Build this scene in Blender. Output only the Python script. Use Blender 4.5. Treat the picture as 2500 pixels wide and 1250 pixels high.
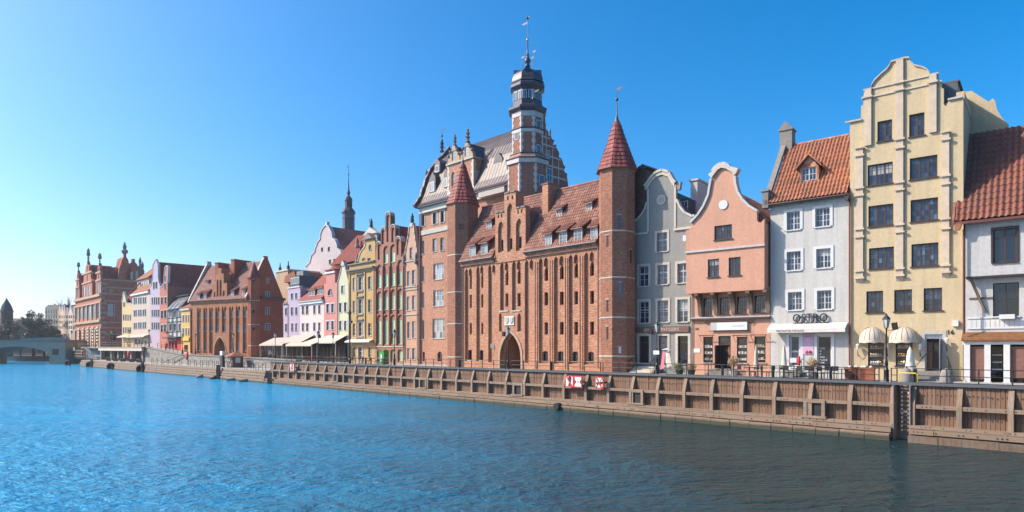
import bpy, math, random
from mathutils import Vector, Matrix
from mathutils.geometry import delaunay_2d_cdt
for o in list(bpy.data.objects): bpy.data.objects.remove(o)
SC = bpy.context.scene
COL = SC.collection
rnd = random.Random(11)
R = math.radians

# ------------------------------------------------------------------ camera, sky, sun, exposure
CAM_H = 5.0                                   # metres above the water
cam = bpy.data.objects.new('camera', bpy.data.cameras.new('camera'))
COL.objects.link(cam)
cam.location = (0, 0, CAM_H); cam.rotation_euler = (R(90), 0, 0)
cam.data.sensor_width = 36; cam.data.lens = 36*1600/2500
cam.data.shift_y = 225/2500; cam.data.clip_end = 6000; cam.data.clip_start = .5
SC.camera = cam
SUN_EL, SUN_AZ = R(38), R(177.5)                # SUN_AZ: direction towards the sun, measured from +X
W = bpy.data.worlds.new('World'); SC.world = W; W.use_nodes = True
nt = W.node_tree; bg = nt.nodes['Background']
sky = nt.nodes.new('ShaderNodeTexSky'); sky.sky_type = 'NISHITA'; sky.sun_disc = False
sky.sun_elevation = SUN_EL; sky.sun_rotation = math.pi/2 - SUN_AZ
sky.altitude = 0; sky.air_density = .8; sky.dust_density = 2.2; sky.ozone_density = 4
hs = nt.nodes.new('ShaderNodeHueSaturation'); hs.inputs['Saturation'].default_value = 1.43; hs.inputs['Hue'].default_value = .493
nt.links.new(sky.outputs[0], hs.inputs['Color'])
nt.links.new(hs.outputs[0], bg.inputs[0]); bg.inputs[1].default_value = .15
sd = Vector((math.cos(SUN_AZ)*math.cos(SUN_EL), math.sin(SUN_AZ)*math.cos(SUN_EL), math.sin(SUN_EL)))
sl = bpy.data.lights.new('sun', 'SUN'); sl.energy = 3.8; sl.angle = R(.5); sl.color = (1, .9, .75)
so = bpy.data.objects.new('sun', sl); COL.objects.link(so); so.location = (-60, 20, 90)
so.rotation_euler = (-sd).to_track_quat('-Z', 'Y').to_euler()
vs = SC.view_settings; vs.view_transform = 'Standard'; vs.look = 'None'; vs.exposure = .8; vs.gamma = 1
vs.use_curve_mapping = False
SC.render.engine = 'CYCLES'

# ------------------------------------------------------------------ materials
MATS = {}
def nd(t, kind, **kw):
    n = t.nodes.new('ShaderNode'+kind)
    for k, v in kw.items(): setattr(n, k, v)
    return n
def newmat(name):
    m = bpy.data.materials.new(name); m.use_nodes = True; MATS[name] = m
    t = m.node_tree; return m, t, t.nodes['Principled BSDF']
def val(t, s, x):
    t.links.new(x, s) if hasattr(x, 'is_linked') else setattr(s, 'default_value', x)
def mathn(t, op, a, b=0.):
    n = nd(t, 'Math', operation=op); val(t, n.inputs[0], a); val(t, n.inputs[1], b); return n.outputs[0]
def mix(t, f, a, b, mode='MIX'):
    n = nd(t, 'Mix', data_type='RGBA', blend_type=mode)
    val(t, n.inputs['Factor'], f)
    for i, x in ((6, a), (7, b)):
        if isinstance(x, tuple): n.inputs[i].default_value = (*x[:3], 1)
        else: t.links.new(x, n.inputs[i])
    return n.outputs[2]
def noise(t, vec, scale, det=3, rough=.55):
    n = nd(t, 'TexNoise'); n.inputs['Scale'].default_value = scale; n.inputs['Detail'].default_value = det
    n.inputs['Roughness'].default_value = rough; t.links.new(vec, n.inputs['Vector']); return n.outputs['Fac']
def ramp(t, f, a, b):
    n = nd(t, 'MapRange'); n.clamp = True; t.links.new(f, n.inputs[0])
    n.inputs[1].default_value = a; n.inputs[2].default_value = b; return n.outputs[0]
def scaled(t, vec, sx, sy, sz):
    n = nd(t, 'Mapping'); n.inputs['Scale'].default_value = (sx, sy, sz); t.links.new(vec, n.inputs[0]); return n.outputs[0]
def bump(t, b, h, dist, strength=.6):
    n = nd(t, 'Bump'); n.inputs['Strength'].default_value = strength; n.inputs['Distance'].default_value = dist
    t.links.new(h, n.inputs['Height']); t.links.new(n.outputs[0], b.inputs['Normal'])
def dk(c, f): return tuple(x*f for x in c[:3])
def plain(name, col, rough=.6, metal=0., var=.25, scale=3., bmp=0.):
    m, t, b = newmat(name); tc = nd(t, 'TexCoord'); v = tc.outputs['Object']
    n = noise(t, v, scale, 4); f = ramp(t, n, .3, .7)
    oi = nd(t, 'ObjectInfo'); r = mathn(t, 'MULTIPLY', oi.outputs['Random'], var)
    c = mix(t, f, dk(col, 1-var*.7), dk(col, 1+var*.3)); c = mix(t, r, c, dk(col, .55))
    t.links.new(c, b.inputs['Base Color']); b.inputs['Roughness'].default_value = rough; b.inputs['Metallic'].default_value = metal
    if bmp: bump(t, b, noise(t, v, scale*8, 3), bmp)
    return m
def stucco(name, col, dirt=.35, var=.16):
    dirt *= 1.5
    m, t, b = newmat(name); v = nd(t, 'TexCoord').outputs['Object']
    big = ramp(t, noise(t, v, .45, 6, .7), .38, .68); fine = ramp(t, noise(t, v, 5, 5, .7), .3, .75)
    st = ramp(t, noise(t, scaled(t, v, 2.6, 2.6, .13), 1.0, 6, .72), .47, .78)
    c = mix(t, fine, dk(col, 1-var), dk(col, 1+var*.5))
    c = mix(t, mathn(t, 'MULTIPLY', big, .3*dirt/.35), c, dk(col, .72))
    grey = tuple(.5*x+.5*.16 for x in dk(col, .6))
    c = mix(t, mathn(t, 'MULTIPLY', st, dirt), c, grey)
    t.links.new(c, b.inputs['Base Color']); b.inputs['Roughness'].default_value = .85
    bump(t, b, noise(t, v, 9, 5, .7), .03, .55); return m
def brick(name, c1, c2, mortar, bw=.32, bh=.12, off=.5, msz=.014, dirt=.4, bd=.02):
    m, t, b = newmat(name); v = nd(t, 'TexCoord').outputs['Object']
    s = nd(t, 'SeparateXYZ'); t.links.new(v, s.inputs[0]); cb = nd(t, 'CombineXYZ')
    t.links.new(mathn(t, 'ADD', s.outputs[0], s.outputs[1]), cb.inputs[0]); t.links.new(s.outputs[2], cb.inputs[1])
    br = nd(t, 'TexBrick', offset=off); t.links.new(cb.outputs[0], br.inputs['Vector'])
    br.inputs['Color1'].default_value = (*c1, 1); br.inputs['Color2'].default_value = (*c2, 1); br.inputs['Mortar'].default_value = (*mortar, 1)
    for k, x in (('Scale', 1), ('Mortar Size', msz), ('Mortar Smooth', .2), ('Bias', -.1), ('Brick Width', bw), ('Row Height', bh)): br.inputs[k].default_value = x
    big = ramp(t, noise(t, v, .5, 5, .65), .35, .7); fine = ramp(t, noise(t, scaled(t, cb.outputs[0], 1/bw, 1/bh, 1), 1.1, 2), .35, .68)
    c = mix(t, mathn(t, 'MULTIPLY', fine, .75), br.outputs['Color'], dk(c1, .42))
    c = mix(t, mathn(t, 'MULTIPLY', ramp(t, noise(t, v, 1.7, 4, .7), .5, .8), .45), c, tuple(min(1, .75*x+.12) for x in c1))
    c = mix(t, mathn(t, 'MULTIPLY', big, dirt), c, dk(c2, .5))
    st = ramp(t, noise(t, scaled(t, v, 1.6, 1.6, .12), 1, 4, .7), .55, .85)
    c = mix(t, mathn(t, 'MULTIPLY', st, dirt*.8), c, tuple(.35*x+.05 for x in c2))
    t.links.new(c, b.inputs['Base Color']); b.inputs['Roughness'].default_value = .9
    h = mathn(t, 'SUBTRACT', mathn(t, 'MULTIPLY', noise(t, v, 12, 3), .6), br.outputs['Fac']); bump(t, b, h, bd, .7); return m
def wood(name, col, axis='z', var=.5):
    m, t, b = newmat(name); v = nd(t, 'TexCoord').outputs['Object']
    oi = nd(t, 'ObjectInfo'); cb = nd(t, 'CombineXYZ'); t.links.new(mathn(t, 'MULTIPLY', oi.outputs['Random'], 37.), cb.inputs[0]); t.links.new(mathn(t, 'MULTIPLY', oi.outputs['Random'], 91.), cb.inputs[2])
    va = nd(t, 'VectorMath', operation='ADD'); t.links.new(v, va.inputs[0]); t.links.new(cb.outputs[0], va.inputs[1])
    sc = (14, 14, .9) if axis == 'z' else (.9, 14, 14)
    g = ramp(t, noise(t, scaled(t, va.outputs[0], *sc), 1, 4, .7), .3, .72)
    k = ramp(t, noise(t, va.outputs[0], 1.3, 3), .45, .8)
    c = mix(t, g, dk(col, .5), dk(col, 1.2)); c = mix(t, mathn(t, 'MULTIPLY', k, .45), c, (.22, .2, .18))
    c = mix(t, mathn(t, 'MULTIPLY', oi.outputs['Random'], var), c, dk(col, .45), 'MIX')
    t.links.new(c, b.inputs['Base Color']); b.inputs['Roughness'].default_value = .85; bump(t, b, g, .012, .6); return m
def glass(name, cols, rough=.04):
    m, t, b = newmat(name); v = nd(t, 'TexCoord').outputs['Object']; oi = nd(t, 'ObjectInfo')
    cr = nd(t, 'ValToRGB'); cr.color_ramp.interpolation = 'CONSTANT'
    e = cr.color_ramp.elements; e[0].color = (*cols[0], 1); e[0].position = 0; e[1].position = 1/len(cols); e[1].color = (*cols[1], 1)
    for i in range(2, len(cols)): x = e.new(i/len(cols)); x.color = (*cols[i], 1)
    t.links.new(oi.outputs['Random'], cr.inputs[0]); t.links.new(cr.outputs[0], b.inputs['Base Color'])
    b.inputs['Roughness'].default_value = rough; b.inputs['IOR'].default_value = 1.62
    gp = nd(t, 'NewGeometry'); bump(t, b, noise(t, gp.outputs['Position'], 1.1, 2), .02, .5); return m
def M(n): return MATS[n]

# near-white / trims
plain('white_paint', (.58, .57, .56), .5, var=.1); plain('stone_trim', (.44, .40, .35), .8, var=.3, bmp=.01)
plain('pale_trim', (.53, .46, .38), .8, var=.22, bmp=.01); plain('grey_trim', (.47, .46, .45), .75, var=.2)
plain('dark_metal', (.02, .022, .025), .4, .3, .2); plain('black', (.012, .012, .014), .6); plain('zinc', (.1, .105, .12), .55, .2, .3)
plain('copper_pipe', (.17, .055, .04), .5, .2, .3); plain('brown_frame', (.055, .025, .018), .5, var=.25); plain('dark_frame', (.035, .025, .022), .5)
plain('green_frame', (.4, .52, .33), .5, var=.2); plain('gold', (.6, .36, .08), .3, .9, .2)
plain('red_paint', (.6, .02, .02), .45, var=.15); plain('yellow_paint', (.75, .55, .02), .45); plain('sign_white', (.62, .62, .62), .4, var=.05)
plain('canvas', (.55, .47, .37), .8, var=.12); plain('canvas_pink', (.46, .36, .3), .8, var=.12); plain('canvas_white', (.62, .57, .52), .85, var=.15)
plain('pilaster_stone', (.55, .44, .33), .8, var=.22, bmp=.01); plain('stone_pale', (.56, .5, .46), .8, var=.2); plain('bronze', (.03, .05, .045), .5, .4); plain('statue_stone', (.2, .17, .15), .8); plain('door_wood', (.09, .04, .02), .5)
plain('rubber', (.012, .012, .013), .75); plain('steel', (.42, .42, .42), .35, .8, .2); plain('green_paint', (.01, .25, .04), .5)
plain('poster', (.55, .36, .5), .6, var=.3, scale=2); plain('skin', (.55, .33, .24), .6); plain('cloth_red', (.5, .02, .03), .8); plain('cloth_navy', (.03, .04, .09), .8)
plain('cloth_pink', (.65, .2, .25), .8); plain('cloth_cream', (.6, .55, .48), .8); plain('cloth_ochre', (.5, .32, .05), .8)
plain('ochre_sign', (.65, .4, .03), .6); plain('lamp_glass', (.62, .62, .58), .15, var=.1); plain('brown_panel', (.2, .095, .07), .7, var=.4, scale=6)
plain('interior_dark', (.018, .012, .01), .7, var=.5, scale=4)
# walls
stucco('w_yellow', (.54, .42, .255), .3); stucco('w_white', (.51, .49, .46), .3); stucco('w_pink', (.56, .29, .195), .22); stucco('w_grey', (.275, .262, .238))
stucco('w_white2', (.5, .485, .47), .35); stucco('w_lilac', (.40, .31, .4), .25); stucco('w_rose', (.64, .49, .46), .25); stucco('w_red', (.50, .2, .17), .3)
stucco('w_pgreen', (.52, .5, .33), .3); stucco('w_ochre', (.44, .28, .11), .4); stucco('w_cream', (.56, .45, .37), .3); stucco('w_beige', (.5, .38, .3), .3)
stucco('w_mauve', (.4, .32, .39), .3); stucco('w_brickred', (.42, .13, .09), .4); stucco('w_gold', (.55, .33, .09), .3); stucco('w_straw', (.55, .39, .19), .3)
stucco('w_gable', (.47, .4, .41), .5); stucco('w_sand', (.45, .3, .19), .5); stucco('concrete', (.30, .255, .21), .7, .35); stucco('bridge_stone', (.34, .275, .21), .6, .3)
stucco('stone_grey', (.24, .22, .2), .6, .3); stucco('w_dark_grey', (.1, .095, .09), .6, .3); stucco('w_apricot', (.5, .28, .18), .4); stucco('slate_roof', (.07, .075, .09), .4, .3)
MORT = (.36, .28, .21)
brick('b_gate', (.55, .23, .12), (.4, .14, .068), (.58, .42, .3), bw=.36, bh=.15, msz=.022); brick('b_turret', (.42, .15, .076), (.3, .092, .046), MORT, bw=.36, bh=.15, msz=.02)
brick('b_museum', (.58, .265, .155), (.44, .175, .1), MORT, bw=.36, bh=.15, msz=.02); brick('b_dark', (.38, .12, .085), (.29, .08, .06), (.28, .2, .16))
brick('b_green', (.42, .17, .11), (.34, .12, .08), MORT); brick('b_redgate', (.6, .22, .085), (.5, .155, .06), MORT, dirt=.5)
brick('b_redside', (.55, .14, .065), (.45, .105, .05), (.25, .1, .06), dirt=.5); brick('b_palace', (.55, .175, .105), (.45, .13, .08), (.3, .2, .15), .5, .5)
brick('b_tower', (.46, .15, .095), (.35, .105, .065), MORT, bw=.36, bh=.15, msz=.02); brick('b_old', (.22, .11, .07), (.15, .07, .045), (.15, .11, .09)); brick('st_wall', (.36, .33, .29), (.27, .24, .21), (.17, .15, .13), .55, .38, .5, .03, .4, .05)
brick('shingle', (.3, .12, .035), (.22, .085, .025), (.06, .025, .01), .2, .12)
def tilemat(name, col):
    m, t, b = newmat(name); tc = nd(t, 'TexCoord').outputs['Object']; oi = nd(t, 'ObjectInfo'); vo = nd(t, 'TexVoronoi'); vo.inputs['Scale'].default_value = 2.6; t.links.new(tc, vo.inputs['Vector'])
    sp = nd(t, 'SeparateColor'); t.links.new(vo.outputs['Color'], sp.inputs[0]); wv = nd(t, 'NewGeometry').outputs['Position']
    c = mix(t, mathn(t, 'MULTIPLY', oi.outputs['Random'], .6), col, dk(col, .5)); c = mix(t, mathn(t, 'MULTIPLY', sp.outputs[0], .55), c, dk(col, .55)); c = mix(t, ramp(t, sp.outputs[1], .6, 1.), c, (col[0]*1.15, col[1]*1.6, col[2]*1.8))
    c = mix(t, mathn(t, 'MULTIPLY', ramp(t, noise(t, wv, .7, 5, .7), .45, .75), .6), c, (.09, .06, .045)); c = mix(t, mathn(t, 'MULTIPLY', ramp(t, noise(t, wv, 2.3, 4, .7), .58, .8), .5), c, (.12, .11, .06))
    t.links.new(c, b.inputs['Base Color']); b.inputs['Roughness'].default_value = .7; bump(t, b, noise(t, wv, 9, 3), .01)
for nm, c in (('t_orange', (.45, .165, .085)), ('t_red', (.27, .08, .055)), ('t_brown', (.25, .08, .048)), ('t_gate', (.29, .105, .068)), ('t_turret', (.29, .05, .042))): tilemat(nm, c)
brick('t_far', (.42, .105, .075), (.34, .08, .055), (.09, .02, .015), .3, .3, 0, .03); brick('t_faro', (.4, .15, .07), (.34, .12, .055), (.15, .05, .03), .3, .3, 0, .03)
brick('t_pink', (.36, .11, .05), (.3, .09, .04), (.1, .03, .02), 40, .34, 0, .03)
def quayblock():
    m, t, b = newmat('quay_block'); g = nd(t, 'NewGeometry').outputs['Position']; oi = nd(t, 'ObjectInfo'); sp = nd(t, 'SeparateXYZ'); t.links.new(g, sp.inputs[0]); n = noise(t, g, 3, 5, .7); base = (.31, .21, .145)
    c = mix(t, ramp(t, n, .3, .7), dk(base, .6), dk(base, 1.15)); c = mix(t, mathn(t, 'MULTIPLY', oi.outputs['Random'], .35), c, dk(base, .5))
    tide = ramp(t, mathn(t, 'SUBTRACT', mathn(t, 'ADD', .2, mathn(t, 'MULTIPLY', n, .3)), sp.outputs[2]), 0., .16); c = mix(t, tide, c, (.045, .045, .028))
    t.links.new(c, b.inputs['Base Color']); b.inputs['Roughness'].default_value = .8; bump(t, b, noise(t, g, 8, 5), .04)
quayblock()
wood('plank', (.25, .135, .082)); wood('post_wood', (.3, .205, .14), 'z', .3); wood('beam', (.29, .2, .14), 'x', .3); wood('old_timber', (.17, .11, .075), 'z', .3); wood('crate', (.3, .1, .05), 'x', .3)
glass('pane_blue', [(.012, .02, .035), (.022, .035, .06), (.01, .013, .022), (.035, .055, .09), (.016, .025, .045)])
glass('pane_dark', [(.008, .008, .01), (.015, .015, .02), (.01, .015, .024), (.025, .025, .03), (.012, .01, .01)])
glass('pane_pale', [(.25, .28, .3), (.15, .18, .2), (.3, .32, .33), (.08, .1, .12)], .08); glass('pane_green', [(.3, .4, .25), (.36, .46, .31), (.22, .31, .19)], .15)
glass('pane_curtain', [(.3, .29, .27), (.22, .22, .22), (.36, .33, .29)], .1); glass('pane_sky', [(.05, .08, .12), (.04, .06, .09), (.08, .13, .18)], .04)  # pane_sky carries the sky's reflection in its base colour
def metal_roof():
    m, t, b = newmat('metal_roof'); v = nd(t, 'TexCoord').outputs['Object']
    f = ramp(t, noise(t, v, .8, 5, .65), .3, .72); c = mix(t, f, (.075, .058, .058), (.15, .115, .11)); t.links.new(c, b.inputs['Base Color'])
    b.inputs['Metallic'].default_value = .1; b.inputs['Roughness'].default_value = .5; bump(t, b, noise(t, v, 1.6, 3), .05, .5)
metal_roof(); plain('dark_lead', (.075, .072, .088), .4, .4, .35)
def water():
    m, t, b = newmat('water'); v = nd(t, 'NewGeometry').outputs['Position']
    ang = nd(t, 'Mapping'); ang.inputs['Rotation'].default_value = (0, 0, R(8)); ang.inputs['Scale'].default_value = (.8, 1.25, 1); t.links.new(v, ang.inputs[0]); w = ang.outputs[0]
    h = mathn(t, 'ADD', mathn(t, 'MULTIPLY', noise(t, w, 1.5, 4, .62), 1.0), mathn(t, 'MULTIPLY', noise(t, w, .2, 2), .9))
    h = mathn(t, 'ADD', h, mathn(t, 'MULTIPLY', noise(t, w, 4.5, 3, .6), .2))
    calm = mathn(t, 'ADD', mathn(t, 'MULTIPLY', ramp(t, noise(t, scaled(t, v, .05, .1, 1), 1., 4, .6), .35, .65), .65), .5); h = mathn(t, 'MULTIPLY', h, calm)
    sp = nd(t, 'SeparateXYZ'); t.links.new(v, sp.inputs[0])                 # sky and quay reflections put into the base colour, blue left to dark right
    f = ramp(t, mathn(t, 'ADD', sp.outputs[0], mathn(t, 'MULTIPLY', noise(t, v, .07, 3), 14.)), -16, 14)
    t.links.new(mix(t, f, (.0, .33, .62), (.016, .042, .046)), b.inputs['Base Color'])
    b.inputs['Roughness'].default_value = .13; b.inputs['IOR'].default_value = 1.333; b.inputs['Specular IOR Level'].default_value = .3; b.inputs['Specular Tint'].default_value = (.22, .76, 1, 1)
    bump(t, b, h, .72, 1.0)
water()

# ------------------------------------------------------------------ mesh helpers
def link(o, parent=None):
    COL.objects.link(o)
    if parent: o.parent = parent
    return o
def ob(name, me, mat, parent=None, kind=None, label=None):
    o = bpy.data.objects.new(name, me)
    if mat and not me.materials: me.materials.append(M(mat))
    link(o, parent)
    if kind: o['kind'] = kind
    if label: o['label'] = label
    return o
def inside(p, poly):
    r = False; x, y = p; n = len(poly)
    for i in range(n):
        (x0, y0), (x1, y1) = poly[i], poly[i-1]
        if (y0 > y) != (y1 > y) and x < (x1-x0)*(y-y0)/(y1-y0)+x0: r = not r
    return r
class MB:
    def __init__(s): s.v = []; s.f = []
    def add(s, vs_, fs):
        b = len(s.v); s.v += [tuple(p) for p in vs_]; s.f += [tuple(i+b for i in f) for f in fs]; return s
    def box(s, x0, x1, y0, y1, z0, z1):
        return s.add([(x, y, z) for z in (z0, z1) for y in (y0, y1) for x in (x0, x1)],
                     [(0, 2, 3, 1), (4, 5, 7, 6), (0, 1, 5, 4), (2, 6, 7, 3), (0, 4, 6, 2), (1, 3, 7, 5)])
    def prism(s, p, y0, y1, ax='y'):
        """polygon p in (x,z) extruded along y; ax='x': polygon in (y,z) extruded along x; ax='z': (x,y) along z"""
        n = len(p)
        mk = {'y': lambda a, b, c: (a, c, b), 'x': lambda a, b, c: (c, a, b), 'z': lambda a, b, c: (a, b, c)}[ax]
        return s.add([mk(a, b, y0) for a, b in p]+[mk(a, b, y1) for a, b in p],
                     [tuple(range(n)), tuple(range(2*n-1, n-1, -1))]+[(i, n+i, n+(i+1) % n, (i+1) % n) for i in range(n)])
    def wall(s, outer, holes, y0, th, rev=None):
        loops = [outer]+list(holes); pts = []; ed = []
        for l in loops:
            k = len(pts); n = len(l); pts += [Vector(p) for p in l]; ed += [(k+i, k+(i+1) % n) for i in range(n)]
        V, _, T, *_r = delaunay_2d_cdt(pts, ed, [], 0, 1e-5)
        keep = []
        for t_ in T:
            c = (V[t_[0]]+V[t_[1]]+V[t_[2]])/3
            if inside(c, outer) and not any(inside(c, q) for q in holes): keep.append(t_)
        s.add([(q.x, y0, q.y) for q in V], keep)
        for i, l in enumerate(loops):
            d = th if i == 0 or rev is None else rev; n = len(l)
            s.add([(a, y0, b) for a, b in l]+[(a, y0+d, b) for a, b in l], [(j, (j+1) % n, n+(j+1) % n, n+j) for j in range(n)])
        return s
    def lathe(s, prof, n=12, cx=0, cy=0, ph=0., sx=1, sy=1):
        b = [(cx+r*sx*math.cos(ph+2*math.pi*i/n), cy+r*sy*math.sin(ph+2*math.pi*i/n), z) for r, z in prof for i in range(n)]
        f = [(k*n+i, k*n+(i+1) % n, (k+1)*n+(i+1) % n, (k+1)*n+i) for k in range(len(prof)-1) for i in range(n)]
        f += [tuple(range(n-1, -1, -1)), tuple(range((len(prof)-1)*n, len(prof)*n))]
        return s.add(b, f)
    def tube(s, pts, r, n=6):
        pts = [Vector(p) for p in pts]; rings = []
        for i, p in enumerate(pts):
            d = (pts[min(i+1, len(pts)-1)]-pts[max(i-1, 0)]).normalized()
            a = d.cross(Vector((0, 0, 1))); a = a.normalized() if a.length > .05 else Vector((1, 0, 0)); b = d.cross(a).normalized()
            rr = r[i] if isinstance(r, (list, tuple)) else r
            rings += [p+rr*(a*math.cos(2*math.pi*j/n)+b*math.sin(2*math.pi*j/n)) for j in range(n)]
        f = [(k*n+j, k*n+(j+1) % n, (k+1)*n+(j+1) % n, (k+1)*n+j) for k in range(len(pts)-1) for j in range(n)]
        return s.add(rings, f+[tuple(range(n)), tuple(range(len(pts)*n-1, len(pts)*n-n-1, -1))])
    def ball(s, c, r, n=10, m=6, sz=1.):
        return s.lathe([(max(r*math.sin(math.pi*i/m), .001), c[2]-r*sz*math.cos(math.pi*i/m)) for i in range(m+1)], n, c[0], c[1])
    def mesh(s, name, smooth=False):
        me = bpy.data.meshes.new(name); me.from_pydata(s.v, [], s.f)
        if smooth: me.shade_smooth()
        return me
    def build(s, name, mat, parent=None, smooth=False, kind=None, label=None):
        return ob(name, s.mesh(name, smooth), mat, parent, kind, label)
UNIT = MB().box(-.5, .5, -.5, .5, -.5, .5).mesh('pane'); 
UNITS = {}
def ubox(name, mat, parent, x0, x1, y0, y1, z0, z1):
    """a piece that shares one unit-box mesh per material"""
    k = (name, mat)
    if k not in UNITS:
        UNITS[k] = UNIT.copy(); UNITS[k].name = name; UNITS[k].materials.append(M(mat))
    o = bpy.data.objects.new(name, UNITS[k]); link(o, parent)
    o.location = ((x0+x1)/2, (y0+y1)/2, (z0+z1)/2); o.scale = (abs(x1-x0), abs(y1-y0), abs(z1-z0)); return o
def thing(name, label, cat, loc=(0, 0, 0), rz=0, group=None):
    o = bpy.data.objects.new(name, None); o.empty_display_size = .3; link(o)
    o.location = loc; o.rotation_euler = (0, 0, rz); o['label'] = label; o['category'] = cat
    if group: o['group'] = group
    return o
def tag(o, label, cat, group=None):
    o['label'] = label; o['category'] = cat
    if group: o['group'] = group
    return o
def copy_tree(o, parent=None):
    c = o.copy(); COL.objects.link(c); c.parent = parent
    for ch in o.children: copy_tree(ch, c)
    return c
def text(body, size, mat, parent, loc, ext=.02, align='CENTER', name='lettering', wide=None, roll=0):
    cu = bpy.data.curves.new(name, 'FONT'); cu.body = body; cu.size = size; cu.extrude = ext; cu.align_x = align; cu.resolution_u = 2
    t = bpy.data.objects.new(name, cu); COL.objects.link(t); bpy.context.view_layer.update()
    me = bpy.data.meshes.new_from_object(t); bpy.data.objects.remove(t); me.name = name
    if wide:
        xs = [v.co.x for v in me.vertices]; k = wide/(max(xs)-min(xs))
        for v in me.vertices: v.co.x *= k
    me.materials.clear(); o = ob(name, me, mat, parent); o.location = loc; o.rotation_euler = (R(90), roll, 0); return o

# ------------------------------------------------------------------ plan of the place
# The quay is a straight line; s runs along it to the far end, t inland. Points of the plan are found from bearings (u) and heights (v).
FP, CX, HY = 1600., 1250., 850.
D = (-.6936, .7204); N = (.7204, .6936); Q0 = (24.4, 31.25); ANG_Q = math.atan2(-.7204, .6936)
GZ = 2.85                                     # promenade level
def K(u): return (u-CX)/FP
def QL(t): return ((Q0[0]+N[0]*t, Q0[1]+N[1]*t), (.6936, -.7204))
LR = ((10.66, 57.8), (.773, -.634)); LRED = ((-52.4, 130.), (.879, -.477))
def hit(line, u):
    (a, e), k = line, K(u); c = (k*a[1]-a[0])/(e[0]-k*e[1]); return (a[0]+c*e[0], a[1]+c*e[1])
def st(s, t): return (Q0[0]+D[0]*s+N[0]*t, Q0[1]+D[1]*s+N[1]*t)
def s_at(u, t):
    p = hit(QL(t), u); return (p[0]-Q0[0])*D[0]+(p[1]-Q0[1])*D[1]
def zground(s):
    for a, b, za, zb in ((-99, 90, GZ, GZ), (90, 139, GZ, 3.35), (139, 163, 3.35, 5.0)):
        if s < b: return za+(zb-za)*max(0, (s-a))/(b-a)
    return 5.0
class Frame:
    """plan frame: x along the front to the viewer's right, y inland, z up from z0"""
    def __init__(s, line, uL, uR, z0):
        s.P = hit(line, uL); s.e = line[1]; s.n = (-s.e[1], s.e[0]); s.z0 = z0
        s.ang = math.atan2(s.e[1], s.e[0]); q = hit(line, uR); s.W = (q[0]-s.P[0])*s.e[0]+(q[1]-s.P[1])*s.e[1]
    def px(s, u, v, y=0.):
        k = K(u); px_, py_ = s.P[0]+y*s.n[0], s.P[1]+y*s.n[1]
        x = (k*py_-px_)/(s.e[0]-k*s.e[1]); Y = py_+x*s.e[1]
        return x, CAM_H+(HY-v)/FP*Y-s.z0
    def x(s, u, y=0.): return s.px(u, 0, y)[0]
    def z(s, u, v, y=0.): return s.px(u, v, y)[1]
    def poly(s, pts, y=0.): return [s.px(u, v, y) for u, v in pts]
def opening(x0, x1, z0, z1, arch=None):
    w = x1-x0; xm = (x0+x1)/2
    if not arch: return [(x0, z0), (x1, z0), (x1, z1), (x0, z1)]
    if arch == 'round': zs = z1-w/2; top = [(xm+w/2*math.cos(a), zs+w/2*math.sin(a)) for a in [math.pi*i/8 for i in range(9)]]
    elif arch == 'seg': zs = z1-w*.22; top = [(xm+w/2*math.cos(a), zs+w*.22*math.sin(a)) for a in [math.pi*i/6 for i in range(7)]]
    else:
        h = min(.87*w, .6*(z1-z0)); zs = z1-h; arc = [(x1-(1-math.cos(a))*w, zs+h/.866*math.sin(a)) for a in [R(60)*i/5 for i in range(6)]]
        top = arc+[(2*xm-x, z) for x, z in arc[-2::-1]]
    return [(x0, z0), (x1, z0)]+top
def shrink(poly, d):
    cx = sum(p[0] for p in poly)/len(poly); cz = (min(p[1] for p in poly)+max(p[1] for p in poly))/2
    w = max(p[0] for p in poly)-min(p[0] for p in poly); h = max(p[1] for p in poly)-min(p[1] for p in poly)
    return [(cx+(x-cx)*(1-2*d/w), cz+(z-cz)*(1-2*d/h)) for x, z in poly]
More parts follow.
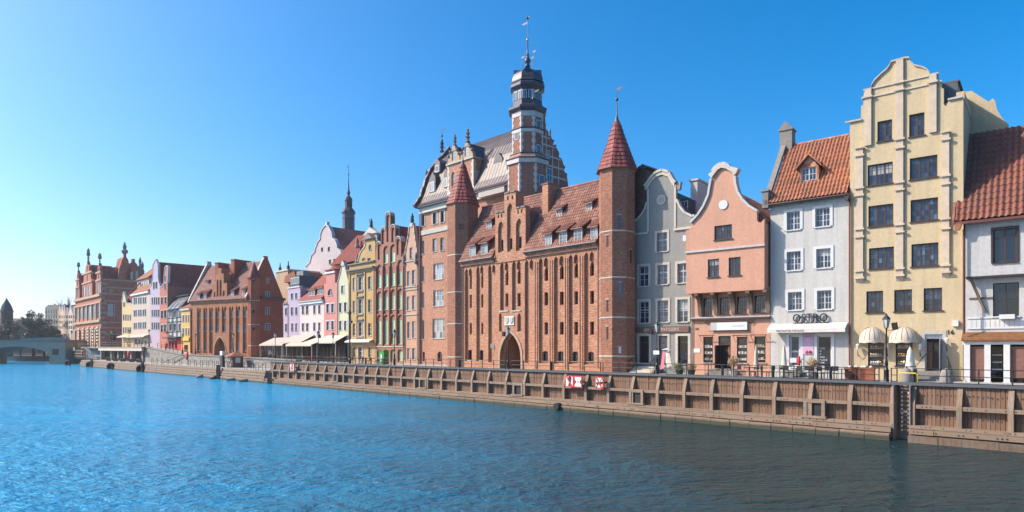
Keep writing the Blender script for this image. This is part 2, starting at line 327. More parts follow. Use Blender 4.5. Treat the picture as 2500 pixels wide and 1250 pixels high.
class House(Frame):
    def __init__(s, name, label, cat, line, uL, uR, z0=GZ, group=None):
        Frame.__init__(s, line, uL, uR, z0); s.holes = {}
        s.root = thing(name, label, cat, (s.P[0], s.P[1], z0), s.ang, group)
    def part(s, mb, name, mat, **k): return mb.build(name, mat, s.root, **k)
    def boxp(s, name, mat, *a): return MB().box(*a).build(name, mat, s.root)
    def wall(s, outline, mat, y=0., th=.35, rev=.2, name='wall', extra=()):
        return s.part(MB().wall(outline, s.holes.get(y, [])+list(extra), y, th, rev), name, mat)
    def rect(s, u0, u1, vT, vB, y=0.):
        uc = (u0+u1)/2; return s.x(u0, y), s.x(u1, y), s.z(uc, vB, y), s.z(uc, vT, y)
    def win(s, u0, u1, vT, vB, **k): return s.winm(*s.rect(u0, u1, vT, vB, k.get('y', 0.)), **k)
    def winm(s, x0, x1, z0, z1, y=0., nx=2, gx=1, gy=2, fm='white_paint', pm='pane_blue', sill='stone_trim', sur=None, sw=.14, arch=None,
             rec=.14, fw=.055, mw=.028, each=False, hole=True, name='window', tr=None):
        op = opening(x0, x1, z0, z1, arch)
        if hole: s.holes.setdefault(y, []).append(op)
        ya = y+rec if hole else y-.05
        f = MB()
        if arch:
            f.wall(op, [shrink(op, fw)], ya, .08, .08)
        else:
            f.box(x0, x0+fw, ya, ya+.08, z0, z1); f.box(x1-fw, x1, ya, ya+.08, z0, z1)
            f.box(x0+fw, x1-fw, ya, ya+.08, z0, z0+fw); f.box(x0+fw, x1-fw, ya, ya+.08, z1-fw, z1)
        xs, xe, zs, ze = x0+fw, x1-fw, z0+fw, z1-fw
        mull = fw*1.15; cw = (xe-xs-mull*(nx-1))/nx
        if not arch or nx > 1:
            for i in range(1, nx): a = xs+i*cw+(i-1)*mull; f.box(a, a+mull, ya+.004, ya+.076, zs, ze)
        ybar = (ya+.02, ya+.062); panes = []
        rows = [(zs+(ze-zs)*j/gy, zs+(ze-zs)*(j+1)/gy) for j in range(gy)]
        if tr: zt = zs+(ze-zs)*tr; f.box(xs, xe, ya+.002, ya+.078, zt-.04, zt+.04)
        for i in range(nx):
            a = xs+i*(cw+mull); b = a+cw
            for g in range(1, gx): c = a+cw*g/gx; f.box(c-mw/2, c+mw/2, *ybar, zs, ze)
            for j in range(1, gy): f.box(a, b, ybar[0]+.002, ybar[1]-.002, rows[j][0]-mw/2, rows[j][0]+mw/2)
            if not arch:
                if each:
                    for g in range(gx):
                        for (ra, rb) in rows: panes.append((a+cw*g/gx, a+cw*(g+1)/gx, ra, rb))
                else: panes.append((a, b, zs, ze))
        w = s.part(f, name, fm)
        if arch: MB().prism(op, ya+.04, ya+.05).build('pane', pm, w)
        zt_ = rnd.choice((.4, .55, .7)) if rnd.random() < .22 else 9
        for (a, b, c, d) in panes:
            pm_ = pm
            if pm in ('pane_blue', 'pane_dark') and each and (c+d)/2 > z0+(z1-z0)*zt_: pm_ = 'pane_curtain'
            elif pm in ('pane_blue', 'pane_dark') and not each and rnd.random() < .1: pm_ = 'pane_curtain'
            elif pm in ('pane_blue', 'pane_dark') and rnd.random() < .15: pm_ = 'pane_sky'
            o = ubox('pane', pm_, w, a, b, ya+.036, ya+.046, c, d); o.rotation_euler = (rnd.uniform(-.006, .006), 0, rnd.uniform(-.008, .008))
        if sill: MB().box(x0-.07, x1+.07, y-.1, ya if hole else y, z0-.07, z0).build('sill', sill, w)
        if sur:
            q = [(x0-sw, z0-(0 if sill else sw)), (x1+sw, z0-(0 if sill else sw)), (x1+sw, z1+sw), (x0-sw, z1+sw)] if not arch else None
            if q: MB().wall(q, [op], y-.05, .05, .05).build('surround', sur, w)
        return w
    def band(s, name, mat, u0, u1, v, h=.15, out=.12, y=0., dx=0.):
        z = s.z((u0+u1)/2, v, y); return s.boxp(name, mat, s.x(u0, y)-dx, s.x(u1, y)+dx, y-out, y-.001, z-h/2, z+h/2)
    def body(s, mat, depth, zt, x0=.01, x1=None, y0=.36, name='side_wall'):
        return s.boxp(name, mat, x0, (s.W if x1 is None else x1)-.01, y0, depth, -.6, zt)
    def roof_front(s, mat, x0, x1, ze, xm, zr, y0, y1, th=.14, name='roof'):   # ridge runs inland
        p = [(x0, ze), (xm, zr), (x1, ze), (x1, ze-th), (xm, zr-th*1.3), (x0, ze-th)]
        return s.part(MB().prism(p, y0, y1), name, mat)
    def roof_side(s, mat, x0, x1, y0, ze, ym, zr, y1=None, th=.14, name='roof', ze1=None):   # ridge along the front
        y1 = 2*ym-y0 if y1 is None else y1; ze1 = ze if ze1 is None else ze1
        p = [(y0, ze), (ym, zr), (y1, ze1), (y1, ze1-th), (ym, zr-th*1.3), (y0, ze-th)]
        return s.part(MB().prism(p, x0, x1, 'x'), name, mat)
    def gable_ends(s, mat, x0, x1, y0, ym, y1, ze, zr, name='gable_wall'):
        for a, b in ((x0, x0+.2), (x1-.2, x1)): s.part(MB().prism([(y0, ze), (y1, ze), (ym, zr)], a, b, 'x'), name, mat)
    def pipe(s, u, vT, vB, y=-.1, mat='zinc', r=.05, name='downpipe'):
        x = s.x(u, y); return s.part(MB().tube([(x, y, s.z(u, vB, y)), (x, y, s.z(u, vT, y))], r), name, mat)

def tile_mesh(tw, tl):
    """one pantile: an S-curved slab, x across, y up the slope"""
    n = 7; top = []; prof = []
    for i in range(n):
        a = i/(n-1); prof.append((tw*a*1.06, .05*math.sin(a*2*math.pi*.93+.5)+.055))
    v = []; 
    for y, dz in ((0, .045), (tl*1.08, 0)):
        v += [(x, y, z+dz) for x, z in prof]+[(x, y, z+dz-.02) for x, z in prof]
    f = []
    for i in range(n-1): f += [(i, i+1, 2*n+i+1, 2*n+i), (n+i, 3*n+i, 3*n+i+1, n+i+1), (i, n+i, n+i+1, i+1)]
    me = bpy.data.meshes.new('roof_tile'); me.from_pydata(v, [], f); return me
def tile_pieces(parent, mat, x0, x1, y0, z0, y1, z1, cols, rows, skip=None):
    L = math.hypot(y1-y0, z1-z0); tw, tl = (x1-x0)/cols, L/rows; me = tile_mesh(tw, tl); me.materials.append(M(mat)); sl_ = math.atan2(z1-z0, y1-y0)
    for r in range(rows):
        for c in range(cols):
            f = r/rows; y, z = y0+(y1-y0)*f, z0+(z1-z0)*f; x = x0+c*tw
            if skip and skip(x+tw/2, y): continue
            o = bpy.data.objects.new('roof_tile', me); link(o, parent); o.location = (x+rnd.uniform(-.008, .008), y, z+rnd.uniform(0, .012))
            o.rotation_euler = (sl_+rnd.uniform(-.01, .01), rnd.uniform(-.015, .015), rnd.uniform(-.015, .015))
def tile_sheet(parent, mat, x0, x1, y0, z0, y1, z1, tw=.27, tl=.34, skip=None, ax='x', name='roof_tiles'):
    """small tiles joined into one part; ax='x': eave along x, slope in y; ax='y': eave along y (x0..x1 are y), slope in x"""
    L = math.hypot(y1-y0, z1-z0); cols = max(1, round((x1-x0)/tw)); rows = max(1, round(L/tl)); tw = (x1-x0)/cols
    ny, nz = -(z1-z0)/L, (y1-y0)/L; sgn = 1 if nz > 0 else -1; ny *= sgn; nz *= sgn
    prof = [(0, .0), (.3, .035), (.55, .06), (.8, .035), (1, 0)]; m = MB()
    for r in range(rows):
        for c in range(cols):
            x = x0+c*tw; fa, fb = r/rows, min(1, (r+1.1)/rows)
            if skip and skip(x+tw/2, y0+(y1-y0)*fa): continue
            j = rnd.uniform(0, .012); v = []
            for f, lift in ((fa, .05+j), (fb, .015)):
                for a, h in prof:
                    q = h+lift; yy, zz = y0+(y1-y0)*f+ny*q, z0+(z1-z0)*f+nz*q
                    v.append((x+a*tw, yy, zz) if ax == 'x' else (yy, x+a*tw, zz))
            for a in (0, 1):
                yy, zz = y0+(y1-y0)*fa, z0+(z1-z0)*fa; v.append((x+a*tw, yy, zz) if ax == 'x' else (yy, x+a*tw, zz))
            m.add(v, [(i, i+1, 6+i, 5+i) for i in range(4)]+[(0, 10, 11, 4, 3, 2, 1)])
    return m.build(name, mat, parent, kind='stuff')

# ------------------------------------------------------------------ water, ground
def struct(mb, name, mat): return mb.build(name, mat, None, kind='structure')
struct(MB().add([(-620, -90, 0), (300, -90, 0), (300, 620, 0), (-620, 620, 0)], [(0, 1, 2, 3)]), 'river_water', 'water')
g = MB()
ss = [(-60, 1.), (88, 1.), (88, 5.4), (90, 5.4), (139, 5.4), (163, 5.4), (300, 5.4)]
for (s0, t0), (s1, t1) in zip(ss, ss[1:]):
    if s1 > s0:
        a, b, c, d = st(s0, t0), st(s1, t1), st(s1, 75), st(s0, 75); za, zb = zground(s0), zground(s1)
        g.add([(*a, za), (*b, zb), (*c, zb), (*d, za)], [(0, 1, 2, 3)])
brick('paving', (.36, .33, .3), (.3, .27, .25), (.2, .18, .16), .6, .4, .5, .02, .3, .01)
plain('earth', (.16, .15, .11), .95, var=.4, scale=.2)
_m, _t, _b = newmat('paving_flat'); _v = nd(_t, 'NewGeometry').outputs['Position']
_n = ramp(_t, noise(_t, _v, 1.7, 5, .7), .3, .7); _t.links.new(mix(_t, _n, (.26, .24, .22), (.4, .37, .33)), _b.inputs['Base Color']); _b.inputs['Roughness'].default_value = .9
struct(g, 'promenade_ground', 'paving_flat')
far = MB(); a, b, c, d = st(-60, 75), st(300, 75), st(300, 480), st(-60, 480)
far.add([(*a, 2.2), (*b, 2.2), (*c, 2.2), (*d, 2.2)], [(0, 1, 2, 3)])
far.add([(-620, 300, 1.6), (-120, 300, 1.6), (-120, 760, 1.6), (-620, 760, 1.6)], [(0, 1, 2, 3)])
far.add([(*st(300, -3), 2.1), (*st(300, 75), 2.1), (*st(640, 75), 2.1), (*st(640, -3), 2.1)], [(0, 1, 2, 3)])
struct(far, 'land_ground', 'earth')

# ------------------------------------------------------------------ timber quay wall  (local x = -s, y = t)
S_END = 86.2; LAD = (s_at(2183, .6), s_at(2221, .6))
qw = thing('quay_wall', 'long timber plank quay wall with sloping posts and concrete footing blocks', 'quay wall', (*Q0, 0), ANG_Q)
qb = MB()                                     # core behind the planks, broken by the ladder recess
qb.box(-S_END, -LAD[0]-.0, 1.05, 1.3, -1, 2.98); qb.box(-LAD[1], 14, 1.05, 1.3, -1, 2.98); qb.box(-LAD[0], -LAD[1], 1.5, 1.6, -1, 2.98)
qb.box(-LAD[0]-.05, -LAD[0], .5, 1.5, -1, 2.98); qb.box(-LAD[1], -LAD[1]+.05, .5, 1.5, -1, 2.98)
qb.build('retaining_core', 'concrete', qw)
rest = MB(); cnt = 0; s = -13.8
while s < S_END-.1:
    s1 = s+rnd.uniform(.17, .225)
    if s1 < LAD[1] or s > LAD[0]:
        ty = .98+rnd.uniform(-.025, .012); zt = 2.985-rnd.uniform(0, .02); args = (-s1+.011, -s-.011, ty, 1.05, .62, zt)
        if cnt < 300 and s > -6: ubox('plank', 'plank', qw, *args); cnt += 1
        else: rest.box(*args)
    s = s1
rest.build('plank_run', 'plank', qw, kind='stuff')
POST_U = [664, 681, 702, 721, 744, 767, 789, 813, 836, 861, 887, 915, 944, 977, 1009, 1041, 1075, 1111, 1149, 1188, 1232, 1277, 1322, 1373, 1427, 1482, 1540, 1602, 1667, 1734, 1808, 1887, 1975, 2072, 2176, 2226, 2340, 2466]
posts = [s_at(u, .5) for u in POST_U]+[posts_x for posts_x in (-1.9, -4.0, -6.1)]
pm = MB().prism([(.6, .85), (.98, .85), (.98, 2.97), (.93, 2.97), (.84, 2.75), (.7, 2.35), (.62, 2.1), (.6, 1.95)], -.12, .12, 'x').mesh('post')
for p in posts:
    o = ob('post', pm, 'post_wood', qw); o.location = (-p, 0, 0)
for i, (a, b) in enumerate(zip(posts, posts[1:])):
    if abs(a-b) < 1.2: continue
    if b < LAD[0] and a > LAD[1]: continue
    ubox('rail', 'beam', qw, -a+.125, -b-.125, .64, .78, 1.78+rnd.uniform(-.01, .01), 1.98)
def run(name, mat, s0, s1, step, t0, t1, z0, z1, jit=.0, gap=.012):
    s = s0
    while s < s1-.05:
        e = min(s+step*rnd.uniform(.9, 1.1), s1); j = rnd.uniform(-jit, jit)
        ubox(name, mat, qw, -e+gap, -s-gap, t0+j, t1, z0+j*.5, z1+j*.5); s = e
for s0, s1 in ((-13.5, LAD[1]-.05), (LAD[0]+.05, S_END)):
    run('ledge_beam', 'beam', s0, s1, 5, .5, .97, .71, .88, .01); run('ledge_beam', 'beam', s0, s1, 4.2, .2, .9, .44, .68, .02)
run('concrete_block', 'quay_block', LAD[0]+.05, S_END, 1.3, 0, 1.0, -.8, .38, .03, .02); run('footing_beam', 'old_timber', -13.5, LAD[1]-.05, 2.4, 0, 1., -.8, .36, .03)
run('cap_beam', 'zinc', -13.5, S_END, 6, .8, 1.3, 2.99, 3.13, .0, .004)
# timber-framed drain openings with sills
for u in (817, 1030, 1262, 1551, 1986):
    x = -s_at(u, .5); f = MB()
    f.box(x-.62, x-.42, .56, .8, .95, 1.95); f.box(x+.42, x+.62, .56, .8, .95, 1.95); f.box(x-.42, x+.42, .56, .8, 1.76, 1.95); f.box(x-.72, x+.72, .45, .8, .86, .99)
    w = f.build('opening_frame', 'beam', qw); MB().box(x-.42, x+.42, .7, .97, .99, 1.76).build('opening_recess', 'black', w)
# outfall pipe
o = MB().lathe([(.26, -.2), (.3, -.2), (.3, .6), (.26, .6)], 14).build('outfall_pipe', 'rubber', qw, smooth=True); o.rotation_euler = (R(90), 0, 0); o.location = (-s_at(1362, 0), .35, .3)
bolts = MB(); s = -6.
while s < S_END:                              # bolt heads on planks, rails and ledge
    if not LAD[1]-.1 < s < LAD[0]+.1:
        for z in (2.5, 1.35): q = s+rnd.uniform(-.03, .03); zz = z+rnd.uniform(-.04, .04); bolts.box(-q-.022, -q+.022, .93, .99, zz-.022, zz+.022)
        if rnd.random() < .3: bolts.box(-s-.025, -s+.025, .48, .52, .78, .83); bolts.box(-s-.3, -s-.25, .17, .22, .54, .59); bolts.box(-s-.025, -s+.025, .62, .66, 1.85, 1.9)
    s += .2
bolts.build('bolt_heads', 'black', qw, kind='stuff')
# ladder with red and white striped stiles
plain('stile_red', (.5, .03, .02), .5); plain('stile_white', (.75, .75, .75), .5)
lx0, lx1 = -LAD[0]+.22, -LAD[1]-.22
ld = thing('quay_ladder', 'red and white striped ladder with yellow rungs set into the timber wall', 'ladder', (*st((LAD[0]+LAD[1])/2, 1.2), 0.35), ANG_Q)
hw = (lx1-lx0)/2
for sx in (-hw, hw):
    for i in range(22):
        z = .1+i*.115; MB().box(sx-.035, sx+.035, -.04, .04, z, z+.113).build('stile_segment', 'stile_red' if i % 2 else 'stile_white', ld)
for i in range(10): MB().tube([(-hw, 0, .2+i*.26), (hw, 0, .2+i*.26)], .02).build('rung', 'yellow_paint', ld)
MB().box(-hw-.1, hw+.1, .05, .1, 2.38, 2.48).build('bracket', 'steel', ld); MB().box(-hw-.1, hw+.1, .05, .1, 1.1, 1.2).build('bracket', 'steel', ld)
yh = MB().tube([(-hw-.25, .3, 2.6), (-hw-.25, .3, 3.22), (-hw-.18, .3, 3.27), (hw+.28, .3, 3.27), (hw+.35, .3, 3.2), (hw+.35, .3, 2.6)], .035, 8).build('handrail', 'yellow_paint', ld)

# ------------------------------------------------------------------ lower stone quay at the far end
lq = thing('stone_quay', 'low weathered stone landing quay with dark rubbing strip below the stone wall', 'quay', (*Q0, 0), ANG_Q)
S2 = 205.
def courses(z0, z1, t0, step, nm):
    m = MB(); s = S_END+.05
    while s < S2:
        e = s+step*rnd.uniform(.8, 1.2); j = rnd.uniform(-.02, .02); m.box(-e+.015, -s-.015, t0+j, .49, z0, z1+j*.4); s = e
    m.build(nm, 'quay_block', lq, kind='stuff')
courses(-1, .5, 0, 1.3, 'stone_course'); courses(.64, .96, .1, 2.2, 'stone_course'); courses(1.03, 1.35, .2, 2.0, 'stone_course'); courses(1.42, 1.79, .32, 1.6, 'stone_course'); MB().box(-S2, -S_END-.05, .5, .59, .5, 1.75).build('joint_backing', 'black', lq)
MB().box(-S2, -S_END, .12, .5, .5, .62).build('rubbing_strip', 'old_timber', lq)
MB().box(-S2, -S_END, .6, 5.5, -1, 1.8).build('landing', 'paving_flat', lq)
# masonry wall up to the promenade, with coping that ramps up
mw = thing('stone_wall', 'grey squared-stone retaining wall with ramped coping above the landing', 'wall', (*Q0, 0), ANG_Q)
prof = [(-S_END, 3.16), (-90, 3.18), (-139, 3.66), (-163.5, 5.2)]
pw = [(-163.5, 1.7), (-S_END, 1.7)]+prof
MB().prism(pw, 5.0, 5.6).build('masonry', 'st_wall', mw)
cp = [(x, z+.16) for x, z in prof[::-1]]; MB().prism(prof+cp, 4.85, 5.75).build('coping', 'stone_grey', mw)
dg = MB().tube([(-136, 4.6, 3.7), (-148, 4.2, 1.85)], .12).build('stair_string', 'stone_grey', mw)
# joint stones proud of the wall, the larger ones
for i in range(150):
    s = rnd.uniform(88, 160); zt = 1.85+rnd.choice([0, .36, .72, 1.08, 1.44, 1.8, 2.16]); lim = 3.0+max(0, (s-100)*.008) if s < 139 else 3.4+(s-139)*.06
    if zt+.34 < lim: ubox('stone', 'stone_grey' if rnd.random() < .5 else 'st_wall', mw, -s-rnd.uniform(.2, .35), -s+rnd.uniform(.2, .35), 4.95+rnd.uniform(0, .03), 5.02, zt, zt+.33)
# terrace pavilion under the far promenade
pv = thing('landing_pavilion', 'low pavilion with white fascia and dark glazed bays under the terrace', 'pavilion', (*Q0, 0), ANG_Q)
xa, xb = -s_at(212, 5.5), -s_at(363, 5.5)
MB().box(xa, xb, 5.7, 6.2, 1.8, 5.0).build('back_wall', 'st_wall', pv); MB().box(xa, xb, 4.0, 6.4, 5.0, 5.3).build('terrace_slab', 'concrete', pv)
xq = -s_at(253, 5.0); xr = -s_at(361, 5.0)
MB().box(xq, xr, 3.7, 4.1, 4.35, 4.95).build('fascia', 'pale_trim', pv)
for u0, u1 in ((254, 277), (279, 293), (296, 305), (314, 324), (329, 351)):
    MB().box(-s_at(u0, 5.6), -s_at(u1, 5.6), 5.6, 5.69, 2.0, 4.3).build('glazing', 'pane_dark', pv)
for u in (253, 278, 295, 310, 327, 355): x = -s_at(u, 5.3); MB().box(x-.5, x+.5, 4.6, 5.55, 1.8, 4.9).build('pier', 'concrete', pv)
# gangway stairs folded against the landing
gw = thing('gangway', 'grey slatted gangway stair leaning up from the landing to the terrace', 'gangway', (*Q0, 0), ANG_Q)
x0, x1 = -s_at(212, 4.), -s_at(245, 3.); m = MB()
m.prism([(x0, 5.2), (x0+4.5, 5.2), (x0+10.5, 3.6), (x0+6, 3.6)], 3.2, 3.4); m.prism([(x0+7, 3.5), (x0+13, 3.5), (x0+17, 2.2), (x0+11, 2.2)], 2.6, 2.8); m.build('tread_panel', 'zinc', gw)
MB().tube([(x0+5, 3.0, 3.9), (x0+9, 2.4, 1.8)], .12).add([], []).tube([(x0+14, 2.5, 2.3), (x0+15, 2.4, 1.8)], .12).build('strut', 'zinc', gw)
# sloping timber fender fence beside the bridge
ff = thing('timber_fence', 'leaning timber palisade with three horizontal rails beside the bridge pier', 'fence', (*Q0, 0), ANG_Q)
x0, x1 = -s_at(165, 4.5), -s_at(209, 4.5)
for i in range(22):
    x = x0+(x1-x0)*i/21; MB().prism([(x, 1.8), (x+.35, 1.8), (x+1.1, 4.9), (x+.75, 4.9)], 4.4, 4.55).build('pale', 'old_timber', ff)
for z in (2.5, 3.3, 4.1): MB().box(x0, x1, 4.2, 4.38, z, z+.2).build('rail', 'beam', ff)
MB().box(x0+9, x0+13.5, 4.0, 4.1, 4.2, 5.2).build('notice_board', 'canvas_pink', ff)

# ================================================================== right-hand houses
GRP = None
# ---- yellow gabled house, number 16
h = House('yellow_house', 'tall pale yellow house with pilasters and curved gable beside the white restaurant house', 'house', LR, 2075, 2352)
for r in ((2142, 2178, 294, 344, 2), (2219.6, 2257, 277, 332, 2), (2118, 2179.5, 399, 450, 3), (2221, 2288.5, 382, 435, 3), (2120, 2181, 500, 551, 3), (2223, 2290, 485, 539, 3),
          (2121.5, 2182.5, 604, 655, 3), (2225, 2291, 594, 649.5, 3), (2115, 2156, 710.6, 762.6, 2), (2183, 2226.6, 707, 760, 2), (2255, 2300, 703, 757.7, 2)):
    h.win(*r[:4], nx=r[4], gx=2, gy=4, fm='brown_frame', sill='brown_frame', each=True, fw=.075, mw=.02, rec=.16)
for u0, u1 in ((2119, 2157.5), (2186.5, 2228)):
    w = h.win(u0, u1, 830, 893, nx=1, gx=1, gy=1, fm='dark_frame', pm='pane_dark', sill='dark_frame', rec=.12)
    x0, x1, z0, z1 = h.rect(u0, u1, 830, 893)
    for k in range(3):
        z = z0+.1+k*.55; MB().box(x0+.08, x1-.08, .1, .15, z, z+.05).build('display_shelf', 'pale_trim', w)
        for i in range(5):
            cx = x0+.2+(x1-x0-.4)*i/4; MB().ball((cx, .1, z+.15), .09*rnd.uniform(.6, 1.2), 8, 5).build('display_jewel', rnd.choice(['gold', 'pale_trim', 'white_paint']), w, smooth=True)
dr = h.rect(2258, 2301, 816, 911); h.holes[0.].append(opening(*dr))
d_ = MB(); x0, x1, z0, z1 = dr; d_.box(x0, x0+.08, .1, .3, z0, z1); d_.box(x1-.08, x1, .1, .3, z0, z1); d_.box(x0+.08, x1-.08, .1, .3, z1-.3, z1)
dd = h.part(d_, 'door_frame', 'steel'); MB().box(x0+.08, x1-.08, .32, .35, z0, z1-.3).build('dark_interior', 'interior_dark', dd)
MB().box(x0+.1, x0+.4, .25, .31, z0+.3, z1-.5).build('display_case', 'door_wood', dd); MB().box(x1-.1, x1-.06, -.75, .1, z0, z1-.3).build('door_leaf', 'steel', dd)
MB().wall([(x0-.22, z0), (x1+.22, z0), (x1+.22, z1+.25), (x0-.22, z1+.25)], [opening(*dr)], -.04, .04, .1).build('surround', 'stone_trim', dd)
o = h.poly([(2065, 301), (2102, 291), (2102, 258), (2107.5, 256), (2107.5, 239), (2110, 221), (2127, 217), (2128, 210), (2136.5, 197), (2153, 181), (2164, 172), (2172, 162), (2176, 153), (2208, 144), (2220, 143), (2221, 152), (2232, 162), (2250, 166),
            (2262, 171), (2270, 181), (2290, 179), (2290, 197), (2299, 198), (2299, 216), (2304, 216), (2304, 255), (2310, 259), (2316, 246), (2350, 237)])
base = [(h.W, -.5), (0, -.5)]; o[0] = (-.25, o[0][1]); o[-1] = (h.W, o[-1][1])
h.wall([(0, -.5), (0, o[0][1]-.18), (-.0, o[0][1])]+o[1:]+[(h.W, -.5)], 'w_yellow')
zsh = o[-1][1]; h.body('w_yellow', 11, zsh-.05)
h.part(MB().prism([(.4, zsh-.2), (h.W-.4, zsh-.2), (h.W*.62, o[15][1]-1.2), (h.W*.38, o[15][1]-1.2)], .36, 10.9), 'roof', 'slate_roof')
h.boxp('attic_block', 'w_yellow', h.W-2.2, h.W-.43, 1.3, 8.2, zsh-.05, zsh+1.45); h.boxp('attic_front', 'zinc', h.W-2.25, h.W-.42, 1.2, 1.295, zsh-.05, zsh+1.5); h.boxp('attic_cap', 'zinc', h.W-2.3, h.W-.3, 1.2, 8.3, zsh+1.51, zsh+1.62); h.boxp('parapet', 'w_yellow', h.W-.42, h.W+.03, .36, 5.8, zsh-.04, zsh+.5)
pp = [(5.8, zsh+.5), (6.0, zsh+1.0), (6.4, zsh+.9), (6.6, zsh-.1), (8.5, zsh-1.5), (10.9, zsh-2), (5.8, zsh-2)]
h.part(MB().prism(pp, h.W-.36, h.W+.04, 'x'), 'scroll_parapet', 'w_yellow')
m = MB(); cp = [(o[i], o[i+1]) for i in range(6, 19)]            # coping that follows the gable
for (ax_, az), (bx, bz) in cp:
    m.prism([(ax_, az), (bx, bz), (bx, bz+.12), (ax_, az+.12)], -.12, .42)
h.part(m, 'gable_coping', 'stone_trim')
for u0, u1, v in ((2064, 2104, 296), (2108, 2129, 219), (2104, 2112, 240), (2268, 2292, 182), (2289, 2300, 200), (2314, 2351, 240)): h.band('coping', 'stone_trim', u0, u1, v, .12, .14)
h.band('string_course', 'pale_trim', 2127, 2270, 201, .1, .08); h.band('string_course', 'pale_trim', 2110, 2290, 221, .1, .08)
for u0, u1, vT, vB, caps in ((2188, 2206, 148, 676, (203, 221, 341, 362, 446, 464, 549, 567, 656, 673)), (2112, 2128, 220, 356, (238,)), (2269, 2287, 183, 324, (202,)),
                             (2090, 2108, 360, 681, (362, 381, 460, 478, 560, 579, 662, 679)), (2300, 2318, 321, 667, (323, 342, 430, 450, 535, 559, 648, 665))):
    x0, x1, z0, z1 = h.rect(u0, u1, vT, vB); p = h.boxp('pilaster', 'pilaster_stone', x0, x1, -.16, -.001, z0, z1)
    for v in caps: z = h.z((u0+u1)/2, v); MB().box(x0-.09, x1+.09, -.27, -.161, z-.06, z+.06).build('capital', 'pilaster_stone', p)
    if vB > 600: MB().prism([(-.16, z0), (0, z0), (0, z0-.3)], x0, x1, 'x').build('corbel', 'pilaster_stone', p)
text('16', .42, 'black', h.root, (h.x(2320), -.03, h.z(2320, 816)), .02, name='house_number')
for i, (u0, u1) in enumerate(((2098, 2162), (2170, 2245))):          # domed awnings
    x0, x1, z0, z1 = h.rect(u0, u1, 798, 838); cx = (x0+x1)/2; rx = (x1-x0)/2; m = MB(); nu, nv = 8, 6; v = []; hh = z1-z0-.22
    for j in range(nv+1):
        b = math.pi/2*j/nv
        for k in range(nu+1):
            a = math.pi*k/nu; v.append((cx-rx*math.cos(a)*math.cos(b), -.05-1.0*math.sin(a)*math.cos(b), z0+.22+hh*math.sin(b)))
    for k in range(nu+1): a = math.pi*k/nu; v.append((cx-rx*math.cos(a), -.05-1.0*math.sin(a), z0+(.0 if k % 2 else .05)))
    f = [(j*(nu+1)+k, j*(nu+1)+k+1, (j+1)*(nu+1)+k+1, (j+1)*(nu+1)+k) for j in range(nv) for k in range(nu)]; L_ = (nv+1)*(nu+1)
    f += [(L_+k, L_+k+1, k+1, k) for k in range(nu)]; m.add(v, f); aw = m.build('dome_awning', 'canvas', h.root, smooth=True)
    for k in range(1, nu): MB().tube([Vector(v[j*(nu+1)+k])+Vector((0, -.015, .01)) for j in range(nv)], .009, 4).build('awning_rib', 'brown_frame', aw)
for u in (2094, 2166, 2246, 2311):
    x, z = h.px(u, 850 if u < 2300 else 836, -.3); m = MB().tube([(x, 0, z-.5), (x, -.2, z-.55), (x, -.3, z-.3), (x, -.3, z-.1)], .025)
    l = h.part(m, 'wall_lantern', 'dark_metal'); MB().lathe([(.06, z-.12), (.13, z+.18), (.15, z+.2), (.02, z+.33)], 6, x, -.3).build('lantern_glass', 'lamp_glass', l)
x, z = h.px(2333, 790); h.part(MB().box(x-.16, x+.16, -.18, 0, z-.18, z+.2), 'alarm_box', 'white_paint')
# stone steps in front of the door
x0, x1, z0, z1 = dr
for k in range(4): MB().box(x0-.4+.0*k, x1+.5, -1.5+.34*k, -.05, -.2, .17*(k+1)-.04).build('step', 'stone_grey', h.root)
m = MB().tube([(x1+.3, -.1, 1.6), (x1+.35, -.6, 1.5), (x1+.6, -1.2, .9), (x1+.9, -1.6, .1)], .025)
for k in range(6): m.tube([(x1+.33+.08*k, -.2-.22*k, .1), (x1+.35+.07*k, -.2-.22*k, 1.45-.2*k)], .015, 4)
h.part(m, 'stair_railing', 'dark_metal')
yw = 5.4; h.part(MB().prism([(h.W-.5, zsh-5), (h.x(2462, yw), zsh-5), (h.x(2462, yw), h.z(2462, 303, yw)), (h.x(2446, yw), h.z(2446, 288, yw)), (h.x(2434, yw), h.z(2434, 268, yw)), (h.x(2429, yw), h.z(2429, 246, yw)), (h.x(2423, yw), h.z(2423, 240, yw)), (h.x(2414, yw), h.z(2414, 248, yw)), (h.x(2408, yw), h.z(2408, 245, yw)), (h.x(2372, yw), h.z(2372, 222, yw)), (h.W-.9, h.z(2362, 220, yw))], yw, yw+4), 'rear_wing', 'w_yellow')
HY_ = h

# ---- white restaurant house
h = House('white_house', 'white rendered house with orange tile roof, one dormer and a restaurant name', 'house', LR, 1881, 2074)
for r in ((1921, 1953, 517, 561), (1990.6, 2026, 508, 553), (1921, 1955, 614, 660), (1993, 2028, 607, 654), (1924, 1957.5, 713, 757), (1995, 2030, 709, 755)):
    h.win(*r, nx=2, gx=2, gy=3, each=True, pm='pane_blue', sill='white_paint', sur='white_paint', sw=.2, fw=.06, mw=.03, rec=.16)
ze = h.z(1977, 484, -.3); yr = 4.2; zr = h.z(2000, 345, yr); W_ = h.W
w1 = h.win(1927, 1954, 818, 896, nx=1, gx=1, gy=1, fm='white_paint', pm='pane_dark', sill=None, sur='white_paint', sw=.22, fw=.14, name='door', rec=.1)
w2 = h.win(1995, 2030, 820, 896, nx=1, gx=1, gy=1, pm='pane_dark', sill='white_paint', sur='white_paint', sw=.2, fw=.08, rec=.1, name='shop_window')
x0, x1, z0, z1 = h.rect(1995, 2030, 820, 896)
for i, tx in enumerate(('THIS', 'IS', 'A', 'BAD', 'PLACE', 'FOR')): text(tx, .19, 'sign_white', w2, (x0+.13, .09, z1-.98-.21*i), .004, 'LEFT')
